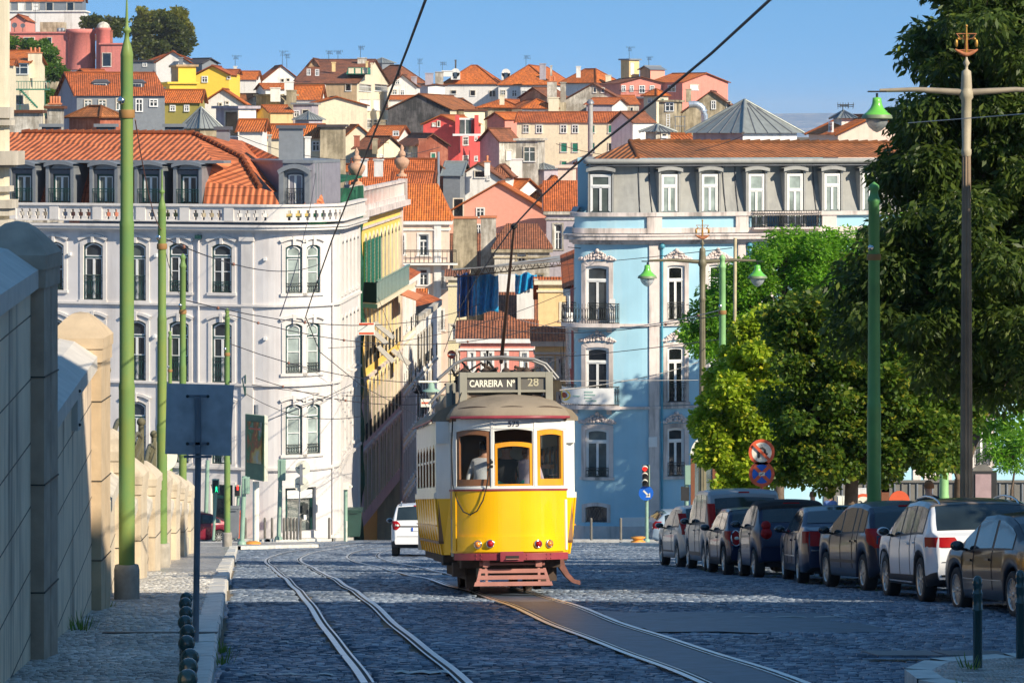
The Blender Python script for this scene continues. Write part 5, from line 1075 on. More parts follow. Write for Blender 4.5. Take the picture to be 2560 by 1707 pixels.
mb = MB(); mb.tube([P(1476, 385, 404), P(1476, 258, 404)], .32, plain('flue_grey', (.42, .4, .37), .6, streak=.4), 12); mb.lathe([(.5, 0), (.45, .2), (.3, .5), (.1, .55)], P(1476, 260, 404), ZINC, 12); tag(mb.build('flue_pipe'), 'tall grey chimney flue in front of the cream apartment house', 'pipe')
H('white rendered house with a brown hipped roof left of the concrete tower', (1528, 424), (1582, 410), (1636, 416), 308, 'W', 'b', 'bc', 280, drop=370)
H('grey concrete lift tower with a barred window', (1647, 424), (1686, 418), (1706, 426), 255, 'B', 'x', 'flat', 0, [('a', 1674, 268, 18, 18, 'w')], drop=340)
H('beige stained gable house behind the curved silver duct', (1704, 432), (1852, 424), (1862, 440), 285, 'B', 'b', 'bc', 229, [('a', 1784, 263, 8, 18, 'w'), ('a', 1822, 263, 8, 15, 'k')], drop=345, ch=[(1722, 225, 13, 20, 420, 'B')])
DUCT = plain('silver_duct', (.5, .56, .62), .35, metal=.6)
mb = MB(); pts = [P(1722, 262, 405)]+[P(1735+26*math.sin(a), 288-27*math.cos(a), 405) for a in [.0, .3, .6, .9, 1.2, 1.57]]+[P(1761, 318, 405), P(1761, 345, 405)]
mb.tube(pts, .44, DUCT, 14)
for k in range(1, len(pts)-1): mb.tube([pts[k]-(pts[k+1]-pts[k]).normalized()*.06, pts[k]+(pts[k+1]-pts[k]).normalized()*.06], .48, DUCT, 14)
tag(mb.build('duct_pipe'), 'fat curved silver ventilation duct on the roofs beside the grey pyramid roof', 'pipe')
mb = MB()
for px in (1666, 1674): mb.tube([P(px, 285, 404), P(px, 335, 404)], .05, WHITE, 4)
for k in range(8): mb.tube([P(1666, 288+6*k, 404), P(1674, 288+6*k, 404)], .04, WHITE, 4)
for px in (1688, 1700, 1712): mb.tube([P(px, 290, 404), P(px, 345, 404)], .05, ZINC, 4)
for py in (292, 316): mb.tube([P(1686, py, 404), P(1714, py, 404)], .05, ZINC, 4)
tag(mb.build('roof_ladder'), 'white ladder and grey pipe frame in front of the concrete lift tower', 'ladder')
py_ = H('big grey glass pyramid roof on a white base behind the blue building', (1732, 182), (1857, 180), (1992, 182), 333, 'L', 'z', 'pyr', 250, wall2='W', drop=365, ov=.3)
H('orange roof with a small zinc lantern left of the glass pyramid', (1625, 205), (1668, 203), (1740, 205), 362, 'W', 'n', 'bc', 337, drop=380)
H('small zinc lantern turret on the orange roof left of the pyramid', (1614, 200), (1640, 199), (1676, 200), 330, 'O', 'z', 'pyr', 312, [('b', 1658, 338, 10, 5, 'k')], drop=345)
H('pair of orange roofs with snow guards in the hollow', (1280, 338), (1345, 362), (1446, 336), 482, 'W', 'n', 'hip', 438, drop=540)
H('orange hipped roof running down behind the salmon gable', (1290, 322), (1380, 350), (1428, 320), 528, 'L', 'n', 'hip', 476, drop=620)
H('low orange roof above a white wall left of the hollow', (1232, 350), (1290, 358), (1350, 350), 482, 'W', 'n', 'ab', 448, drop=500)
H('light house with a bay window and conservatory in the hollow', (1290, 372), (1345, 366), (1362, 374), 352, 'O', 'x', 'flat', 0, [('a', 1324, 386, 26, 34, 'b')], ch=[(1292, 400, 28, 40, 362, 'W')], drop=460)
H('small grey skylight pyramid roof in the hollow', (1322, 345), (1360, 366), (1396, 345), 424, 'L', 'z', 'pyr', 408, drop=450)
H('white sunlit block beside the blue building mansard', (1395, 330), (1432, 345), (1440, 334), 420, 'E', 'x', 'flat', drop=520)
H('cream house with an orange roof, lantern and dormer at the right', (2022, 244), (2095, 232), (2280, 240), 338, 'E', 'n', 'ab', 290, [('a', 2079, 318, 8, 18, 'w')], drop=370)
H('small square lantern with a zinc cap on the cream right-hand house', (2084, 240), (2104, 238), (2134, 240), 296, 'W', 'z', 'pyr', 277, drop=312)
antenna(ORG and bpy.data.objects['hill_house'], 2107, 262, 18, 239)
H('orange-roofed cream house glimpsed behind the dark evergreen', (2230, 260), (2330, 252), (2500, 260), 345, 'E', 'n', 'ab', 300, drop=400)
# clutter of small fill roofs so that no bare hillside shows
R0 = random.Random(5)
fill = [(700, 232, 560), (860, 300, 540), (1000, 268, 520), (1140, 262, 540), (1240, 300, 500), (1330, 262, 520), (1430, 300, 440), (1560, 262, 500), (1590, 330, 430), (620, 250, 480), (1480, 420, 400), (1350, 470, 380), (960, 430, 380), (880, 430, 340), (1130, 400, 420), (780, 330, 420), (690, 310, 420), (640, 225, 560), (1900, 345, 400), (330, 200, 480), (230, 190, 460), (130, 200, 470), (420, 250, 440), (1040, 430, 420), (1520, 350, 470), (1640, 240, 470), (560, 235, 460), (1250, 420, 430)]
near = ['left of the tan crest house', 'under the white three-window gable', 'below the dark gable', 'left of the red-pink house', 'above the cream apartment house', 'beside the bright flue', 'behind the cream apartment roof', 'left of the weathered gable', 'right of the weathered gable', 'left of the cream gable', 'right of the cream apartments', 'in the hollow above the salmon gable', 'under the brick-red house', 'below the cream brown-roofed gable', 'under the red-pink house', 'below the cream gable', 'below the steep orange roof', 'below the crest antennas', 'right of the glass pyramid', 'behind the slate attic', 'beside the pink fortress house', 'behind the iron terrace stair', 'beside the yellow block', 'under the loggia tower', 'below the duct pipe', 'behind the rose pink house', 'above the low yellow wing', 'behind the lilac skylit house']
for i, (px, py, Y) in enumerate(fill):
    w = R0.uniform(30, 48); wl = R0.choice('WOCBLWE'); rf = R0.choice('obnm')
    nm = 'small %s-roofed %s house %s' % (dict(o='red', b='brown', n='orange', m='mossy')[rf], dict(W='white', O='patchy', C='cream', B='beige', L='lilac', E='peach')[wl], near[i])
    H(nm, (px-w, Y+6), (px+R0.uniform(-10, 10), Y), (px+w, Y+5), py, wl, rf, R0.choice(['ab', 'bc', 'hip']), py-R0.uniform(14, 24), drop=py+60, wins=[('a', px-w*.5, py+12, 6, 9, 'w'), ('b', px+w*.5, py+12, 6, 9, R0.choice('wgk'))])
# ================================================================ the tram
TY = plain('tram_yellow', (.92, .50, .0), .3, coat=.3, var=.06, vs=1.5, streak=.22, streakcol=(.5, .28, .03), bmp=.05, bs=3); TW = plain('tram_white', (.78, .77, .72), .35, coat=.2, var=.05, streak=.3, streakcol=(.5, .47, .4)); TR = plain('tram_roof_canvas', (.27, .22, .16), .85, var=.12, vs=2, bmp=.4, bs=15, streak=.4)
TRD = plain('tram_red_beam', (.30, .045, .06), .4, var=.2, vs=3); TBR = plain('tram_varnished_wood', (.26, .11, .045), .35, coat=.3); TOR = plain('tram_orange_wood', (.8, .33, .01), .3, coat=.4)
TUN = plain('underframe_grime', (.06, .04, .03), .85, var=.4, vs=6); TSLAT = plain('faded_red_slat', (.36, .15, .12), .6, var=.15); TGR = plain('sign_frame_grey', (.28, .27, .22), .6, var=.1); TINT = plain('tram_interior', (.24, .14, .08), .6)
TG = glassy('tram_glass', (.05, .06, .06), .03, .9); LENR = plain('red_lens', (.38, .006, .008), .4, coat=0, spec=.25); LENO = plain('amber_lens', (.8, .25, .02), .15, coat=1); CHR = plain('chrome', (.7, .7, .68), .15, metal=1, var=.03); INK = plain('dark_lettering', (.08, .08, .12), .6); LET = plain('white_lettering', (.85, .82, .68), .6); LET2 = plain('faded_cream_lettering', (.5, .46, .32), .7); RUB = plain('rubber', (.02, .02, .02), .8)
TP = Vector((XP(1284, 50.8), 50.8, gz(50.8)+.02))
TRAM = thing('tram', 'yellow and white vintage tram number 28 seen from behind on the right-hand track', 'tram', TP, (math.atan(-.118), 0, math.radians(4.8)))
def bl(mb, name, par=TRAM, bev=0): return mb.build(name, par, local=True, bev=bev)
hw = .915
end = lambda x: .46*(abs(x)/hw)**2.6
pts = [(-hw, 1.35)]+[(-hw+.0, .72)]+[(hw*math.sin(t), .46*abs(math.sin(t))**2.6+(0)) for t in np.linspace(-pi/2, pi/2, 49)]+[(hw, .72), (hw, 1.35)]
def clean(p):
    o = [p[0]]
    for q in p[1:]:
        if math.hypot(q[0]-o[-1][0], q[1]-o[-1][1]) > .012: o.append(q)
    return o
fe = Fac(clean(pts))
def ux(x): 
    best = min(((abs(fe.pos(u, 0, 0).x-x)+(0 if fe.pos(u, 0, 0).y < .5 else 5), u) for u in [fe.L*k/1500 for k in range(1501)])); return best[1]
U0, U1 = ux(-hw+.004), ux(hw-.004)
wn = [(-.87, -.35, 1.72, 2.62, .03), (-.285, .335, 1.72, 2.62, .03), (.405, .865, 1.72, 2.62, .025)]
WN = [(ux(a), ux(b), c, d, e) for a, b, c, d, e in wn]
mb = MB(); fe.wall(mb, 0, fe.L, 1.66, 2.80, WN+[(.12, .5, 1.0, 2.6, 0)], TW, .06); bl(mb, 'upper_panel')
mb = MB(); fe.wall(mb, 0, fe.L, .66, 1.655, [(.12, .5, .7, 1.66, 0)], TY, .05)
fe.fbox(mb, U0+.12, U1-.12, .68, .925, 0, .035, TY); fe.fbox(mb, U0-.02, U0+.06, .7, 1.64, 0, .015, TY); fe.fbox(mb, U1-.07, U1-.02, .7, 1.5, 0, .02, TW)
bl(mb, 'dash_panel', bev=.006)
mb = MB(); fe.fbox(mb, 0, fe.L, 1.645, 1.675, 0, .015, TRD); fe.fbox(mb, 0, fe.L, 2.63, 2.64, 0, .012, TW); fe.fbox(mb, U0, U1, 1.675, 1.70, 0, .02, TW)
for x in (-.318, .37): fe.fbox(mb, ux(x)-.02, ux(x)+.02, 1.68, 2.8, 0, .012, TW)
bl(mb, 'body_trim')
mb = MB(); fe.fbox(mb, U0+.05, U1-.05, .55, .66, -.1, .045, TRD)
for x in (-.52, .55, -.2, .17): 
    for dx in (-.035, .035):
        for z in (.575, .635): q = fe.pos(ux(x+dx), .05, z); mb.ball(q, .013, TRD, 6, 4)
fe.fbox(mb, ux(-.2), ux(.15), .53, .685, .03, .1, TRD); fe.fbox(mb, ux(-.12), ux(.08), .58, .62, .1, .108, RUB); fe.fbox(mb, ux(-.12), ux(.08), .56, .575, .08, .14, TSLAT); bl(mb, 'bumper', bev=.006)
for i, (a, b, c, d, e) in enumerate(WN):
    col = (TBR, TOR, TOR)[i]; t = .06 if i != 1 else .05; dtop = d if i != 1 else d-.2
    mb = MB(); o_ = arch(a+.01, b-.01, c+.02, dtop, e); i_ = arch(a+t, b-t, c+.11 if i != 1 else c+.03, dtop-t-.02, e); fe.band(mb, i_, o_, -.05, -.01, col)
    fe.fbox(mb, a+.01, b-.01, c+.005, c+.11 if i != 1 else c+.03, -.05, -.008, col)
    o = bl(mb, 'window'); p_ = MB(); fe.fill(p_, i_, -.03, TG); bl(p_, 'pane', o)
for x, z, m in ((-.53, .80, LENO), (-.35, .81, LENR), (.385, .80, LENR), (.56, .80, LENO)):
    u = ux(x); q = fe.pos(u, .02, z); n = (fe.pos(u, 1, z)-fe.pos(u, 0, z)); R = n.to_track_quat('Z', 'Y').to_matrix()
    mb = MB(); mb.lathe([(.066, 0), (.07, .03), (.062, .055), (.05, .05)], q, CHR, 20, R=R, caps=False); o = bl(mb, 'tail_lamp'); mb = MB(); mb.lathe([(.052, .045), (.045, .065), (.028, .082), (.001, .088)], q, m, 20, R=R, caps=False); bl(mb, 'lens', o)
text_mesh('575', 'fleet_number', Matrix.Translation(fe.pos(ux(.03), .008, 2.70)) @ Matrix.Rotation(pi/2, 4, 'X'), INK, .125, TRAM, .002, .002)
# left vestibule door
mb = MB(); mb.box(-hw+.03, -hw+.05, .78, 1.25, .55, 2.62, TUN); mb.box(-hw-.005, -hw+.03, 1.0, 1.04, .6, 2.6, TW); mb.box(-hw-.002, -hw+.03, .84, .98, 1.2, 2.5, TBR); bl(mb, 'door')
# main saloon
LX = [(-1.14, 7.2), (-1.14, 1.42)]; RX = [(1.14, 1.42), (1.14, 7.2)]
def sidewall(pts, mir):
    f = Fac(pts); holes = [(.28+.92*k, .28+.92*k+.68, 1.72, 2.42, .1) for k in range(6)]
    mb = MB(); f.wall(mb, 0, f.L, 1.55, 2.78, holes, TW, .05); f.fbox(mb, 0, f.L, 1.53, 1.62, 0, .03, TW); bl(mb, 'side_panel')
    mb = MB(); rows = []
    for z, v in ((1.53, 0), (1.1, -.02), (.9, -.06), (.62, -.11)): rows.append([f.pos(u, v, z) for u in (0, f.L)])
    mb.grid(rows, TY, sm=True, flip=True)
    for k in range(9): 
        u = f.L*k/8.; mb.tube([f.pos(u, .01, 1.53), f.pos(u, -.05, .9), f.pos(u, -.1, .62)], .018, TY, 5)
    f.fbox(mb, 0, f.L, 1.08, 1.1, -.03, .01, TOR); bl(mb, 'lower_panel')
    for h in holes:
        mb = MB(); f.band(mb, arch(h[0]+.05, h[1]-.05, h[2]+.02, h[3]-.05, .08), arch(h[0], h[1], h[2], h[3], .1), -.04, 0, TBR); f.fbox(mb, h[0]+.03, h[1]-.03, 2.12, 2.16, -.04, -.01, TW); o = bl(mb, 'side_window'); mb = MB(); f.fill(mb, arch(h[0]+.04, h[1]-.04, h[2], h[3]-.04, .08), -.03, TG); bl(mb, 'pane', o)
    return f
sidewall(LX, 0); sidewall(RX, 1)
mb = MB()
for s in (-1, 1):
    q = [(s*1.14, 1.42), (s*.915, 1.3)]
    mb.poly([(q[0][0], q[0][1], 1.53), (q[1][0], q[1][1], 1.53), (q[1][0], q[1][1], 2.8), (q[0][0], q[0][1], 2.8)], TW); mb.poly([(s*1.03, 1.42, .62), (q[1][0], q[1][1], .62), (q[1][0], q[1][1], 1.53), (q[0][0], q[0][1], 1.53)], TY)
    mb.box(min(s*1.14, s*.93), max(s*1.14, s*.93), 1.3, 1.42, 2.42, 2.79, TW); bl(mb, 'end_panel'); mb = MB()
mb.box(-1.12, 1.12, 7.2, 7.25, .62, 2.78, TW); bl(mb, 'bulkhead'); mb = MB(); mb.poly([(-hw, 8.4, .66), (hw, 8.4, .66), (hw, 8.4, 2.8), (-hw, 8.4, 2.8)], TW)
for s in (-1, 1): mb.poly([(s*hw, 7.25, .66), (s*hw, 8.4, .66), (s*hw, 8.4, 1.65), (s*hw, 7.25, 1.65)], TY)
bl(mb, 'front_panel')
# roof: end dome and saloon roof
def roofring(z, k, n=25):
    P_ = []
    for t in np.linspace(-pi/2, pi/2, n): P_.append(((hw+.05)*math.sin(t)*k, .46*abs(math.sin(t))**2.6-.06+(1-k)*1.45, z))
    return [(-(hw+.05)*k, 1.5, z)]+P_+[((hw+.05)*k, 1.5, z)]
mb = MB(); rows = [roofring(2.80, .97), roofring(2.80, 1.0), roofring(2.86, 1.0), roofring(2.97, .93), roofring(3.08, .8), roofring(3.16, .62), roofring(3.2, .4), roofring(3.22, .15), roofring(3.22, .02)]
mb.grid(rows, TR, sm=True, flip=True); rows = []
for x, z in ((-1.2, 2.78), (-1.2, 2.84), (-1.1, 2.95), (-.85, 3.06), (-.5, 3.14), (0, 3.18), (.5, 3.14), (.85, 3.06), (1.1, 2.95), (1.2, 2.84), (1.2, 2.78)): rows.append([(x, y, z) for y in (1.3, 4, 7.3)])
mb.grid(rows, TR, sm=True, flip=True); mb.poly([(-1.2, 1.3, 2.78), (-1.2, 1.3, 2.84), (-1.1, 1.3, 2.95), (-.85, 1.3, 3.06), (-.5, 1.3, 3.14), (0, 1.3, 3.18), (.5, 1.3, 3.14), (.85, 1.3, 3.06), (1.1, 1.3, 2.95), (1.2, 1.3, 2.84), (1.2, 1.3, 2.78)][::-1], TR)
for (a, b) in ((-.86, -.3), (-.28, .3), (.33, .87)): mb.tube([Vector((x, .46*(abs(x)/hw)**2.6+.06, 2.95+.03*math.sin((x-a)/(b-a)*pi))) for x in np.linspace(a, b, 9)], .014, TUN, 5)
mb.box(-.92, .92, .4, 8.4, 2.76, 2.8, TINT); bl(mb, 'roof')
mb = MB(); mb.tube([Vector((q[0], q[1]-.02, 2.815)) for q in roofring(0, 1.0)][2:-2], .022, TRD, 6); mb.tube([Vector((-1.21, 1.3, 2.8)), Vector((-1.21, 7.2, 2.8))], .018, TRD, 5); mb.tube([Vector((x, .46*(abs(x)/hw)**2.6-.14, 2.80)) for x in np.linspace(-.8, .88, 11)], .018, TRD, 6); bl(mb, 'gutter_rail')
# destination sign
mb = MB(); y0 = .78
mb.box(-.78, -.66, y0, y0+.25, 3.02, 3.56, TGR); mb.box(.62, .74, y0, y0+.25, 3.02, 3.56, TGR); mb.box(-.66, .62, y0, y0+.25, 3.47, 3.56, TGR); mb.box(-.66, .62, y0, y0+.25, 3.23, 3.27, TGR); mb.box(.165, .215, y0-.002, y0+.25, 3.18, 3.47, TGR); mb.box(-.62, .6, y0+.26, y0+.3, 3.2, 3.5, TGR)
SB = plain('sign_board', (.09, .085, .08), .5, var=.15); mb.box(-.66, .165, y0+.04, y0+.1, 3.27, 3.47, SB); mb.box(.215, .62, y0+.04, y0+.1, 3.27, 3.47, plain('sign_board_pale', (.15, .14, .12), .4))
mb.tube([(-.66, y0+.1, 3.13), (0, y0+.02, 3.22), (.62, y0+.1, 3.1)], .012, RUB, 4); mb.tube([(.45, y0+.1, 3.2), (.6, y0+.1, 3.17), (.64, y0+.1, 3.05)], .012, RUB, 4)
S = bl(mb, 'destination_sign', bev=.006)
RX90 = Matrix.Rotation(pi/2, 4, 'X')
t = text_mesh('CARREIRA  Nº', 'sign_lettering', Matrix.Translation((-.248, y0+.036, 3.372)) @ RX90 @ Matrix.Diagonal((.86, 1.12, 1, 1)), LET, .137, TRAM, .002, .0035); t.parent = S
t = text_mesh('28', 'sign_lettering', Matrix.Translation((.42, y0+.036, 3.39)) @ RX90 @ Matrix.Diagonal((1.1, 1.1, 1, 1)), LET2, .17, TRAM, .002, .002); t.parent = S
mb = MB()
for y in (2.2, 3.3): mb.lathe([(.32, 0), (.32, .1), (.22, .24), (.1, .3), (.01, .31)], (-.72, y, 2.98), TR, 14)
mb.box(-.98, -.72, 2.6, 3.1, 3.02, 3.24, TGR); mb.box(-.95, -.8, 1.5, 1.7, 3.0, 3.42, TGR); mb.box(-.86, -.84, 1.45, 1.5, 3.05, 3.4, SB); bl(mb, 'roof_ventilators')
# roof rack with trolley gear
mb = MB(); GAL = plain('galvanised_tube', (.24, .24, .24), .5, metal=.4)
for y in (2.0, 2.5): mb.tube([(-1.05, y, 3.5), (-.75, y, 3.76), (-.6, y, 3.83), (0, y, 3.86), (.55, y, 3.82), (.75, y, 3.74), (.95, y, 3.5)], .028, GAL, 6)
for y in (5.2, 5.8): mb.tube([(-1.0, y, 3.2), (-.7, y, 3.5), (0, y, 3.6), (.7, y, 3.5), (.95, y, 3.2)], .02, GAL, 5)
R0 = random.Random(3)
for k in range(60): a = Vector((R0.uniform(-.75, .75), R0.uniform(2.4, 3.8), R0.uniform(3.4, 3.72))); b = a+Vector((R0.uniform(-.3, .3), R0.uniform(-.3, .3), R0.uniform(-.2, .2))); mb.tube([a, b], R0.uniform(.012, .03), RUB if k % 2 else TUN, 5)
for x in (-.55, -.2, .15, .5): mb.ball((x, 2.9, 3.64), .08, TUN, 8, 6); mb.tube([(x, 2.9, 3.15), (x, 2.9, 3.8)], .02, TUN, 5)
mb.box(-.7, .7, 2.6, 3.9, 3.16, 3.3, TUN)
for x in (-.6, .6): mb.box(x-.05, x+.05, 2.5, 3.9, 3.1, 3.6, TUN)
bl(mb, 'roof_gear')
mb = MB(); A = P(1253, 905, 55.2); B = P(1285, 566, 49.3); iM = (Matrix.Translation(TP) @ TRAM.rotation_euler.to_matrix().to_4x4()).inverted()
a_, b_ = iM @ A, iM @ B; mb.tube([a_, a_.lerp(b_, .5), b_], [.035, .028, .018], plain('trolley_pole_rust', (.12, .06, .04), .6), 8); mb.ball(b_, .05, RUB, 8, 6); bl(mb, 'trolley_pole')
# cable loop hung on the left
mb = MB(); g = lambda x, z, d=.05: fe.pos(ux(x), d, z); mb.tube([Vector((-.92, .42, 2.82)), g(-.905, 2.3), g(-.89, 1.75), g(-.83, 1.5), g(-.74, 1.32), g(-.64, 1.27), g(-.54, 1.33), g(-.45, 1.5), g(-.4, 1.7), g(-.36, 1.95), g(-.345, 2.05), g(-.33, 2.15)], .011, RUB, 6)
mb.ball(g(-.325, 2.1), .03, RUB, 8, 6); mb.ball(g(-.32, 2.03), .025, RUB, 8, 6); mb.tube([Vector((-.92, .4, 2.83)), Vector((-.72, .85, 3.3)), Vector((-.62, .9, 3.58))], .009, RUB, 4); bl(mb, 'trolley_rope')
# underframe, lifeguard, steps
mb = MB(); mb.box(-.8, .8, .5, 8.0, .42, .62, TUN); mb.box(-1.0, 1.0, 1.45, 7.1, .5, .62, TUN)
for s in (-1, 1):
    for y in (2.35, 5.2): mb.lathe([(.08, -.03), (.33, -.03), (.36, -.06), (.36, -.08), (.33, .04), (.08, .05)], (s*.45, y, .33), TUN, 24, R=Matrix.Rotation(pi/2, 3, 'Y'))
    mb.box(s*.62-.05, s*.62+.05, 1.5, 6.2, .22, .5, TUN); mb.box(s*.6-.08, s*.6+.1, 1.0, 1.3, .1, .5, TUN); mb.box(s*.5-.06, s*.5+.06, 1.3, 1.45, .05, .5, TUN)
mb.box(-.9, -.7, .9, 1.25, .28, .5, TUN); mb.box(-1.02, -.75, 1.5, 2.0, .45, .66, RUB); mb.lathe([(.08, -.2), (.11, -.15), (.11, .15), (.08, .2)], (-.42, .9, .42), TGR, 14); mb.box(-.3, .3, .6, 1.2, .3, .5, TUN)
for k in range(3): mb.tube([(.52+.06*k, .75, .52), (.55+.06*k, .7, .38), (.62+.05*k, .75, .34), (.68, .8, .5)], .012, RUB, 5)
bl(mb, 'underframe')
mb = MB()
for i, (z, w, y) in enumerate(((.40, .52, .12), (.30, .56, .06), (.20, .61, .0))): mb.prism([(-w-.02, y, z-.055), (w+.02, y, z-.055), (w, y+.01, z+.01), (-w, y+.01, z+.01)], (0, .03, 0), TSLAT)
for x in (-.42, .42): mb.prism([(x-.02, .04, .15), (x+.02, .04, .15), (x+.02, .16, .46), (x-.02, .16, .46)], (0, .03, 0), TSLAT); mb.box(x-.05, x+.05, .12, .3, .44, .55, TSLAT)
for s in (-1, 1): mb.prism([(s*.6, .03, .17), (s*.54, .03, .17), (s*.49, .15, .42), (s*.53, .15, .42)], (0, .03, 0), TSLAT)
mb.tube([(-.46, .22, .49), (.46, .22, .49)], .022, TSLAT, 8)
for s in (-1, 1): mb.tube([(s*.46, .22, .49), (s*.52, .22, .49)], .04, TSLAT, 8)
bl(mb, 'lifeguard')
mb = MB(); mb.prism([(.76, .6, .56), (.86, .6, .56), (.89, .6, .44), (.95, .6, .32), (1.04, .6, .22), (1.13, .6, .2), (1.13, .6, .13), (1.0, .6, .17), (.9, .6, .26), (.8, .6, .4)], (0, .3, 0), plain('rusty_step', (.2, .08, .06), .7, var=.25, vs=8)); mb.box(.5, .76, .7, 1.0, .2, .5, TUN); bl(mb, 'step_plate')
# interior
mb = MB(); mb.box(-.88, .88, .5, 1.35, .7, .74, TINT); mb.box(-1.1, 1.1, 1.4, 7.2, .8, .84, TINT)
mb.box(-1.1, -.42, 1.4, 1.44, .8, 2.75, TINT); mb.box(.5, 1.1, 1.4, 1.44, .8, 1.7, TINT); mb.box(.5, .54, 1.38, 1.44, 1.7, 2.7, TBR); mb.box(.86, .9, 1.38, 1.44, 1.7, 2.7, TBR); mb.box(-.42, .5, 1.4, 1.44, 2.45, 2.75, TINT)
for k in range(5):
    for s in (-1, 1): mb.box(s*.95-.05 if s < 0 else .25, -.25 if s < 0 else 1.0, 2.2+1*k, 2.25+1*k, .85, 1.75, TBR) if s > 0 else mb.box(-1.0, -.3, 2.2+k, 2.25+k, .85, 1.75, TBR)
mb.box(.3, .75, .68, .9, .75, 1.75, TUN); mb.lathe([(.13, 0), (.13, .06), (.05, .09), (.03, .14)], (.62, .72, 1.76), RUB, 16); mb.tube([(.62, .72, 1.88), (.78, .66, 1.9)], .015, CHR, 6)
for k in range(4): mb.tube([(.52+.1*k, 1.2, 2.3), (.52+.1*k, 1.2, 2.08)], .012, TOR, 5)
mb.box(.5, .78, 1.15, 1.22, 2.0, 2.07, TOR); bl(mb, 'interior')
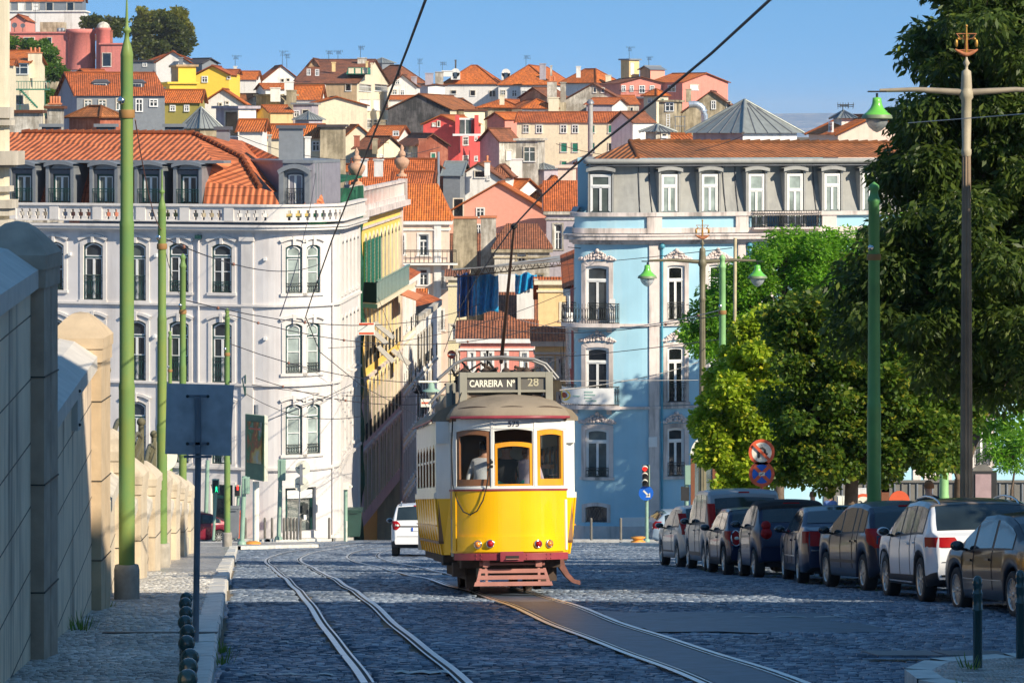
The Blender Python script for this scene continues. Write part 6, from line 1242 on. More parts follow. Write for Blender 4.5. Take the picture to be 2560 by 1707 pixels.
# ================================================================ cars
CARN = [0]
TYRE = plain('tyre', (.022, .022, .022), .8, var=.2, vs=30); ALLOY = plain('alloy_rim', (.48, .48, .46), .3, metal=.8, var=.05); CARG = glassy('car_glass', (.02, .03, .034), .05); BLK = plain('black_plastic', (.02, .02, .022), .5); PLATE = plain('number_plate', (.8, .8, .78), .4); PBLUE = plain('plate_blue', (.02, .09, .5), .4)
def paint(n, c, metal=.3, rough=.22): return plain('car_paint_'+n, c, rough+.06, metal=metal*.5, spec=.4, coat=.35, var=.04, vs=.8)
def ip(tab, x):
    if x <= tab[0][0]: return tab[0][1]
    for (a, va), (b, vb) in zip(tab, tab[1:]):
        if x <= b:
            return va+(vb-va)*(x-a)/(b-a)
    return tab[-1][1]
def car(label, cat, pr, fl, L, W, Hh, wb, fo, r, top, belt, col, win, rwin, wsh, tail, roofc=None, spokes=10, pillars=(), rails=False, clad=None, mirror='left', plate=(.0, .75), lowz=.22, stripe=None, trim=None, tl3=True, wiper=True, rimc=None, group='cars parked along the right kerb', tumble=.8, extra=None, dy=0, offs=0, sport=.0, tyrew=.2):
    """pr, fl: world xy of the rear-left and front-left wheel contacts; local x right, y forward from the rear bumper"""
    ro = L-fo-wb; d = Vector((fl[0]-pr[0], fl[1]-pr[1])); ang = math.atan2(-d.x, d.y); hw_ = W/2; tr = hw_-.09
    c0 = Vector(pr)+Vector((math.cos(ang), math.sin(ang)))*tr; o = c0-d.normalized()*ro
    z = gz(o.y)+wob(o.x, o.y)*.5; root = thing(cat, label, cat.replace('_', ' '), (o.x, o.y, z+.0), (math.atan(-.118)*math.cos(ang), 0, ang), group)
    wy = (ro, ro+wb)
    ks = set(list(np.linspace(0, L, 46))+[q[0] for q in top]+[q[0] for q in belt]+list(win)+[rwin[0], rwin[1], wsh[0], wsh[1], .02, .05, .1, .15, L-.02, L-.06, L-.12])
    for w in wy:
        for a in np.linspace(-1, 1, 13): ks.add(w+a*(r+.05))
    ks = sorted(q for q in ks if 0 <= q <= L); K = [ks[0]]
    for q in ks[1:]:
        if q-K[-1] > .008: K.append(q)
    def half(y):
        t = min(y/.45, 1, (L-y)/.7); t = max(0, t); return hw_*(1-.13*(1-t)**2.2)
    def zlow(y):
        zl = lowz+.10*max(0, 1-y/.3)+.08*max(0, 1-(L-y)/.3)
        for w in wy:
            if abs(y-w) < r+.05: zl = max(zl, r+math.sqrt(max(0, (r+.05)**2-(y-w)**2))-.0)
        return zl
    def sec(y):
        zt, zl = ip(top, y), zlow(y); zb = min(ip(belt, y), zt-.035); w = half(y); k = max(0, min(1, (zt-zb)/(Hh-ip(belt, L*.4)))); wr = w*(.96-(.96-tumble)*k)
        zm = .38+.12*sport; pts = [(w*.9, zl-.0)]
        for t, ww in ((0, .975), (.2, .99), (.45, 1.0), (.7, 1.0), (.88, .985), (1, .965)): pts.append((w*ww, zl+(zb-zl)*t))
        for t in (.06, .3, .6, .88): pts.append((w*.965+(wr-w*.965)*t, zb+(zt-.05*k-zb)*t))
        pts.append((wr*.97, zb+(zt-.03*k-zb)*.965)); crown = .035*k+.01
        for t in (.9, .75, .5, .25, 0): pts.append((wr*t, zt-crown*t*t*1.0))
        return pts
    S = [sec(y) for y in K]; n = len(S[0])
    rows = [[(-x, y, z_) for x, z_ in s]+[(x, y, z_) for x, z_ in s[::-1][1:]] for y, s in zip(K, S)]; nc = len(rows[0])
    body = MB(); pm = paint(*col) if isinstance(col, tuple) else col; body.grid(rows, pm, sm=True, flip=True)
    body.poly(rows[0], pm); body.poly(rows[-1][::-1], pm)
    for i in range(len(rows)-1): body.poly([rows[i][0], rows[i+1][0], rows[i+1][-1], rows[i][-1]], BLK)
    body.mats; B = body.build('body', root, local=True)
    # faces -> patches
    def patch(name, m, cond, off=.006, par=None):
        pb = MB(); cells = []
        for i in range(len(rows)-1):
            for j in range(nc-1):
                q = [Vector(rows[i][j]), Vector(rows[i+1][j]), Vector(rows[i+1][j+1]), Vector(rows[i][j+1])]; c = sum(q, Vector())/4
                if cond(c, j if j < n-1 else nc-2-j, K[i], K[i+1]): cells.append((i, j))
        vs = {}
        def vn(i, j):
            if (i, j) not in vs:
                a = Vector(rows[min(i+1, len(rows)-1)][j])-Vector(rows[max(i-1, 0)][j]); b = Vector(rows[i][min(j+1, nc-1)])-Vector(rows[i][max(j-1, 0)]); nn = a.cross(b); nn = -nn if nn.length else Vector((0, 0, 1))
                nn.normalize(); c = Vector(rows[i][j]); 
                if nn.dot(c-Vector((0, L/2, Hh*.45))) < 0: nn = -nn
                vs[(i, j)] = (len(vs), c+nn*off)
            return vs[(i, j)][0]
        fs = [(vn(i, j), vn(i, j+1), vn(i+1, j+1), vn(i+1, j)) for i, j in cells]
        if not fs: return None
        P_ = [v[1] for v in sorted(vs.values(), key=lambda t_: t_[0])]; pb.faces(P_, fs, m, True); return pb.build(name, par or root, local=True)
    gl = lambda c, j, a, b: 7 <= j <= 9
    segs = [win[0]]+[p_ for p_ in pillars]+[win[1]]
    for s in (-1, 1):
        for a_, b_ in zip(segs, segs[1:]):
            patch('side_window', CARG, lambda c, j, a, b: 7 <= j <= 9 and c.x*s > 0 and a_+(.03 if a_ != win[0] else 0) <= (a+b)/2 <= b_-(.03 if b_ != win[1] else 0))
        patch('window_surround', BLK if not trim else CHR, lambda c, j, a, b: 6 <= j <= 9 and c.x*s > 0 and win[0]-.03 <= (a+b)/2 <= win[1]+.03, .003)
    patch('rear_window', CARG, lambda c, j, a, b: j >= 12 and rwin[0] <= (a+b)/2 <= rwin[1], .008)
    patch('windscreen', CARG, lambda c, j, a, b: j >= 12 and wsh[0] <= (a+b)/2 <= wsh[1], .008)
    if roofc: patch('roof_skin', roofc, lambda c, j, a, b: j >= 10 and rwin[1] <= (a+b)/2 <= wsh[0], .012)
    if clad: patch('cladding', clad, lambda c, j, a, b: j <= 1, .012)
    # tail lamps: (x_in, x_out as fraction of half width, z0, z1, depth on the flank, style)
    xi, z0, z1, dp, st = tail
    for s in (-1, 1):
        lb = MB(); w0 = half(0); 
        prof = []
        if st == 'round':
            q = Vector((s*(w0-.13), -.02, (z0+z1)/2)); R = Matrix.Rotation(pi/2, 3, 'X') @ Matrix.Rotation(0, 3, 'Y'); lb.ball((s*(w0-.12), .06, z1-.09), .1, LENR, 14, 10, (1, 1, 1)); lb.ball((s*(w0-.12), .05, z0+.1), .12, LENR, 14, 10)
        else:
            ys = [-.022, -.018, .02, dp*.4, dp]; pth = [(w0*xi, ip_rear(top, (z0+z1)/2)-.02)]
            y_at = lambda zz: ip_rear(top, zz)
            for zz in np.linspace(z0, z1, 7):
                yr = y_at(zz); row = []; tt = (zz-z0)/(z1-z0); bul = math.sin(pi*min(1, max(0, tt))) if st == 'oval' else 1; xin = w0*(1-(1-xi)*(.35+.65*bul)) if st == 'oval' else w0*xi+(.02*(tt) if st != 'slim' else .12*abs(tt-.7)); dd = dp*(.35+.65*bul) if st == 'oval' else dp
                wz = w0*.985
                for fx, fy in ((0, -.015), (.35, -.02), (.7, -.018), (.92, -.0), (1, .06), (1, .5), (1, 1)): 
                    y_ = yr+fy if fy < .06 else yr+fy*dd; x_ = xin+(wz-xin)*fx
                    if fx == 1: x_ = max(half(max(0, y_))*.99+.008, 0)
                    row.append((s*x_, y_, zz))
                prof.append(row)
            lb.grid(prof, LENR, sm=True, flip=(s < 0))
        o2 = lb.build('tail_light', root, local=True)
        if st in ('sedan', 'oval', 'mini', 'van'):
            ib = MB(); zc = z0+(z1-z0)*(.5 if st != 'van' else .2); yy = ip_rear(top, zc)-.03; xx = s*w0*(.5+.5*xi) if st != 'sedan' else s*w0*(xi+.06)
            if st == 'sedan': ib.prism([(s*w0*(xi-.01), yy, z0), (s*w0*(xi+.1), yy, z0), (s*w0*(xi+.05), yy, z1), (s*w0*(xi+.0), yy, z1)], (0, .02, 0), LET)
            else: ib.ball((xx, yy+.01, zc), .05, LET, 10, 6, (1, .4, .7))
            ib.build('reverse_lamp', o2, local=True)
            if st == 'mini':
                cb = MB(); cb.tube([(s*(w0*(.55+.45*xi)+.1*math.cos(a)), ip_rear(top, (z0+z1)/2+.16*math.sin(a))-.025, (z0+z1)/2+.16*math.sin(a)) for a in np.linspace(0, 2*pi, 17)], .012, CHR, 5); cb.build('lamp_bezel', o2, local=True)
    # wheels
    for s in (-1, 1):
        for w in wy:
            x = s*(hw_-tyrew/2-.015); mbw = MB(); Ry = Matrix.Rotation(s*pi/2, 3, 'Y'); tw = tyrew/2
            mbw.lathe([(r*.66, -tw), (r*.9, -tw), (r*.97, -tw*.85), (r, -tw*.55), (r*1.0, tw*.55), (r*.97, tw*.85), (r*.9, tw), (r*.7, tw*1.02), (r*.66, tw*.9), (r*.62, tw*.2), (.01, tw*.1)], (x, w, r), TYRE, 32, R=Ry, caps=False)
            wo = mbw.build('wheel', root, local=True); rb = MB(); RM = rimc or ALLOY
            rb.lathe([(r*.7, tw*.98), (r*.67, tw*1.0), (r*.63, tw*.8), (r*.6, tw*.5)], (x, w, r), RM, 32, R=Ry, caps=False); rb.lathe([(r*.13, tw*.75), (r*.11, tw*.9), (.005, tw*.92)], (x, w, r), RM, 14, R=Ry, caps=False)
            for k in range(spokes):
                a = 2*pi*k/spokes+.2; ca, sa = math.cos(a), math.sin(a); xx = x+s*tw*.82; t_ = r*(.045 if spokes > 8 else .085)
                q = [Vector((xx, w+ca*rr_-sa*t2, r+sa*rr_+ca*t2)) for rr_, t2 in ((r*.1, -t_), (r*.66, -t_*1.1), (r*.66, t_*1.1), (r*.1, t_))]; rb.prism(q, (-s*.02, 0, 0), RM)
            rb.build('rim', wo, local=True)
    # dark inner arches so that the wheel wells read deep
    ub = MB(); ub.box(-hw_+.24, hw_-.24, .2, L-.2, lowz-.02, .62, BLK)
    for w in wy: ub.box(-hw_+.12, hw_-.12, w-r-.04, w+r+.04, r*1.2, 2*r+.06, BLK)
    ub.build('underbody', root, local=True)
    # mirrors, handles, plate
    my = wsh[0]+(wsh[1]-wsh[0])*.62; mz = ip(belt, my)+.06
    for s in (-1, 1):
        mm = MB(); x = s*(half(my)+.1); mm.ball((x, my, mz+.03), .1, pm if col[0] != 'x' else BLK, 12, 8, (1.05, .7, .72)); mm.tube([(s*half(my)*.93, my+.03, mz-.03), (x, my, mz-.01)], .022, BLK, 6); o2 = mm.build('wing_mirror', root, local=True)
        g2 = MB(); g2.ball((x, my-.045, mz+.03), .082, CARG, 12, 8, (1.05, .4, .7)); g2.build('mirror_glass', o2, local=True)
        for k, hy in enumerate(pillars[:2]):
            hb = MB(); zz = ip(belt, hy)-.13; xs_ = half(hy)+.012; hb.box(s*xs_-.012, s*xs_+.014, hy+.06, hy+.24, zz-.015, zz+.015, pm); hb.build('door_handle', root, local=True)
    if plate:
        pb = MB(); yr = ip_rear(top, plate[1])-.03; pb.box(-.26, .26, yr, yr+.02, plate[1]-.055, plate[1]+.055, PLATE); pb.box(-.26, -.215, yr-.003, yr, plate[1]-.055, plate[1]+.055, PBLUE); pb.build('number_plate', root, local=True)
    sb = MB(); seams = list(pillars)
    for s in (-1, 1):
        for y in seams+[win[1]+.02]:
            sb.tube([(s*(ip_w(S, K, y, t_)[0]+.002), y, ip_w(S, K, y, t_)[1]) for t_ in (2, 3, 4, 5, 6)], .005, BLK, 3)
    yb = lambda z_: ip_rear(top, z_)-.004
    sb.tube([(-hw_*.8, yb(.62)-.01, .62), (hw_*.8, yb(.62)-.01, .62)], .006, BLK, 3)
    if stripe: 
        zs, m2, hh = stripe
        sb.box(-hw_*.82, hw_*.82, yb(zs)-.022, yb(zs)+.01, zs-hh, zs+hh, m2)
        for s in (-1, 1):
            q = [(s*(half(y)*.995+.012), y) for y in np.linspace(ro+r+.1, ro+wb-r-.1, 5)]; sb.grid([[(x, y, zs-.12+hh*k) for x, y in q] for k in (-1, 1)], m2)
    sb.build('seams_and_trim', root, local=True)
    if rails:
        for s in (-1, 1):
            rb = MB(); rb.tube([(s*hw_*.66, y, ip(top, y)-.02+.055*math.sin(pi*min(1, max(0, (y-rwin[1]-.02)/(wsh[0]-rwin[1]))))**.35) for y in np.linspace(rwin[1]+.02, wsh[0], 14)], .018, CHR, 6); rb.build('roof_rail', root, local=True)
    if extra: extra(root, half, top, hw_)
    return root
def ip_rear(top, z):
    """y of the rear silhouette at height z"""
    if z <= top[0][1]: return 0.
    for (a, za), (b, zb) in zip(top, top[1:]):
        if za <= z <= zb and zb > za: return a+(b-a)*(z-za)/(zb-za)
    return top[0][0]
def ip_w(S, K, y, j):
    i = min(range(len(K)), key=lambda k: abs(K[k]-y)); return S[i][j]
def xy(px, Y): return (XP(px, Y), Y)
NAVY = ('navy', (.012, .022, .06), .4); BLACKP = ('black', (.012, .012, .015), .3); SILV = ('silver', (.42, .44, .46), .6, .25); GREYS = ('light_silver', (.46, .45, .42), .5, .25); WHITEP = ('white', (.72, .73, .74), .0, .2)
def b3(zz, w=.2):                                               # high brake lamp
    def ex(root, half, top, hw_):
        mb = MB(); y = ip_rear(top, zz)-.02; mb.box(-w, w, y, y+.03, zz-.02, zz+.02, LENR); mb.build('brake_lamp', root, local=True)
    return ex
def tipping(ws, rear): return ws
car('glossy dark saloon showing its doors, nearest of the parked row at the right edge', 'parked_car', (XP(2545, 43.9), 43.9), (XP(2404, 46.5), 46.5), 4.48, 1.77, 1.44, 2.64, .86, .325,
    [(0, .62), (.03, .95), (.25, 1.03), (.7, 1.07), (1.15, 1.30), (1.6, 1.42), (2.1, 1.445), (2.6, 1.42), (3.45, 1.0), (3.9, .92), (4.3, .78), (4.45, .62)], [(0, .9), (1, .93), (2.5, .9), (3.4, .86)], BLACKP, (.95, 3.25), (.75, 1.45), (2.65, 3.4), (.62, .68, .93, .2, 'sedan'), spokes=15, pillars=(1.85, 2.72), stripe=(.62, CHR, .008), plate=(0, .8))
car('white compact SUV with roof rails and wide dark red tail lights', 'parked_car', (XP(2313, 48.6), 48.6), (XP(2226, 51.15), 51.15), 4.23, 1.85, 1.56, 2.59, .84, .345,
    [(0, .6), (.02, 1.0), (.18, 1.07), (.42, 1.36), (.62, 1.50), (1.0, 1.545), (1.6, 1.565), (2.2, 1.54), (2.55, 1.44), (3.2, 1.09), (3.8, .99), (4.1, .8), (4.2, .6)], [(0, 1.03), (1, 1.03), (3.3, .95)], WHITEP, (.62, 2.95), (.2, .58), (2.45, 3.18), (.62, .84, .99, .34, 'slim'), roofc=plain('dark_contrast_roof', (.16, .13, .1), .3, coat=.6), spokes=10, pillars=(1.05, 1.45, 2.2), rails=True, clad=BLK, stripe=(.42, CHR, .012), plate=(0, .62), lowz=.26, extra=None)
car('dark navy hatchback with round red tail lights between the white SUV and the blue saloon', 'parked_car', (XP(2168, 53.7), 53.7), (XP(2080, 56.1), 56.1), 4.03, 1.71, 1.49, 2.575, .8, .31,
    [(0, .6), (.03, .92), (.2, 1.0), (.42, 1.30), (.62, 1.42), (1.1, 1.48), (1.7, 1.495), (2.1, 1.46), (2.45, 1.35), (3.1, 1.02), (3.6, .92), (3.9, .75), (4.0, .6)], [(0, .97), (1, .96), (3.1, .9)], ('night_blue', (.02, .028, .055), .35), (.55, 2.85), (.22, .58), (2.35, 3.08), (.62, .72, 1.04, .3, 'oval'), spokes=14, pillars=(.95, 1.3, 2.1), plate=(0, .6), stripe=(.6, BLK, .025), extra=b3(1.4))
car('dark blue saloon with chrome strips and wedge tail lights', 'parked_car', (XP(2004, 58.7), 58.7), (XP(1968, 61.4), 61.4), 4.75, 1.78, 1.43, 2.75, .9, .32,
    [(0, .6), (.03, .98), (.3, 1.04), (.75, 1.06), (1.3, 1.33), (1.75, 1.42), (2.2, 1.43), (2.8, 1.39), (3.6, 1.0), (4.1, .92), (4.5, .78), (4.7, .6)], [(0, .93), (1, .94), (3.5, .88)], NAVY, (1.0, 3.4), (.85, 1.6), (2.85, 3.55), (.66, .7, .96, .22, 'sedan'), spokes=12, pillars=(1.2, 2.0, 2.85), plate=(0, .62), stripe=(.62, CHR, .012), trim=True, tumble=.76)
car('tiny dark two-seater with a fabric top and stacked round tail lights', 'parked_car', (XP(1893, 63.4), 63.4), (XP(1859, 65.2), 65.2), 2.72, 1.56, 1.54, 1.87, .4, .29,
    [(0, .62), (.02, 1.0), (.08, 1.06), (.28, 1.42), (.45, 1.50), (.8, 1.54), (1.3, 1.53), (1.7, 1.42), (2.2, 1.08), (2.5, .92), (2.65, .7)], [(0, 1.0), (1, 1.0), (2.2, .95)], NAVY, (.42, 1.95), (.1, .25), (1.6, 2.18), (.72, .78, 1.12, .2, 'round'), roofc=plain('fabric_top', (.02, .015, .015), .9), spokes=6, pillars=(.75, ), plate=None, lowz=.24, extra=b3(1.46, .16))
car('dark blue small hatchback with chrome-ringed tail lights and a black roof', 'parked_car', (XP(1817, 67.0), 67.0), (XP(1779, 69.4), 69.4), 3.70, 1.68, 1.41, 2.47, .68, .305,
    [(0, .55), (.03, .9), (.15, .98), (.35, 1.28), (.5, 1.37), (1.0, 1.40), (1.8, 1.40), (2.2, 1.32), (2.75, .98), (3.3, .9), (3.6, .75), (3.7, .55)], [(0, .93), (1, .92), (2.8, .88)], NAVY, (.5, 2.5), (.18, .48), (2.2, 2.7), (.66, .62, .92, .24, 'mini'), roofc=BLACKP and paint(*BLACKP), spokes=8, pillars=(1.35, ), plate=(0, .45), clad=BLK)
car('tall silver van with dark barn-door rear windows, highest of the parked row', 'parked_van', (XP(1767, 71.5), 71.5), (XP(1727, 74.2), 74.2), 4.25, 1.75, 1.84, 2.7, .82, .31,
    [(0, .55), (.015, .9), (.03, 1.05), (.10, 1.62), (.16, 1.72), (.35, 1.81), (1.2, 1.84), (2.2, 1.82), (2.6, 1.72), (3.3, 1.15), (3.9, 1.0), (4.15, .8), (4.25, .55)], [(0, 1.05), (1, 1.05), (3.3, 1.0)], ('grey_silver', (.3, .3, .3), .6, .3), (.45, 3.1), (.03, .11), (2.55, 3.25), (.86, .92, 1.5, .09, 'van'), spokes=7, pillars=(1.3, 2.05), plate=(0, .62), tumble=.9, extra=b3(1.74, .12), stripe=(.5, BLK, .04))
car('pale silver hatchback with tall red tail lights in front of the van', 'parked_car', (XP(1700, 76.3), 76.3), (XP(1661, 78.7), 78.7), 3.84, 1.66, 1.48, 2.46, .75, .3,
    [(0, .55), (.02, .9), (.08, 1.0), (.25, 1.3), (.4, 1.42), (.9, 1.47), (1.6, 1.48), (2.1, 1.42), (2.9, 1.0), (3.4, .88), (3.75, .7), (3.84, .5)], [(0, .95), (1, .95), (2.9, .88)], GREYS, (.4, 2.65), (.1, .38), (2.1, 2.85), (.86, .78, 1.28, .09, 'van'), spokes=9, pillars=(1.35, ), plate=(0, .6), stripe=(.5, BLK, .02))
car('white SUV half hidden behind the left side of the tram', 'moving_car', (XP(986, 100), 100), (XP(990, 102.6), 102.65), 4.34, 1.80, 1.66, 2.67, .84, .35,
    [(0, .6), (.03, 1.0), (.15, 1.08), (.32, 1.42), (.45, 1.58), (1.0, 1.65), (1.8, 1.66), (2.4, 1.58), (3.1, 1.15), (3.9, 1.05), (4.2, .85), (4.33, .6)], [(0, 1.08), (1, 1.06), (3.2, 1.0)], WHITEP, (.5, 2.9), (.17, .42), (2.4, 3.05), (.78, .82, 1.1, .18, 'oval'), spokes=10, pillars=(1.0, 2.0), clad=BLK, rails=True, plate=(0, .84), lowz=.28, stripe=(.93, BLK, .015), extra=b3(1.56))
car('dark red saloon waiting in front of the white building, behind the green poles', 'parked_car', (XP(545, 140.5), 140.5), (XP(480, 140.0), 139.9), 4.4, 1.7, 1.42, 2.6, .85, .31,
    [(0, .6), (.03, .95), (.3, 1.02), (.8, 1.06), (1.2, 1.3), (1.6, 1.4), (2.1, 1.42), (2.7, 1.36), (3.4, 1.0), (3.9, .9), (4.3, .7), (4.4, .55)], [(0, .92), (1, .93), (3.3, .88)], ('wine_red', (.2, .012, .03), .3), (.95, 3.2), (.8, 1.5), (2.7, 3.35), (.66, .7, .92, .25, 'sedan'), spokes=10, pillars=(1.8, 2.6), group='cars at the crossing')
car('light blue-grey estate car crossing in front of the blue building', 'moving_car', (XP(1668, 134), 134), (XP(1808, 134.4), 134.4), 4.4, 1.7, 1.46, 2.6, .85, .31,
    [(0, .6), (.03, .95), (.12, 1.02), (.45, 1.35), (.65, 1.42), (1.2, 1.45), (2.1, 1.45), (2.7, 1.38), (3.4, 1.0), (3.9, .9), (4.3, .7), (4.4, .55)], [(0, .95), (1, .95), (3.3, .9)], ('ice_blue', (.32, .42, .52), .4), (.5, 3.2), (.2, .6), (2.7, 3.35), (.8, .72, 1.05, .22, 'van'), spokes=8, pillars=(1.0, 2.1), plate=(0, .6), group='cars at the crossing')
# ================================================================ street furniture
POLEG = patchy('yellow_green_pole_paint', (.15, .27, .09), (.25, .29, .07), .42, .7, 1.2, .45, .1); POLED = plain('mid_green_pole_paint', (.10, .30, .09), .45, var=.15, vs=2); PALEG = plain('pale_green_post', (.26, .40, .31), .5, var=.1)
CONC = plain('pole_footing', (.36, .33, .28), .9, var=.2, vs=6, bmp=.6, bs=12, streak=.4)
def pole(label, px, Y, pytop, r0, foot=True, m=None, kind='spike', bands=(.35, .62), grp='green tram wire poles'):
    m = m or POLEG; x = XP(px, Y); zb = gz(Y)+.12; H_ = ZP(pytop, Y)-zb; T = thing('tram_pole', label, 'pole', (x, Y, zb), group=grp)
    mb = MB(); prof = [(r0*1.1, 0)]
    for k, z in enumerate(bands): prof += [(r0*(1.1-.12*k), H_*z), (r0*(1.14-.12*k), H_*z+.03), (r0*(1.0-.12*k), H_*z+.12)]
    e = H_-(.85 if kind == 'spike' else .42); prof += [(r0*.86, e)]
    if kind == 'spike': prof += [(r0*.9, e+.02), (r0*.7, e+.12), (r0*.35, e+.25), (r0*.3, e+.33), (r0*.6, e+.36), (r0*.6, e+.39), (r0*.25, e+.43), (r0*.22, e+.5), (.01, H_)]
    else: prof += [(r0*1.0, e+.02), (r0*1.0, e+.07), (r0*.7, e+.16), (r0*.62, e+.24), (r0*.85, e+.29), (r0*.8, e+.35), (.01, H_)]
    mb.lathe(prof, (x, Y, zb), m, 20); mb.build('shaft', T)
    if foot: mb = MB(); mb.lathe([(r0*1.75, -.1), (r0*1.75, .45), (r0*1.6, .52), (r0*1.1, .53)], (x, Y, zb), CONC, 18); mb.build('footing', T)
    mb = MB(); cz = zb+H_*.8; mb.lathe([(r0*1.05, 0), (r0*1.1, .02), (r0*1.1, .1), (r0*1.05, .12)], (x, Y, cz), plain('rust_band', (.3, .16, .05), .7), 16); mb.ball((x-r0*.6, Y-r0, cz+.25), .06, CHR, 8, 6); mb.build('clamp', T); return T
pole('thickest green pole on the left pavement, spiked top above the frame, shaded foot', 317, 46, -6, .105)
pole('second green pole on the left, slender with a spiked finial and whitish footing', 405, 68, 424, .10)
pole('third green pole on the left with a blunt ringed top', 457, 92, 634, .10, kind='blunt')
pole('farthest tall green pole on the left pavement corner, to the right of the square sign', 568, 114, 770, .10, kind='blunt')
pole('short-looking far green pole between the second and third poles on the left', 425, 148, 826, .10, foot=False, kind='blunt')
pole('dark green pole standing in front of the lindens on the right', 2185, 63, 455, .125, foot=False, m=POLED, kind='blunt', bands=(.42,))
pole('pale green pole beside the double lamp post on the right', 1806, 95, 636, .11, foot=False, m=plain('pale_apple_green', (.26, .5, .2), .5), kind='blunt', bands=(.3,))
pole('bright green pole base seen under the linden crown behind the cars', 2360, 105, 1000, .15, foot=False, m=plain('pale_apple_green', (.26, .5, .2), .5), kind='blunt')
mb = MB(); x = XP(1838, 112); mb.tube([(x-.05, 112, gz(112)), (x, 112, ZP(595, 112))], .06, plain('rusty_cream_pipe', (.5, .42, .26), .6, var=.3), 10); tag(mb.build('thin_pole'), 'thin rusty cream pole beside the far double lamp', 'pole')
# double lamps
def lamp(parent, c, s, tiltx=0):
    mb = MB(); mb.lathe([(.03*s, .62*s), (.13*s, .6*s), (.14*s, .5*s), (.15*s, .42*s), (.2*s, .3*s), (.33*s, .16*s), (.42*s, .1*s), (.43*s, .0)], c, LAMPG, 20, caps=False); mb.lathe([(.43*s, .0), (.42*s, -.03*s), (.3*s, -.02*s)], c, LAMPR, 20, caps=False); mb.lathe([(.425*s, .1*s), (.47*s, .0), (.465*s, -.02*s), (.3*s, -.03*s)], c, LAMPR, 20, caps=False); mb.tube([Vector(c)+Vector((0, 0, .58*s)), Vector(c)+Vector((0, 0, .74*s))], .035*s, BLK, 6)
    o = mb.build('lamp_shade', parent); b = MB(); b.lathe([(.34*s, -.02*s), (.33*s, -.12*s), (.25*s, -.27*s), (.12*s, -.38*s), (.01, -.43*s)], c, LAMPB, 20, caps=False); b.build('lamp_bowl', o)
LAMPG = plain('lamp_apple_green', (.16, .55, .07), .3, coat=.5, var=.1); LAMPR = plain('lamp_olive_rim', (.2, .25, .15), .5); LAMPB = glassy('lamp_bowl_glass', (.5, .54, .55), .15, .35)
GOLD = plain('gilt_iron', (.5, .27, .05), .45, metal=.5, var=.3, vs=20); OXID = plain('red_oxide_iron', (.42, .15, .06), .6, var=.3, vs=20); OLV = plain('olive_iron', (.17, .15, .09), .55, var=.2); BRZ = plain('worn_bronze_pole', (.28, .2, .13), .55, var=.3, vs=2, streak=.6)
def lamppost(label, px, Y, pyarm, half, m, me, yl=0):
    x, za, zb = XP(px, Y), ZP(pyarm, Y), gz(Y)+.1; T = thing('street_lamp', label, 'street lamp', (x, Y, zb), group='double-armed street lamps')
    mb = MB(); H_ = za-zb; 
    rows = []
    for z, r in ((0, .2), (1.2, .18), (1.25, .13), (H_-1.2, .085)):
        rows.append([(x+r*(1-.16*(k % 2))*math.cos(2*pi*k/20), Y+r*(1-.16*(k % 2))*math.sin(2*pi*k/20), zb+z) for k in range(20)])
    mb.grid(rows, m, cu=True, sm=False); mb.lathe([(.085, H_-1.25), (.1, H_-1.2), (.1, H_-1.12), (.085, H_-1.1), (.1, H_-.4), (.1, H_-.15), (.135, H_-.1), (.135, H_+.02), (.11, H_+.06), (.11, H_+.1), (.1, H_+.32), (.09, H_+.42), (.03, H_+.46), (.03, H_+.52), (.07, H_+.58), (.03, H_+.65), (.02, H_+.7)], (x, Y, zb), OLV if m is OLV else plain('cream_iron_cap', (.42, .36, .25), .6, var=.15), 16); mb.build('post', T)
    for s in (-1, 1):
        mb = MB(); mb.tube([(x, Y, za), (x+s*half*.55, Y, za+.06), (x+s*half*.97, Y, za+.04)], [.07, .05, .035], OLV if m is OLV else plain('cream_iron_arm', (.3, .25, .18), .6, var=.2), 8); mb.cbox((x+s*half, Y, za+.02), .36, .12, .03, BLK); mb.build('arm', T); lamp(T, (x+s*half, Y, za-.5), .66)
    mb = MB(); b = za+.66; q = []; mb.M = Matrix.Translation((x, Y, b)) @ Matrix.Scale(.62, 4) @ Matrix.Translation((-x, -Y, -b))
    for k in range(9): t = -1+k/4.; q.append((x+.36*t, Y, b+.14+.17*abs(t)**1.5+0))
    mb.tube(q, [.03, .05, .065, .075, .08, .075, .065, .05, .03], me, 6); mb.tube([(x-.3, Y, b+.28), (x+.3, Y, b+.28)], .02, me, 5)
    mb.tube([(x, Y, b), (x, Y, b+1.05)], .03, GOLD, 6); mb.tube([(x-.33, Y, b+.8), (x+.33, Y, b+.8)], .018, me, 5); mb.ball((x, Y, b+1.05), .05, GOLD, 8, 6)
    for s in (-1, 1): mb.tube([(x+s*.05, Y, b+.2), (x+s*.02, Y, b+.8)], .012, me, 4); mb.tube([(x+s*.3, Y, b+.78), (x+s*.2, Y, b+.66), (x+s*.06, Y, b+.62), (x+s*.1, Y, b+.75)], .016, me, 5); mb.ball((x+s*.32, Y, b+.5), .07, GOLD, 8, 6, (.8, .8, 1.9)); mb.ball((x+s*.26, Y, b+.64), .045, GOLD, 8, 6); mb.tube([(x+s*.26, Y, b+.64), (x+s*.18, Y, b+.62)], [.03, .005], GOLD, 5)
    mb.build('ship_finial', T)
lamppost('far double street lamp with green shades in front of the blue building', 1756, 101, 655, 1.74, OLV, OXID)
lamppost('nearer tall double street lamp with a rusty ship finial before the evergreen', 2416, 63, 232, 1.76, BRZ, OXID)
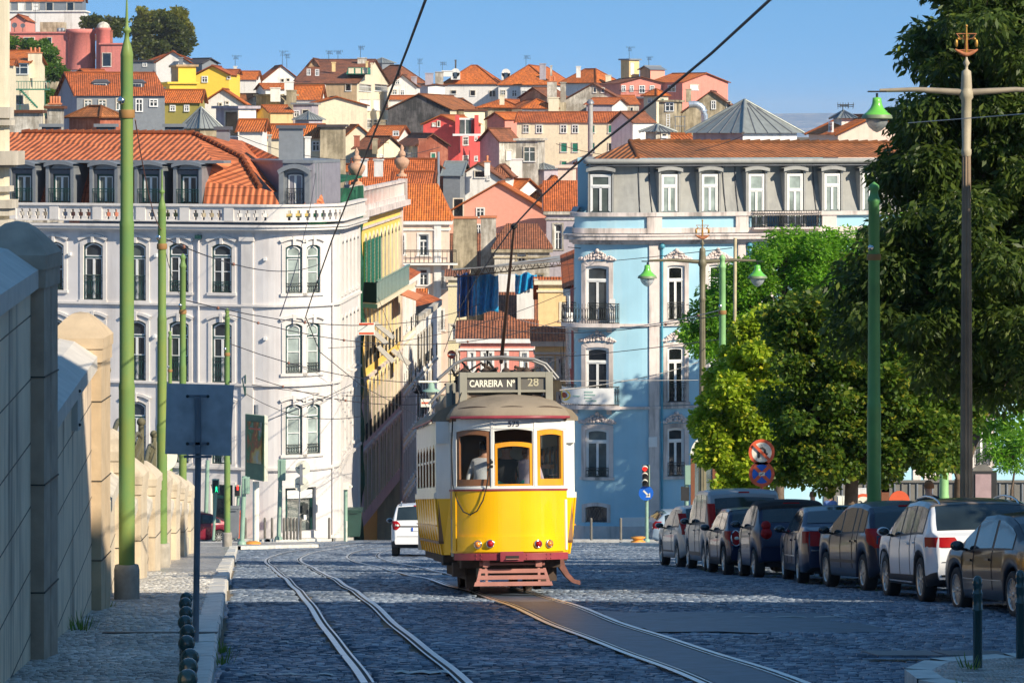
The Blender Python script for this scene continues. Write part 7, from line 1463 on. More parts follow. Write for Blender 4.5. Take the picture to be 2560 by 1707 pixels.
# square sign seen from the back
T = thing('road_sign', 'square blue-grey road sign seen from behind on a tall post at the left kerb', 'road sign', (XP(493, 34.5), 34.5, gz(34.5)+.14))
SGB = plain('sign_back_blue', (.44, .45, .47), .5, var=.2, vs=6); GPOST = plain('galvanised_post', (.17, .19, .22), .55, var=.2)
mb = MB(); q = [P(417, 958, 34.5), P(585, 962, 34.5), P(576, 1139, 34.5), P(413, 1134, 34.5)]; mb.prism(q, (0, -.012, 0), SGB); mb.build('sign_plate', T)
x = XP(498, 34.6); mb = MB(); zb = gz(34.5)+.1; mb.tube([(XP(489, 34.5), 34.5, zb), (x, 34.5, ZP(1130, 34.5)), (x, 34.42, ZP(990, 34.5))], .034, GPOST, 10); mb.cbox((x, 34.45, ZP(1060, 34.5)), .055, .04, .62, GPOST); mb.build('post', T)
mb = MB()
for py in (989, 1107): 
    mb.cbox((x, 34.44, ZP(py, 34.5)), .23, .02, .028, GPOST)
    for s in (-1, 1): mb.ball((x+s*.11, 34.43, ZP(py, 34.5)), .018, IRON, 8, 6)
mb.cbox((x, 34.45, ZP(1140, 34.5)), .3, .03, .025, GPOST); mb.build('bracket', T)
# ball-topped bollards along the kerb
BOL = plain('dark_green_enamel', (.012, .05, .05), .22, coat=.6, var=.1)
cs = [(466, 1495), (463, 1509), (465, 1532), (462.5, 1556), (469, 1580), (466, 1608), (475, 1643), (471, 1668), (468.5, 1697)]
names = ['farthest ball-topped bollard of the kerb row', 'second farthest ball-topped bollard', 'third farthest ball-topped bollard', 'fourth farthest ball-topped bollard', 'middle ball-topped bollard of the nine', 'fourth nearest ball-topped bollard', 'third nearest ball-topped bollard', 'second nearest ball-topped bollard', 'nearest ball-topped bollard at the bottom of the frame']
for (px, py), nm in zip(cs, names):
    Y = 1.25/((py-HY)/F-.108); x = XP(px, Y); zb = gz(Y)+.12; z = ZP(py, Y); h = z-zb; T = thing('bollard', nm+' beside the sign post', 'bollard', (x, Y, zb), group='ball-topped bollards along the left kerb')
    mb = MB(); mb.lathe([(.045, 0), (.045, h-.08), (.055, h-.075), (.035, h-.055)], (x, Y, zb), plain('bollard_grey_green', (.09, .11, .1), .5), 14); mb.build('post', T); mb = MB(); mb.ball((x, Y, z), .062, BOL, 18, 12); mb.build('ball', T)
def bollard2(px, pyt, pyb, label):
    Y = 1.85/((pyb-HY)/F-.108); x = XP(px, Y); zb = gz(Y)+.13; h = ZP(pyt, Y)-zb; mb = MB(); r = .045
    mb.lathe([(r, 0), (r, h*.62), (r*1.15, h*.625), (r*1.15, h*.64), (r, h*.645), (r, h*.8), (r*1.12, h*.805), (r*1.12, h*.815), (r*.95, h*.82), (r*.9, h*.89), (r*1.05, h*.9), (r*1.05, h*.92), (r*.95, h*.96), (r*.6, h*.99), (.01, h)], (x, Y, zb), BOL, 18); tag(mb.build('bollard'), label, 'bollard', 'dark bollards on the near traffic island')
bollard2(2444, 1438, 1664, 'dark green dome-topped bollard with weeds at its foot on the near island'); bollard2(2551, 1424, 1641, 'dark dome-topped bollard cut by the right edge of the photo')
# round signs and traffic lights
def disc(mb, c, r, m, y=0, n=28, rot=0): mb.poly([(c[0]+r*math.cos(2*pi*k/n), c[1]+y, c[2]+r*math.sin(2*pi*k/n)) for k in range(n)], m)
def cyl(mb, c, r, d, m, n=28): mb.lathe([(r, 0), (r, d)], c, m, n, R=Matrix.Rotation(pi/2, 3, 'X'), sm=False)
def bar(mb, c, w, h, ang, y, m):
    ca, sa = math.cos(ang), math.sin(ang); mb.prism([(c[0]+x*ca-z*sa, c[1]+y, c[2]+x*sa+z*ca) for x, z in ((-w, -h), (w, -h), (w, h), (-w, h))], (0, .003, 0), m)
SRED = plain('sign_red', (.68, .12, .05), .4, var=.05); SBLU = plain('sign_blue', (.01, .12, .55), .4, var=.05); SWHI = plain('sign_white', (.75, .72, .62), .4, var=.05); SBLK = plain('sign_black', (.03, .03, .03), .5)
T = thing('road_sign', 'pair of round red-rimmed signs, no U-turn above no stopping, behind the parked cars', 'road sign', (XP(1905, 77), 77, gz(77)))
x = XP(1905, 77); mb = MB(); mb.tube([(x, 77.05, gz(77)), (x, 77.05, ZP(1100, 77))], .035, SRED, 8); mb.build('post', T)
c = P(1904, 1130, 77); mb = MB(); cyl(mb, c, .315, .03, SRED); disc(mb, c, .24, SWHI, -.034); 
mb.tube([(c.x-.07, c.y-.04, c.z-.13), (c.x-.07, c.y-.04, c.z+.03), (c.x-.04, c.y-.04, c.z+.09), (c.x+.02, c.y-.04, c.z+.11), (c.x+.08, c.y-.04, c.z+.06), (c.x+.09, c.y-.04, c.z-.03)], .028, SBLK, 6); mb.prism([(c.x+.02, c.y-.045, c.z-.02), (c.x+.16, c.y-.045, c.z-.02), (c.x+.09, c.y-.045, c.z-.12)], (0, .005, 0), SBLK); bar(mb, c, .28, .035, -pi/4, -.08, SRED); mb.build('no_u_turn_sign', T)
c = P(1904, 1184, 77); mb = MB(); cyl(mb, c, .31, .03, SRED); disc(mb, c, .23, SBLU, -.034)
for a in (pi/4, -pi/4): bar(mb, c, .27, .04, a, -.04, SRED)
bar(mb, c, .07, .045, 0, -.044, SWHI); bar(mb, c, .05, .01, .5, -.048, SBLK); mb.build('no_stopping_sign', T)
T = thing('traffic_light', 'three-lamp traffic light over a blue arrow sign on the small island before the blue building', 'traffic light', (XP(1617, 130), 130, gz(130)+.14))
x = XP(1617, 130); zb = gz(130)+.12; mb = MB(); mb.tube([(x, 130, zb), (x, 130, ZP(1180, 130))], .07, PALEG, 10); mb.lathe([(.13, 0), (.12, .12), (.07, .15)], (x, 130, zb), PALEG, 12); mb.build('post', T)
mb = MB(); a, b = P(1606, 1214, 129.9), P(1622, 1163, 129.9); mb.box(a.x, b.x, 129.7, 130.1, a.z, b.z, BLK); mb.box(a.x+.16, b.x+.04, 129.76, 130.12, a.z, b.z, PALEG); H1 = mb.build('signal_head', T)
for k, m in enumerate((plain('red_signal_lamp', (.9, .02, .01), .3, emis=1.2), SBLK, SBLK)):
    c = P(1612, 1171+17*k, 129.68); mb = MB(); mb.ball(c, .1, m, 12, 8, (1, .3, 1)); q = []
    for a_ in np.linspace(0, pi, 9): q.append(((c[0]+.13*math.cos(a_), c[1], c[2]+.13*math.sin(a_)), (c[0]+.13*math.cos(a_), c[1]-.22, c[2]+.12*math.sin(a_)-.02)))
    mb.grid([[u[0] for u in q], [u[1] for u in q]], LET, sm=True); mb.build('signal_lamp', H1)
c = P(1615, 1232, 129.85); mb = MB(); cyl(mb, c, .3, .03, SBLU); bar(mb, c, .15, .035, -pi/4, -.035, SWHI); q = [(c.x+.17, c.y-.035, c.z-.17), (c.x+.16, c.y-.035, c.z+.02), (c.x-.02, c.y-.035, c.z-.16)]; mb.prism(q, (0, .003, 0), SWHI); mb.build('arrow_sign', T)
mb = MB(); c = P(1595, 1356, 128.5); mb.lathe([(.3, 0), (.3, .04), (.2, .08), (.2, .14), (.29, .18), (.3, .22), (.01, .23)], (c.x, 128.5, gz(128.5)+.13), plain('orange_plastic', (.75, .3, .04), .5), 20); tag(mb.build('traffic_beacon_base'), 'flat round orange plastic base on the small traffic island', 'beacon base')
mb = MB(); c = P(632, 1373, 121.5); mb.lathe([(.32, 0), (.3, .06), (.2, .1), (.01, .11)], (c.x, 121.5, gz(121.5)+.14), plain('orange_plastic', (.75, .3, .04), .5), 16); tag(mb.build('traffic_beacon_base'), 'small orange disc lying at the foot of the pale green signal post', 'beacon base')
mb = MB(); c = P(1129, 886, 246); cyl(mb, c, .33, .04, SRED); 
bar(mb, c, .22, .06, 0, -.05, SWHI); mb.tube([(c.x-.1, 246.1, c.z-6), (c.x-.1, 246.1, c.z+.3)], .04, ZINC, 6); tag(mb.build('no_entry_sign'), 'round red no-entry sign up the narrow street above the tram roof', 'road sign')
T = thing('road_sign', 'round red-topped sign just behind the dark navy hatchback roof', 'road sign', (XP(2247, 74), 74, gz(74))); c = P(2248, 1252, 74); mb = MB(); cyl(mb, c, .24, .03, SRED); bar(mb, (c.x, c.y, c.z-.06), .17, .05, 0, -.04, SWHI); mb.build('sign_plate', T); mb = MB(); mb.tube([(c.x, 74.05, gz(74)), (c.x, 74.05, c.z)], .03, ZINC, 6); mb.build('post', T)
T = thing('road_sign', 'small round red-ringed 30 sign half hidden left of the dark green pole', 'road sign', (XP(2160, 84), 84, gz(84))); c = P(2158, 1262, 84); mb = MB(); cyl(mb, c, .3, .03, SRED); disc(mb, c, .23, SWHI, -.035); mb.build('sign_plate', T); text_mesh('30', 'sign_digits', Matrix.Translation(c-ORG[T.name]+Vector((0, -.04, 0))) @ RX90, SBLK, .3, T, .002); mb = MB(); mb.tube([(c.x, 84.05, gz(84)), (c.x, 84.05, c.z)], .03, ZINC, 6); mb.build('post', T)
# signals at the crossing on the left
def ped(label, px, Y, pyb, pyt, box, lit, m2, red):
    T = thing('pedestrian_signal', label, 'pedestrian signal', (XP(px, Y), Y, gz(Y)+.14), group='pedestrian signals at the crossing'); x = XP(px, Y); zb = gz(Y)+.12
    mb = MB(); mb.tube([(x-.12, Y, zb), (x, Y, ZP(pyt, Y))], .065, PALEG, 8); mb.build('post', T)
    mb = MB(); a, b = P(box[0], box[3], Y-.1), P(box[1], box[2], Y-.1); mb.box(a.x, b.x, Y-.25, Y, a.z, b.z, PALEG); mb.box(a.x+.03, b.x-.03, Y-.28, Y-.25, a.z+.04, b.z-.04, BLK); h = mb.build('signal_head', T)
    mb = MB(); c = P(lit[0], lit[1], Y-.38); s = .11; mb.ball((c[0], c[1], c[2]+s*.9), s*.28, m2, 8, 6, (1, .3, 1)); mb.prism([(c[0]-s*.3, c[1], c[2]+s*.6), (c[0]+s*.3, c[1], c[2]+s*.6), (c[0]+s*.25, c[1], c[2]-s*.2), (c[0]-s*.25, c[1], c[2]-s*.2)], (0, .02, 0), m2)
    for q in (-1, 1): mb.prism([(c[0]+q*s*.05, c[1], c[2]-s*.2), (c[0]+q*s*.25, c[1], c[2]-s*.2), (c[0]+q*s*(.5 if not red else .25), c[1], c[2]-s), (c[0]+q*s*(.3 if not red else .05), c[1], c[2]-s)], (0, .02, 0), m2)
    mb.build('lit_figure', h); return T
GRL = plain('green_signal_lamp', (.02, .9, .35), .3, emis=2.0); RDL = plain('red_signal_figure', (.95, .03, .02), .3, emis=2.0)
ped('pedestrian signal showing a lit green walking figure', 540, 139, 1350, 1232, (531, 548, 1197, 1232), (541, 1223), GRL, False)
ped('pedestrian signal showing a lit red standing figure beside a green box', 596, 142, 1340, 1238, (587, 602, 1212, 1240), (594, 1219), RDL, True)
def boxpost(label, px, Y, pyt, box, cat='signal box', par=None):
    T = thing('signal_box_post', label, cat, (XP(px, Y), Y, gz(Y)+.14), group='pale green signal posts'); x = XP(px, Y); zb = gz(Y)+.12
    mb = MB(); mb.tube([(x-.1, Y, zb), (x, Y, ZP(pyt, Y))], .09, PALEG, 10); mb.lathe([(.17, 0), (.16, .12), (.1, .16)], (x-.1, Y, zb), PALEG, 12); mb.build('post', T)
    if box: mb = MB(); a, b = P(box[0], box[3], Y), P(box[1], box[2], Y); mb.box(a.x, b.x, Y-.2, Y+.15, a.z, b.z, PALEG); mb.box(a.x+.12, b.x+.0, Y-.24, Y-.2, a.z+.02, b.z-.02, PALEG); mb.build('signal_head', T, bev=.02)
    return T
boxpost('pale green post with a signal head turned away, at the pavement corner', 611, 120, 1190, (606, 624, 1192, 1233)); boxpost('leaning pale green post with a tall narrow signal head before the white corner', 702, 141, 1150, (695, 714, 1148, 1200))
boxpost('plain tall pale green post standing behind the square sign', 519, 141, 1150, None, 'post')
T = thing('road_sign', 'two round sign backs stacked on one leaning post before the white corner', 'road sign', (XP(748, 140), 140, gz(140)+.14)); mb = MB()
mb.tube([(XP(745, 140), 140, gz(140)+.1), (XP(752, 140), 140, ZP(1160, 140))], .03, ZINC, 6); mb.cbox(P(753, 1185, 139.9), .13, .05, .9, GPOST); mb.build('post', T)
for px, py in ((757, 1169), (753, 1209)): c = P(px, py, 140.1); mb = MB(); cyl(mb, c, .33, .03, LET); mb.cbox((c.x-.06, 140.04, c.z), .35, .03, .035, GPOST); mb.build('sign_plate', T)
mb = MB(); c = P(405, 1140, 74); cyl(mb, c, .36, .03, LET); c2 = (c.x, c.y+.1); mb.tube([(c.x+.05, 74.1, gz(74)), (c.x+.05, 74.1, c.z+.3)], .035, ZINC, 6); tag(mb.build('round_sign'), 'big round cream sign back half hidden by the second green pole', 'road sign')
# row of short steel posts by the white corner
k = 0
for px, Y, pyt in ((662, 144.5, 1304), (680, 144.5, 1308), (710, 141.5, 1309), (718, 141.6, 1309), (727, 141.7, 1309), (735.5, 141.8, 1309), (743.5, 141.9, 1309), (751, 142, 1309), (823, 144.5, 1309), (614, 143.5, 1309), (1478, 139, 1298), (1552, 139, 1294)):
    mb = MB(); x = XP(px, Y); zb = gz(Y)+.12; h = .95; mb.lathe([(.055, 0), (.055, h-.05), (.04, h), (.01, h+.02)], (x, Y, zb), plain('weathered_post', (.16, .15, .13), .7, var=.2), 10)
    lab = ['short grey post left of the lone pair before the white wall', 'short grey post right of the lone pair before the white wall']+['%s short grey post of the tight row of six before the shop window' % w for w in ('leftmost', 'second', 'third', 'fourth', 'fifth', 'rightmost')]+['short grey post at the mouth of the sloping street', 'short grey post beside the red kiosk', 'short pale post left before the blue building grille', 'short pale post right of the blue building grille'][0:4]
    tag(mb.build('street_post'), lab[k], 'post', 'short street posts'); k += 1
# advertising panel, litter bins, red kiosk, white camera post
T = thing('advertising_panel', 'tall green framed advertising panel on a thick white post at the crossing', 'advertising panel', (XP(640, 138), 138, gz(138)+.14)); mb = MB()
q = [P(613, 1035, 138), P(661, 1040, 136.5), P(659, 1203, 136.5), P(613, 1195, 138)]; mb.prism(q, (.02, .25, 0), PALEG if 0 else plain('panel_green', (.1, .2, .11), .45)); mb.prism([P(661, 1037, 136.6), P(668, 1040, 138.2), P(668, 1203, 138.2), P(661, 1203, 136.6)], (.03, .0, 0), LET); mb.build('frame', T)
ADM = bpy.data.materials.new('blurred_poster'); nt = nodes(ADM); b = base(nt, .3); cc = ramp(nt, noise(nt, 1.1, 4, stretch=(1.4, 1, .8)), [(.3, (.5, .5, .42)), (.45, (.7, .42, .08)), (.52, (.45, .1, .04)), (.6, (.05, .2, .06)), (.72, (.5, .52, .5))]); nt.links.new(cc, b.inputs[0])
mb = MB(); mb.prism([P(618, 1052, 137.6), P(654, 1056, 136.6), P(653, 1160, 136.6), P(618, 1155, 137.6)], (0, -.03, 0), ADM); mb.prism([P(622, 1068, 137.5), P(650, 1071, 136.5), P(650, 1075, 136.5), P(622, 1072, 137.5)], (0, -.05, 0), SRED); mb.build('poster', T)
mb = MB(); mb.tube([(XP(639, 138), 138.2, gz(138)), (XP(639, 138), 138.2, ZP(1205, 138))], .14, LET, 12); mb.tube([P(640, 1035, 138), P(640, 1012, 138)], .1, GPOST, 8); mb.build('post', T)
def bin_(label, px, Y, w, h, m, wheels=False):
    x = XP(px, Y); zb = gz(Y)+.13; mb = MB(); mb.faces([(x-w/2, Y, zb+.05), (x+w/2, Y, zb+.05), (x+w/2, Y+w, zb+.05), (x-w/2, Y+w, zb+.05), (x-w*.6, Y-.05, zb+h), (x+w*.6, Y-.05, zb+h), (x+w*.6, Y+w*1.1, zb+h), (x-w*.6, Y+w*1.1, zb+h)], [(0, 1, 5, 4), (1, 2, 6, 5), (2, 3, 7, 6), (3, 0, 4, 7), (4, 5, 6, 7)], m)
    mb.box(x-w*.65, x+w*.65, Y-.1, Y+w*1.1, zb+h, zb+h+.08, m); mb.box(x-w*.45, x+w*.45, Y-.13, Y-.1, zb+h-.08, zb+h-.02, m)
    for s in (-1, 1): mb.lathe([(.09, -.03), (.09, .03)], (x+s*w*.42, Y+.1, zb+.09), RUB, 10, R=Matrix.Rotation(pi/2, 3, 'Y'))
    tag(mb.build('waste_bin'), label, 'bin')
bin_('dark green wheeled waste bin at the foot of the netted house', 877, 152, .85, 1.25, plain('bin_green', (.02, .06, .05), .5)); bin_('grey litter bin beside the farthest left green pole', 582, 140.5, .45, 1.35, ZINC)
mb = MB(); a, b = P(586, 1345, 146), P(602, 1280, 146); mb.box(a.x, b.x, 146, 146.6, gz(146), ZP(1282, 146), SRED); mb.box(a.x+.08, b.x-.08, 145.95, 146, ZP(1322, 146), ZP(1290, 146), GLASS); mb.box(a.x-.04, b.x+.04, 145.92, 146.66, ZP(1282, 146), ZP(1279, 146), SRED); tag(mb.build('red_kiosk'), 'slim red box standing against the white building behind the grey bin', 'kiosk')
T = thing('camera_post', 'white-headed pale post at the mouth of the sloping street', 'post', (XP(865, 146), 146, gz(146))); mb = MB(); mb.tube([(XP(864, 146), 146, gz(146)), (XP(864, 146), 146, ZP(1222, 146))], .09, PALEG, 8); mb.tube([(XP(866, 145.7), 145.7, gz(146)), (XP(866, 145.7), 145.7, ZP(1300, 146))], .04, LET, 6); mb.build('post', T); mb = MB(); c = P(866, 1214, 146); mb.box(c.x-.13, c.x+.13, 145.8, 146.2, c.z-.15, c.z+.16, LET); mb.tube([c+Vector((.1, 0, .05)), c+Vector((.25, -.15, -.02))], .06, LET, 8); mb.build('camera', T)
# bus shelter / framed panel right
T = thing('bus_shelter', 'brown framed shelter panel with a round white top before the blue building', 'bus shelter', (XP(1758, 112), 112, gz(112)+.14)); mb = MB(); a, b = P(1727, 1265, 112), P(1790, 1138, 112)
zb = gz(112)
for x in (a.x, b.x-.12): mb.box(x, x+.14, 112, 112.15, zb, b.z, BROWNW)
mb.box(a.x, b.x, 112, 112.15, b.z-.12, b.z, BROWNW); mb.box(a.x, b.x, 112, 112.15, zb+.1, zb+.35, BROWNW); mb.build('frame', T)
mb = MB(); mb.box(a.x+.14, b.x-.12, 112.05, 112.08, zb+.35, b.z-.12, glassy('shelter_glass', (.2, .24, .23), .1, .35)); mb.box(a.x+.4, a.x+.42, 112.0, 112.05, zb+.35, b.z-.12, LET, ); mb.build('pane', T)
mb = MB(); c = P(1758, 1138, 112); q = [(c.x+.45*math.cos(t), 112, c.z+.62*math.sin(t)) for t in np.linspace(0, pi, 14)]; mb.prism(q, (0, .12, 0), LET); mb.build('round_top', T)
T = thing('signal_box_post', 'pale green signal post with black heads in front of the shelter panel', 'traffic light', (XP(1716, 118), 118, gz(118)+.14), group='pale green signal posts'); mb = MB(); x = XP(1716, 118); mb.tube([(x, 118, gz(118)), (x, 118, ZP(1165, 118))], .08, PALEG, 8); mb.box(x-.2, x+.1, 117.9, 118.1, ZP(1250, 118), ZP(1216, 118), SBLK); mb.box(x-.05, x+.2, 117.85, 118.1, ZP(1210, 118), ZP(1163, 118), PALEG); mb.build('post', T)
# hanging notices and street lanterns over the sloping street
def hang(label, px, py, w, h, Y, bands):
    mb = MB(); a, b = P(px-w/2, py+h/2, Y), P(px+w/2, py-h/2, Y); mb.box(a.x, b.x, Y, Y+.04, a.z, b.z, LET)
    for (f0, f1) in bands: mb.box(a.x+.03, b.x-.03, Y-.006, Y, a.z+(b.z-a.z)*f0, a.z+(b.z-a.z)*f1, SRED)
    for x in (a.x+.2*(b.x-a.x), a.x+.75*(b.x-a.x)): mb.tube([(x, Y, b.z), (x, Y, b.z+.15)], .02, IRON, 4)
    tag(mb.build('hanging_sign'), label, 'sign', 'red and white signs hung on the wires')
hang('larger white sign with two red bars hanging from the wires by the yellow house', 916, 822, 41, 31, 125, ((.05, .22), (.82, .97))); hang('smaller white sign with one red bar hanging low in the narrow street', 1065, 1007, 26, 20, 140, ((.38, .62),))
T = thing('hanging_lantern', 'green street lantern hung on wires beside the small red-barred sign', 'street lamp', P(1077, 975, 128)); c = P(1078, 978, 128); mb = MB(); mb.lathe([(.04, .35), (.12, .3), (.14, .12), (.34, .05), (.36, 0)], c, PALEG, 16, caps=False); mb.tube([c+Vector((-.5, 0, .38)), c+Vector((.3, 0, .38))], .05, LET, 6); mb.build('lamp_shade', T); mb = MB(); mb.lathe([(.16, 0), (.15, -.15), (.06, -.28), (.01, -.3)], c, plain('lantern_bowl', (.7, .6, .4), .3), 14, caps=False); mb.build('lamp_bowl', T)
T = thing('wall_lantern', 'black iron wall lantern on a scrolled bracket in the narrow street', 'street lamp', P(1028, 970, 200)); mb = MB(); A = P(1026, 962, 200); mb.tube([A, P(1050, 965, 200)], .04, IRON, 5); mb.tube([P(1027, 982, 200), P(1036, 966, 200)], .03, IRON, 4); c = P(1047, 980, 200); mb.lathe([(.05, .4), (.15, .3), (.2, .1), (.36, 0), (.2, -.1)], c, IRON, 12); mb.build('lantern', T)
# ================================================================ left boundary wall, gate and railings
wx = lambda Y: -2.2-.078*Y-.06
WST = plain('grey_ashlar', (.82, .65, .47), .8, var=.12, vs=1.5, bmp=.3, bs=14, streak=.85, streakcol=(.16, .14, .12)); WSTD = plain('brown_pier_stone', (.3, .2, .13), .85, var=.2, vs=3, bmp=.6, bs=14, streak=.5, streakcol=(.1, .07, .05)); COPE = plain('coping_stone', (.6, .56, .5), .7, var=.1, vs=3, bmp=.3, bs=20)
def cope(mb, Y0, Y1, z, m, w=.5, o=.08):
    rows = []
    for Y in (Y0, Y1): x = wx(Y)+o; rows.append([(x, Y, z-.30), (x, Y, z-.12), (x-.05, Y, z-.09), (x-.12, Y, z-.04), (x-.3, Y, z+.08), (x-.5, Y, z+.12), (x-.75, Y, z), (x-.75, Y, z-.3)])
    mb.grid(rows, m, sm=False); mb.poly(rows[0], m); mb.poly(rows[1][::-1], m)
def pier(mb, Y, z, m, w=.95, cap=True):
    x = wx(Y); zb = gz(Y)-.2
    for (a, b, o) in ((Y, Y+w*.48, .13), (Y+w*.52, Y+w, .13)): mb.box(x-.5, x+o, a, b, zb, z-.6, m)
    mb.box(x-.5, x+.09, Y+.1, Y+w-.1, zb, z-.6, m)
    k = zb+1.0
    while k < z-.7: mb.box(x-.5, x+.142, Y-.01, Y+w+.01, k, k+.012, IRON); k += 1.05
    mb.box(x-.55, x+.15, Y-.03, Y+w+.03, z-.6, z-.42, m); mb.box(x-.58, x+.165, Y-.05, Y+w+.05, z-.42, z-.28, m)
    if cap:
        c = (x-.21, Y+w/2); a, b = .38, w*.55; n_ = [(1, 0), (.8, .1), (.45, .24), (.25, .3), (0.02, .32)]
        mb.grid([[(c[0]+sx*a*k2, c[1]+sy*b*k2, z-.28+h_) for sx, sy in ((-1, -1), (1, -1), (1, 1), (-1, 1))] for k2, h_ in n_], m, cu=True, sm=False)
def wallseg(label, Y0, Y1, z, pc, m=WST, mp=WSTD, pierz=None, mc=COPE):
    T = thing('boundary_wall', label, 'wall', (wx(Y0), Y0, gz(Y0)), group='sections of the left boundary wall'); mb = MB(); zb = gz(Y1)-.3
    mb.prism([(wx(Y0), Y0, zb), (wx(Y1), Y1, zb), (wx(Y1)-.5, Y1, zb), (wx(Y0)-.5, Y0, zb)], (0, 0, z-.28-zb), m); 
    k = zb+.7
    while k < z-.4: mb.prism([(wx(Y0)+.004, Y0, k), (wx(Y1)+.004, Y1, k), (wx(Y1)-.1, Y1, k), (wx(Y0)-.1, Y0, k)], (0, 0, .012), IRON); k += .62
    mb.build('wall_face', T); mb = MB(); cope(mb, Y0-.1, Y1, z, mc); mb.build('coping', T)
    mb = MB(); pier(mb, Y1, pierz or z+.35, mp); mb.build('pier', T); return T
wallseg('nearest dark grey stone wall section at the left edge', 4, 31.2, -1.3, 0, mp=plain('grey_pier_stone', (.42, .33, .25), .85, var=.2, vs=3, bmp=.6, bs=14), pierz=-1.0)
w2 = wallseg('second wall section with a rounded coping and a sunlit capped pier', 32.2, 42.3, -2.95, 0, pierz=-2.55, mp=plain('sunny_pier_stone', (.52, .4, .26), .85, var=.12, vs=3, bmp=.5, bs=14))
mb = MB(); mb.box(wx(38)+.0, wx(38)+.08, 37.9, 38.15, ZP(1075, 38), ZP(975, 38), COPE)
for dz in (.1, .9): mb.ball((wx(38)+.09, 38.0, ZP(1072, 38)+dz*.5), .02, IRON, 6, 4)
mb.build('wall_plate', w2)
SUNW = plain('sandy_wall_stone', (.60, .51, .38), .8, var=.12, vs=2, bmp=.5, bs=12, streak=.5, streakcol=(.26, .2, .14))
Ys_ = [43.3, 50, 57, 64.5, 72, 80, 88, 96]
desc = ['low sandy wall under the tallest iron gate, beside the thick pole', 'low sandy wall section under the scrolled iron fence', 'sandy wall section with a sunlit cap stone behind the first pole', 'sandy wall section beside the second green pole', 'sandy wall section between the second and third poles', 'sandy wall section beside the third green pole', 'last low sandy wall section at the street corner']
for i, (a, b) in enumerate(zip(Ys_, Ys_[1:])):
    zt = gz((a+b)/2)+1.35+(.4 if i == 0 else 0); T = wallseg(desc[i], a, b-.9, zt, 0, SUNW, SUNW, zt+.55, STONE)
    if i < 5:
        FT = thing('iron_fence', ['tallest wrought iron gate with scrolled head on the sandy wall', 'second wrought iron fence panel behind the thick green pole', 'third wrought iron fence panel with a curved head', 'fourth wrought iron fence panel beside the round sign', 'last wrought iron fence panel near the third pole'][i], 'fence', (wx(a), a, zt), group='wrought iron fence panels'); mb = MB(); h = 1.1-.06*i; RI = plain('brown_green_iron', (.13, .12, .07), .7, var=.3, vs=6); x = lambda Y: wx(Y)-.15
        for Y in (a, b-.9): mb.tube([(x(Y), Y, zt), (x(Y), Y, zt+h+.4)], .06, RI, 6); mb.ball((x(Y), Y, zt+h+.42), .09, RI, 8, 6)
        for dz in (.1, .45, h-.5, h): mb.tube([(x(a), a, zt+dz), (x(b-.9), b-.9, zt+dz)], .03, RI, 5)
        n = int((b-.9-a)/.28)
        for k in range(n): Y = a+(b-.9-a)*(k+.5)/n; mb.tube([(x(Y), Y, zt+.1), (x(Y), Y, zt+h)], .02, RI, 4); zc = zt+h-.25; mb.tube([(x(Y)+.0, Y+.12*math.cos(t), zc+.17*math.sin(t)) for t in np.linspace(0, 6.28, 9)], .016, RI, 4); mb.tube([(x(Y), Y+.1*math.cos(t), zt+1.0+.22*math.sin(t)) for t in np.linspace(0, 6.28, 9)], .014, RI, 4)
        mb.tube([(x(Y), Y, zt+h+.1+.35*math.sin(pi*t)) for t in np.linspace(0, 1, 12) for Y in (a+(b-.9-a)*t,)], .045, RI, 5)
        mb.build('fence_panel', FT)
mb = MB(); mb.prism([(XP(186, 34), 36.3, gz(36.3)+.15), (XP(186, 34)+1.3, 36.3, gz(36.3)+.15), (XP(186, 34)+1.3, 36.45, gz(36.4)+.148), (XP(186, 34), 36.45, gz(36.4)+.148)], (0, 0, .012), IRON); tag(mb.build('drain_grate'), 'dark slot drain across the left pavement', 'drain')
mb = MB(); 
for k in range(2): q = [XP(2195, 33.5)+.75*k, 33.5]; mb.prism([(q[0], q[1], gz(q[1])+.055), (q[0]+.7, q[1], gz(q[1])+.055), (q[0]+.62, q[1]+.9, gz(q[1]+.9)+.055), (q[0]-.08, q[1]+.9, gz(q[1]+.9)+.055)], (0, 0, .01), plain('cover_steel', (.14, .15, .17), .4, metal=.5, var=.3, vs=12))
tag(mb.build('manhole_cover'), 'pair of steel inspection covers set in the cobbles at the lower right', 'manhole cover')
# ================================================================ wires
def wire(label, pts, r=.012, sag=0, m=None, grp='overhead wires', knobs=()):
    P_ = [Vector(p) for p in pts]
    if len(P_) == 2:
        r *= .75
        a, b = P_; P_ = [a.lerp(b, t)-Vector((0, 0, sag*4*t*(1-t))) for t in np.linspace(0, 1, 15)]
    mb = MB(); mb.tube(P_, r, m or WIREM, 5)
    for t in knobs: i = int(t*(len(P_)-1)); mb.ball(P_[i], r*3.2, plain('insulator', (.25, .1, .06), .5), 8, 6)
    tag(mb.build('overhead_wire'), label, 'wire', grp)
WIREM = plain('dark_wire', (.035, .03, .035), .6); PALEW = plain('pale_wire', (.45, .42, .38), .5)
wire('contact wire sweeping from the top centre-left down to the white corner building', [P(1090, -60, 22), P(1064, 0, 25), P(1020, 118, 30), P(960, 272, 36), P(897, 430, 43), P(830, 600, 52), P(779, 745, 62), P(764, 792, 70), P(800, 880, 90), P(905, 965, 110), P(1010, 1020, 132), P(1070, 1050, 155)], .0125)
wire('thick contact wire sweeping from the top right down to the tram pole', [P(1990, -60, 22), P(1925, 0, 25), P(1780, 133, 28), P(1632, 256, 32), P(1500, 360, 36), P(1426, 424, 39), P(1350, 495, 44), P(1284, 566, 49.4), P(1230, 640, 60), P(1190, 700, 70), P(1150, 770, 90), P(1110, 880, 130)], .0135)
def pw(l, a, b, sag, r=.012, **k): wire(l, [P(*a), P(*b)], r, sag, **k)
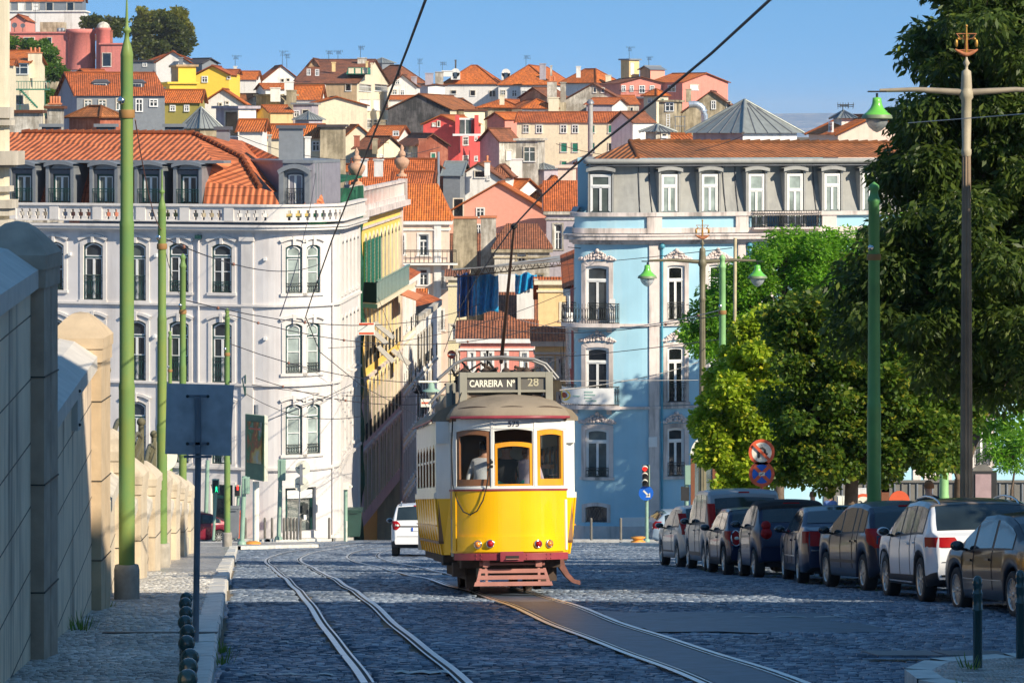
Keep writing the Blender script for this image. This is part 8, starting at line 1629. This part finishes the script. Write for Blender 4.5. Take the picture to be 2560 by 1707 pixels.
pw('wire from the second green pole rising steeply to the top of the thick pole', (403, 574, 68), (338, 300, 46), .3, .012, m=plain('rusty_wire', (.3, .12, .08), .6))
pw('span wire from the second pole to the white facade, with insulators', (405, 594, 68), (800, 660, 140), .5, .02, knobs=(.12, .35)); pw('span wire from the third pole across the corner building', (457, 749, 92), (1200, 760, 160), .9, .022, knobs=(.1, .35))
pw('span wire from the far left pole running right across the sloping street', (568, 785, 114), (1430, 790, 146), 1.2, .022, knobs=(.1, .3, .7)); pw('lower span wire from the far left pole to the blue building', (568, 857, 114), (1440, 880, 146), 1.4, .022, knobs=(.2, .5))
pw('span wire low over the crossing from the white corner to the narrow street', (640, 945, 140), (1060, 1010, 160), .4, .025, knobs=(.2, .5, .8)); pw('upper of the paired span wires over the crossing', (630, 962, 140), (1120, 985, 165), .3, .02)
pw('wire from the iron bracket on the white building to the wire crossing', (616, 985, 147), (905, 1040, 132), .5, .02); pw('thin wire crossing the white corner windows upwards', (668, 1050, 146), (880, 960, 140), .1, .02)
pw('long thin wire from the blue building to the top of the sloping street', (1440, 720, 146), (820, 870, 146), .6, .018); pw('wire from the yellow house to the hanging lantern', (930, 700, 170), (1090, 1060, 128), .4, .018)
pw('pale wire rising from the tram roof to the right across the blue building', (1400, 975, 54), (1745, 905, 100), .1, .016, m=PALEW); pw('pale wire in front of the evergreen at the right edge', (2270, 308, 45), (2600, 282, 38), 0, .008, m=PALEW)
pw('double span wire from the pale green pole to the blue balcony, upper strand', (1800, 775, 95), (1300, 800, 150), .5, .02, m=PALEW, knobs=(.1,)); pw('double span wire from the pale green pole to the blue balcony, lower strand', (1800, 787, 95), (1180, 810, 160), .5, .02, knobs=(.15,))
pw('cable crossing the top of the blue wall', (1420, 618, 146), (1905, 613, 152), .25, .025); pw('cable slanting up across the blue wall to the linden', (1180, 668, 200), (1830, 620, 112), .2, .02); pw('cable crossing the blue wall between first and second floors', (1180, 900, 200), (1800, 848, 100), .2, .02)
pw('thin pale wire at the height of the lower balcony', (1400, 952, 100), (1750, 950, 101), 0, .012, m=PALEW); pw('long thin wire over the rooftops at the left', (560, 325, 150), (1100, 368, 160), 1, .02); pw('wire rising over the rooftops beside the netted house', (700, 790, 62), (790, 430, 150), .5, .015)
pw('thin wire over the rooftops right of the hollow', (1390, 360, 150), (1860, 340, 150), .8, .02); pw('wire from the netted house pole down across the white corner', (880, 400, 158), (700, 830, 148), .8, .02)
pw('fine wire from the second pole to the third pole', (410, 610, 68), (450, 735, 92), .2, .01)
# ================================================================ trees
BARK = plain('grey_brown_bark', (.14, .1, .07), .9, var=.3, vs=5, bmp=.8, bs=20)
def leafmesh(name, mat, parent, org, centres, radii, n, size, asp, droop, seed, flat=.5):
    g = np.random.default_rng(seed); C_ = np.array([tuple(c) for c in centres]); R_ = np.array(radii, float); w = R_**2; w /= w.sum()
    idx = g.choice(len(C_), n, p=w); d = g.normal(size=(n, 3)); d /= np.linalg.norm(d, axis=1)[:, None]; rr = g.random(n)**.45
    p = C_[idx]+d*(rr*R_[idx])[:, None]*np.array([1, 1, .75])
    ax = g.normal(size=(n, 3)); ax[:, 2] = ax[:, 2]*.5-droop*2; ax += d*.8; ax /= np.linalg.norm(ax, axis=1)[:, None]
    up = g.normal(size=(n, 3)); up[:, 2] += flat*2; sd = np.cross(ax, up); sd /= np.linalg.norm(sd, axis=1)[:, None]+1e-9
    s = size*(.45+1.15*g.random(n)**1.3); L_ = ax*s[:, None]; Wd = sd*(s*asp*.5)[:, None]
    V = np.stack([p, p+L_*.5+Wd, p+L_, p+L_*.5-Wd], 1).reshape(-1, 3)-np.array(org); F_ = np.arange(4*n, dtype=np.int32)
    me = bpy.data.meshes.new(name); me.vertices.add(4*n); me.vertices.foreach_set('co', V.astype(np.float32).ravel()); me.loops.add(4*n); me.loops.foreach_set('vertex_index', F_)
    me.polygons.add(n); me.polygons.foreach_set('loop_start', np.arange(0, 4*n, 4, dtype=np.int32)); me.polygons.foreach_set('loop_total', np.full(n, 4, np.int32)); me.materials.append(mat); me.update(calc_edges=True)
    o = bpy.data.objects.new(name, me); COL.objects.link(o); o.parent = parent; return o
def tree(label, x, Y, blobs, n, size, asp, droop, mat, seed, clump=.55, nc=110, tr=.18, name='tree', fork=None, group='street trees on the right', zb=None, hole=.0):
    """blobs: (px, py, Y, rx, ry, rz) ellipsoids in metres; clumps of leaves sit through each ellipsoid, denser at the rim"""
    zb = gz(Y) if zb is None else zb; T = thing(name, label, 'tree', (x, Y, zb), group=group); R = random.Random(seed); cen, rad = [], []
    tot = sum(b[3]*b[5] for b in blobs)
    for b in blobs:
        c = P(b[0], b[1], b[2])
        for k in range(int(nc*b[3]*b[5]/tot)):
            d = Vector((R.gauss(0, 1), R.gauss(0, 1), R.gauss(0, 1))).normalized(); r = R.random()**.4*R.uniform(.75, 1.08)
            cen.append(c+Vector((d.x*b[3]*r, d.y*b[4]*r, d.z*b[5]*r))); rad.append(clump*R.uniform(.55, 1.35))
    mb = MB(); fz = zb+(fork or 2.2); top = Vector((x, Y, fz)); mb.tube([(x, Y, zb-.3), (x+.05, Y, zb+.5), (x-.04, Y, (zb+fz)/2), top], [tr*1.5, tr*1.1, tr, tr*.9], BARK, 12)
    for b in blobs:
        c = P(b[0], b[1], b[2]); m1 = top.lerp(c, .5)+Vector((R.uniform(-.3, .3), R.uniform(-.2, .2), .2)); mb.tube([top, m1, c], [tr*.7, tr*.45, tr*.2], BARK, 8)
    for q in R.sample(cen, min(len(cen), 46)):
        b = min(blobs, key=lambda b: (P(b[0], b[1], b[2])-q).length); c = P(b[0], b[1], b[2]); mb.tube([top.lerp(c, .6), c.lerp(q, .5)+Vector((0, 0, R.uniform(-.1, .2))), q], [tr*.3, tr*.16, .012], BARK, 5)
    mb.build('trunk', T); leafmesh('crown', mat, T, ORG[T.name], cen, rad, n, size, asp, droop, seed); return T
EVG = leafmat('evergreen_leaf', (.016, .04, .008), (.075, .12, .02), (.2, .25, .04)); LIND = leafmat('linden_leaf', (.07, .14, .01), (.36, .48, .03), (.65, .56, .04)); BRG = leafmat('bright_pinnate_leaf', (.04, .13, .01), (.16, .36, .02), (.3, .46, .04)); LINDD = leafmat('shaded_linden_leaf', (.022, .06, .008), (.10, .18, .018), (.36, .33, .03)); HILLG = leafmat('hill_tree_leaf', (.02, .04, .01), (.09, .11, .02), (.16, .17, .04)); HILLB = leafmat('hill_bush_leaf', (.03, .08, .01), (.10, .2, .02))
tree('huge dark evergreen tree with drooping leaves filling the right edge', 11.8, 70, [(2400, 90, 70, 1.5, 2.2, 1.8), (2480, 60, 69, 2.0, 2.5, 2.4), (2430, 330, 69.5, 1.8, 2.5, 1.9), (2335, 260, 70, .85, 1.5, 1.0), (2345, 470, 69, 1.35, 2.2, 1.2), (2300, 640, 68, 1.7, 2, 1.2), (2205, 660, 68, .95, 1.4, .85), (2240, 800, 67.5, 1.3, 1.6, .9), (2460, 620, 68, 2.0, 2.4, 1.9), (2420, 850, 67.5, 1.8, 2, 1.3), (2530, 920, 67, 1.4, 2, 1.2), (2560, 350, 69, 1.8, 2.4, 2.4), (2600, 150, 70, 2, 2.5, 2.5), (2640, 600, 70, 2.2, 2.5, 2.5)], 140000, .19, .34, .55, EVG, 1, .55, 330, .22, fork=3.6)
tree('yellow-green linden with sunlit leaves in front of the blue building', XP(1870, 88), 88, [(1830, 960, 88, .85, 1.3, 1.1), (1900, 860, 88, .8, 1.2, .9), (1790, 1090, 88, .75, 1.1, .95), (1900, 1080, 88, 1.1, 1.3, 1.3), (1960, 950, 88, .9, 1.2, 1.1), (1850, 1180, 88, .95, 1.2, .7)], 75000, .115, .8, .25, LIND, 2, .36, 170, .14)
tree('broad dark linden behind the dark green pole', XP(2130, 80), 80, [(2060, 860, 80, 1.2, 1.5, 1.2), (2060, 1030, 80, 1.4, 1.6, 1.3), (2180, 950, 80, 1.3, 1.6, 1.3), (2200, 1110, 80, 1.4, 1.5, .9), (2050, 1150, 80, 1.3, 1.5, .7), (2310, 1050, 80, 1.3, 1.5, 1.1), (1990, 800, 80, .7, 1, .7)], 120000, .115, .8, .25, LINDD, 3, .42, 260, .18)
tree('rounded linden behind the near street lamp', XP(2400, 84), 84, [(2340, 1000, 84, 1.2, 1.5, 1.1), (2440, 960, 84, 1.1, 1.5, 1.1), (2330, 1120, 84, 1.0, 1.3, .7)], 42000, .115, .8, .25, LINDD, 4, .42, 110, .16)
tree('bright green feathery tree before the blue building windows', XP(1950, 122), 122, [(1960, 640, 122, 1.6, 1.6, 1.0), (1870, 700, 122, 1.3, 1.5, 1.0), (1790, 760, 122, 1.0, 1.3, 1.0), (1800, 850, 122, 1.1, 1.3, .9), (1900, 810, 122, 1.5, 1.6, 1.2), (2030, 720, 122, 1.5, 1.6, 1.5), (2070, 620, 122, 1.1, 1.4, .8), (2000, 850, 122, 1.5, 1.6, 1.0), (1740, 820, 122, .6, .8, .6)], 90000, .15, .42, .15, BRG, 5, .5, 240, .2, fork=4)
tree('leafy tree behind the lindens shading the blue facade', XP(2240, 138), 138, [(2200, 700, 138, 2.2, 2, 2.2), (2260, 850, 138, 2.4, 2, 2.4), (2330, 640, 138, 2.4, 2, 2.2), (2200, 1000, 138, 1.6, 1.5, 1.4)], 12000, .3, .5, .2, BRG, 6, .65, 70, .22, fork=3.5)
tree('second leafy tree farther right by the blue building', XP(2420, 132), 132, [(2400, 760, 132, 2.4, 2, 2.4), (2480, 980, 132, 2.2, 2, 2.0), (2540, 700, 132, 2.6, 2, 2.4)], 15000, .3, .5, .2, BRG, 7, .75, 80, .22, fork=3.5)
tree('thin feathery sapling at the right edge by the blue wall', XP(2530, 118), 118, [(2520, 1130, 118, .9, .8, 1.1)], 3500, .2, .25, .2, BRG, 8, .4, 30, .07)
# trees added just outside the frame to cast dappled shade on the road
for i, (x, Y) in enumerate(((13.6, 46.5), (13, 52.5), (13.2, 58.5))):
    T = thing('tree', ['linden on the right pavement opposite the white SUV', 'linden on the right pavement opposite the navy hatchback', 'linden on the right pavement opposite the blue saloon'][i], 'tree', (x, Y, gz(Y)), group='street trees on the right'); R = random.Random(i); cen = []; rad = []
    for k in range(150): d = Vector((R.gauss(0, 1), R.gauss(0, 1), R.gauss(0, 1))).normalized()*R.random()**.4; cen.append(Vector((x+d.x*3.0, Y+d.y*2.9, gz(Y)+7.2+d.z*3.8))); rad.append(.7)
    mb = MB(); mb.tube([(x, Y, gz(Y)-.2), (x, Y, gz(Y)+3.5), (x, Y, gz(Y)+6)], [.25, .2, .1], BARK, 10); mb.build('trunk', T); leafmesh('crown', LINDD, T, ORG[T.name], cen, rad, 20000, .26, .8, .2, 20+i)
T = thing('tree', 'tall open-crowned tree on the square casting leafy shade on the blue facade', 'tree', (23.5, 131, gz(131)), group='street trees on the right'); R = random.Random(77); cen = []; rad = []
for k in range(60): d = Vector((R.gauss(0, 1), R.gauss(0, 1), R.gauss(0, 1))).normalized()*R.random()**.4; cen.append(Vector((23.5+d.x*4.2, 131+d.y*3.6, -2.2+d.z*4.4))); rad.append(R.uniform(.6, 1.2))
mb = MB(); mb.tube([(23.5, 131, gz(131)-.2), (23.3, 131, -9), (23.5, 131, -3)], [.35, .28, .12], BARK, 10)
for q in cen[::2]: mb.tube([(23.4, 131, -7.5), q], [.12, .03], BARK, 6)
mb.build('trunk', T); leafmesh('crown', BRG, T, ORG[T.name], cen, rad, 9000, .36, .6, .2, 78)
hg = 'trees on the hill'
tree('large dark round tree on the left crest of the hill', XP(400, 590), 590, [(400, 85, 590, 4.6, 4, 3.6), (350, 95, 588, 2.6, 3, 3.0), (440, 100, 588, 2.8, 3, 3.4), (455, 120, 586, 2.2, 2.5, 2.0), (380, 130, 584, 3.6, 3, 2.4)], 26000, .5, .7, .1, HILLG, 30, 1.1, 130, .4, name='hill_tree', fork=5, group=hg, zb=10)
tree('sunlit pale-topped tree behind the dark tree on the left crest', XP(430, 606), 606, [(365, 45, 606, 3.0, 3, 1.7), (440, 45, 606, 2.2, 3, 1.9), (462, 75, 604, 1.8, 2.4, 1.6), (410, 50, 606, 2.6, 2.5, 1.7)], 12000, .5, .7, .1, leafmat('hill_sunny_leaf', (.07, .09, .01), (.22, .22, .03)), 31, .9, 70, .35, name='hill_tree', fork=6, group=hg, zb=8)
tree('low dark tree between the zinc attic and the round-topped turret', XP(235, 580), 580, [(225, 58, 580, 2.2, 2, 1.2), (250, 60, 580, 1.6, 2, 1.2), (290, 62, 582, 2.4, 2, 1.5), (285, 75, 580, 1.8, 2, 1.4)], 9000, .45, .7, .1, HILLG, 32, .8, 50, .25, name='hill_tree', fork=3, group=hg, zb=12)
tree('bright green creeper-like tree spilling down beside the pink house', XP(90, 430), 430, [(25, 115, 430, 1.8, 2, 1.5), (75, 115, 428, 1.5, 2, 1.0), (115, 125, 428, 1.4, 2, 1.6), (128, 150, 426, 1.0, 1.5, 1.4), (120, 180, 424, 1.0, 1.4, 1.2), (150, 180, 424, 1.0, 1.3, 1.0), (125, 235, 420, .8, 1.2, 1.4), (10, 100, 432, 1.2, 1.5, 1.2)], 16000, .32, .6, .2, HILLB, 33, .6, 110, .2, name='hill_tree', fork=2, group=hg, zb=5)
# ================================================================ people
SKIN = plain('skin', (.55, .3, .2), .55, var=.08); HAIRD = plain('dark_hair', (.03, .02, .015), .7); HAIRG = plain('ginger_hair', (.35, .12, .03), .7); HAIRB = plain('grey_hair', (.3, .28, .26), .7)
def person(label, loc, ang, shirt, trousers, hair, pose='stand', scale=1., group=None, parent=None, lean=0., reach=None, sleeve=True):
    """one skinned body; joints in metres, x right, y forward"""
    J = dict(pel=(0, 0, .95), sp=(0, .01, 1.15), ch=(0, .0, 1.36), nk=(0, 0, 1.50), hd=(0, .02, 1.60), ht=(0, .01, 1.71))
    r = dict(pel=.135, sp=.125, ch=.15, nk=.055, hd=.085, ht=.08); E = [('pel', 'sp', 't'), ('sp', 'ch', 't'), ('ch', 'nk', 's'), ('nk', 'hd', 's'), ('hd', 'ht', 's')]
    for s, n_ in ((-1, 'l'), (1, 'r')):
        J['sh'+n_] = (s*.19, 0, 1.42); r['sh'+n_] = .062
        if reach: el = (s*.27, .12+.0, 1.15); wr = (s*.2+reach[0]*.5, .38+reach[1]*.2, 1.12+reach[2])
        elif pose == 'walk': el = (s*.25, .1*s, 1.14); wr = (s*.25, .18*s+.05, .9)
        elif pose == 'sit': el = (s*.24, .08, 1.15); wr = (s*.18, .3, 1.02)
        else: el = (s*.25, -.02, 1.13); wr = (s*.27, .06, .88)
        J['el'+n_] = el; r['el'+n_] = .045; J['wr'+n_] = wr; r['wr'+n_] = .03; v = (Vector(wr)-Vector(el)).normalized(); hp = Vector(wr)+v*.08; J['ha'+n_] = tuple(hp); r['ha'+n_] = .036
        E += [('ch', 'sh'+n_, 't'), ('sh'+n_, 'el'+n_, 't' if sleeve else 's'), ('el'+n_, 'wr'+n_, 't' if sleeve == 2 else 's'), ('wr'+n_, 'ha'+n_, 's')]
        a = v.orthogonal().normalized(); 
        for k in range(5):
            off = a*(k-2)*.017 if k < 4 else a*-.05; q1 = hp+off+v*(.03 if k < 4 else -.03); q2 = q1+v*(.045-.006*abs(k-1.5))+Vector((0, 0, -.01)) if k < 4 else q1+v*.03+a*-.02
            J['f%s%d' % (n_, k)] = tuple(q1); J['g%s%d' % (n_, k)] = tuple(q2); r['f%s%d' % (n_, k)] = .010; r['g%s%d' % (n_, k)] = .008; E += [('ha'+n_, 'f%s%d' % (n_, k), 's'), ('f%s%d' % (n_, k), 'g%s%d' % (n_, k), 's')]
        if pose == 'sit': kn, an = (s*.13, .45, .92), (s*.13, .42, .5)
        elif pose == 'walk': kn, an = (s*.1, .16*-s+.05, .52), (s*.1, .3*-s, .1)
        else: kn, an = (s*.11, .02, .52), (s*.12, -.01, .09)
        J['hp'+n_] = (s*.1, 0, .9); J['kn'+n_] = kn; J['an'+n_] = an; J['to'+n_] = (an[0], an[1]+.17, an[2]-.05); r['hp'+n_] = .1; r['kn'+n_] = .062; r['an'+n_] = .045; r['to'+n_] = .04
        E += [('pel', 'hp'+n_, 'l'), ('hp'+n_, 'kn'+n_, 'l'), ('kn'+n_, 'an'+n_, 'l'), ('an'+n_, 'to'+n_, 'f')]
    if lean:
        Rm = Matrix.Rotation(-lean, 3, 'X')
        for k in J:
            if J[k][2] > .96: q = Vector(J[k])-Vector((0, 0, .95)); J[k] = tuple(Rm @ q+Vector((0, 0, .95)))
    ks = list(J); me = bpy.data.meshes.new('person'); me.from_pydata([tuple(Vector(J[k])*scale) for k in ks], [(ks.index(a), ks.index(b)) for a, b, _ in E], []); o = bpy.data.objects.new('person_tmp', me); COL.objects.link(o)
    sk = o.modifiers.new('s', 'SKIN'); 
    for i, k in enumerate(ks): v = me.skin_vertices[0].data[i]; v.radius = (r[k]*scale*(1.25 if k in ('ch', 'sp', 'pel') else 1), r[k]*scale*(.85 if k in ('ch', 'sp', 'pel') else 1)); v.use_root = (k == 'pel')
    sd = o.modifiers.new('d', 'SUBSURF'); sd.levels = 1; sd.render_levels = 1
    dg = bpy.context.evaluated_depsgraph_get(); dg.update(); bm_ = bpy.data.meshes.new_from_object(o.evaluated_get(dg)); bpy.data.objects.remove(o)
    b = bpy.data.objects.new('person', bm_); COL.objects.link(b); mm = [SKIN, shirt, trousers, BLK]; bm_.materials.clear()
    for m in mm: bm_.materials.append(m)
    seg = [(Vector(J[a])*scale, Vector(J[c])*scale, {'s': 0, 't': 1, 'l': 2, 'f': 3}[t]) for a, c, t in E]
    for p_ in bm_.polygons:
        c = p_.center; best = (9, 0)
        for a, d, t in seg:
            ab = d-a; tt = max(0, min(1, (c-a).dot(ab)/max(1e-6, ab.length_squared))); e = (a+ab*tt-c).length
            if e < best[0]: best = (e, t)
        mi = best[1]
        if mi == 0 and c.z < (J['nk'][2]-.02)*scale and abs(c.x) < .15 and c.z > 1.2*scale: mi = 1
        p_.material_index = mi; p_.use_smooth = True
    b.location = loc; b.rotation_euler = (0, 0, ang); ORG[b.name] = Vector(loc); tag(b, label, 'person', group)
    hc = (Vector(J['hd'])+Vector(J['ht']))/2*scale; hb = MB(); hb.M = Matrix.Translation(hc)
    if hair: hb.grid([[(.098*scale*math.sin(t)*math.cos(a), -.012*scale+.108*scale*math.sin(t)*math.sin(a)-.02*scale*(t > 1.0), .02*scale+.115*scale*math.cos(t)+(-.03*scale if math.sin(a) < 0 and t > 1.2 else 0)) for a in np.linspace(0, 2*pi, 17)[:-1]] for t in np.linspace(.02, 1.65, 8)], hair, cu=True); hb.build('hair', b, local=True)
    fb = MB(); fb.M = Matrix.Translation(hc+Vector((0, .085*scale, 0))); fb.ball((0, .015*scale, -.025*scale), .014*scale, SKIN, 8, 6, (.8, 1.2, 1.5))
    for s in (-1, 1): fb.ball((s*.032*scale, -.002, .0), .011*scale, SWHI, 8, 6); fb.ball((s*.032*scale, .008*scale, .0), .006*scale, SBLK, 6, 4); fb.ball((s*.088*scale, -.085*scale, -.01*scale), .018*scale, SKIN, 8, 6, (.5, 1, 1.6))
    fb.ball((0, -.002, -.062*scale), .018*scale, plain('lips', (.45, .16, .13), .5), 8, 6, (1.2, .4, .4)); fb.build('face', b, local=True)
    return b
SH = lambda n, c: plain('cloth_'+n, c, .85, var=.12, vs=12)
TM4 = Matrix.Translation(TP) @ TRAM.rotation_euler.to_matrix().to_4x4()
def intram(x, y, z): return TM4 @ Vector((x, y, z))
PLAID = SH('white_plaid', (.62, .63, .66)); LAV = SH('lavender', (.5, .42, .5)); JEAN = SH('jeans', (.06, .08, .15)); DKC = SH('dark', (.03, .03, .035)); TEAL = SH('teal', (.01, .28, .25))
tr_ = TRAM.rotation_euler.z
person('man in a white checked shirt with his back to the left rear tram window', intram(-.47, .68, .70), tr_-.6, PLAID, JEAN, HAIRD, 'stand', 1.0, 'passengers in the tram', lean=.25, sleeve=2)
person('bald man in a lavender shirt reaching to the tram controls behind the centre window', intram(.24, .66, .70), tr_-.95, LAV, DKC, None, 'stand', .98, 'passengers in the tram', lean=.2, reach=(.2, .1, .1), sleeve=True)
person('passenger in dark clothes standing inside the middle of the tram', intram(-.02, 1.15, .72), tr_+2.8, DKC, DKC, HAIRD, 'stand', .98, 'passengers in the tram', sleeve=2)
person('passenger in a striped shirt sitting at the left side window of the tram', intram(-.72, 3.3, .72), tr_+3.0, SH('striped', (.4, .42, .3)), JEAN, HAIRD, 'sit', .95, 'passengers in the tram', sleeve=2)
person('passenger with an orange top sitting farther forward in the tram', intram(.6, 4.3, .72), tr_+3.1, SH('orange', (.6, .2, .08)), JEAN, HAIRG, 'sit', .95, 'passengers in the tram', sleeve=2)
mb = MB(); mb.grid([[tuple(intram(-.26+.07*j, .42+.03*i, 1.74+.06*math.sin(j*1.1)*(1-i/4.)+.03*math.cos(i+j))) for j in range(8)] for i in range(5)], TEAL); tag(mb.build('folded_jacket'), 'teal jacket lying on the sill of the centre tram window', 'jacket')
pg = 'pedestrians behind the parked cars'
person('man in a grey jacket and pink shirt by the brown shelter panel', (XP(1775, 108), 108, gz(108)+.14), 3.0, SH('greyjacket', (.16, .17, .15)), DKC, HAIRB, 'stand', 1.02, pg, sleeve=2)
person('fair-haired person in beige sitting low by the blue wall', (XP(1680, 136), 136, gz(136)-.35), 2.6, SH('beige', (.5, .32, .22)), JEAN, HAIRG, 'sit', 1, pg)
person('person in a white shirt seen from behind beyond the dark two-seater', (XP(2032, 88), 88, gz(88)+.14), .2, SH('white', (.72, .72, .72)), JEAN, plain('shaved_hair', (.3, .14, .08), .7), 'stand', 1.0, pg)
person('person in a blue and white top near the grey cabinets', (XP(2076, 118), 118, gz(118)+.3), 2.9, SH('bluewhite', (.15, .25, .5)), JEAN, HAIRD, 'stand', 1., pg, sleeve=2)
person('red-haired person just behind the roof of the white SUV', (XP(2322, 62), 62, gz(62)+.14), .3, DKC, DKC, HAIRG, 'stand', 1., pg, sleeve=2)
person('pedestrian in a white vest walking beyond the left side of the tram', (XP(1040, 122), 122, gz(122)), 1.2, SH('white', (.72, .72, .72)), DKC, HAIRD, 'walk', 1, pg)
# grey hoarding, cabinets and doorway behind the parked cars
T = thing('hoarding', 'grey slatted hoarding along the pavement behind the parked cars at the right', 'fence', (XP(2200, 128), 128, gz(128))); mb = MB(); HM = plain('grey_hoarding', (.18, .17, .15), .8, var=.15)
a, b = P(2060, 1290, 128), P(2600, 1205, 128); mb.box(a.x, b.x+4, 128, 128.1, gz(128), b.z, HM)
for k in range(40): mb.box(a.x+.4+.3*k, a.x+.46+.3*k, 127.94, 128, gz(128), b.z-.05, ZINC if k % 3 else HM)
mb.box(a.x, b.x+4, 127.9, 128.1, b.z, b.z+.08, HM); mb.build('panel', T)
mb = MB(); 
for k in range(3): x = XP(2092+11*k, 118); mb.box(x, x+.15, 117.5, 118, gz(118)+.12, ZP(1238, 118), LET)
tag(mb.build('cabinet'), 'row of white utility cabinets behind the parked cars', 'cabinet')
mb = MB(); a, b = P(2122, 1300, 122), P(2170, 1222, 122); mb.box(a.x, b.x, 122, 122.4, gz(122), b.z, WHR); tag(mb.build('low_wall_block'), 'sunlit white wall block between cabinets and brown doorway', 'wall')
mb = MB(); a, b = P(2166, 1300, 121), P(2222, 1212, 121)
for x in (a.x, b.x-.3): mb.box(x, x+.3, 120.8, 121, gz(121), b.z, BROWNW)
mb.box(a.x, b.x, 120.8, 121, b.z-.25, b.z, BROWNW); mb.box(a.x+.3, b.x-.3, 120.95, 121, gz(121), b.z-.25, SBLK); tag(mb.build('doorway'), 'dark brown wooden doorway behind the dark green pole', 'door')
T = thing('poster_panel', 'pinkish poster in a dark arched frame at the right behind the parked cars', 'poster panel', (XP(2450, 122), 122, gz(122))); mb = MB(); a, b = P(2434, 1300, 122), P(2478, 1180, 122); mb.box(a.x-.05, b.x+.2, 121.9, 122.1, gz(122), b.z+.05, SBLK); c = ((a.x+b.x)/2, 0); q = [(c[0]+.4*math.cos(t), 121.95, b.z+.3*math.sin(t)) for t in np.linspace(0, pi, 12)]; mb.prism(q, (0, .1, 0), HM); mb.build('frame', T); mb = MB(); mb.box(a.x+.05, b.x-.02, 121.86, 121.9, gz(122)+.5, b.z-.06, plain('pinkish_poster', (.4, .28, .28), .5, var=.15)); mb.build('poster', T)
# ================================================================ camera, sun, sky
cam = bpy.data.cameras.new('camera'); co = bpy.data.objects.new('camera', cam); COL.objects.link(co); co.location = (0, 0, 0); co.rotation_euler = (pi/2, 0, 0)
cam.sensor_width = 36; cam.lens = 36*F/2560; cam.shift_y = -(853.5-HY)/2560; cam.clip_end = 20000; cam.clip_start = .5; sc.camera = co
sd = Vector((.64, -.57, .515)).normalized()
sun = bpy.data.lights.new('sun', 'SUN'); sun.energy = 5.0; sun.angle = math.radians(.5); sun.color = (1, .88, .70); so = bpy.data.objects.new('sun', sun); COL.objects.link(so); so.rotation_euler = sd.to_track_quat('Z', 'Y').to_euler(); so.location = (30, -20, 30)
hb = MB(); HZ = bpy.data.materials.new('air_haze'); ht = nodes(HZ); ho = ht.nodes.new('ShaderNodeOutputMaterial'); hv = ht.nodes.new('ShaderNodeVolumePrincipled'); hv.inputs['Color'].default_value = (.8, .88, 1, 1); hv.inputs['Density'].default_value = .00008; ht.links.new(hv.outputs[0], ho.inputs['Volume'])
hb.box(-4200, 4200, -120, 9100, -90, 60, HZ); hz = hb.build('haze'); hz['kind'] = 'stuff'
w = bpy.data.worlds.new('World'); sc.world = w; w.use_nodes = True; nt = w.node_tree
for n in list(nt.nodes): nt.nodes.remove(n)
sky = nt.nodes.new('ShaderNodeTexSky'); sky.sky_type = 'NISHITA'; sky.sun_disc = False; sky.sun_elevation = math.asin(sd.z); sky.sun_rotation = math.atan2(sd.x, sd.y); sky.air_density = 1.0; sky.dust_density = .1; sky.ozone_density = 2.2; sky.altitude = 200
tc = nt.nodes.new('ShaderNodeTexCoord'); mp = nt.nodes.new('ShaderNodeVectorMath'); mp.operation = 'MULTIPLY_ADD'; mp.inputs[1].default_value = (1, 1, 1.6); mp.inputs[2].default_value = (0, 0, .34)
bg = nt.nodes.new('ShaderNodeBackground'); bg.inputs[1].default_value = .15; out = nt.nodes.new('ShaderNodeOutputWorld')
nt.links.new(tc.outputs['Generated'], mp.inputs[0]); nt.links.new(mp.outputs[0], sky.inputs[0]); hx = nt.nodes.new('ShaderNodeMix'); hx.data_type = 'RGBA'; hx.blend_type = 'MULTIPLY'; hx.inputs[0].default_value = 1; hx.inputs[7].default_value = (.75, 1.10, 1.15, 1); nt.links.new(sky.outputs[0], hx.inputs[6]); nt.links.new(hx.outputs[2], bg.inputs[0]); nt.links.new(bg.outputs[0], out.inputs[0])
sc.view_settings.view_transform = 'Standard'; sc.view_settings.look = 'None'; sc.view_settings.exposure = .42; sc.view_settings.gamma = 1
sc.cycles.max_bounces = 6; sc.cycles.diffuse_bounces = 3; sc.cycles.glossy_bounces = 3; sc.cycles.transparent_max_bounces = 10; sc.cycles.transmission_bounces = 3
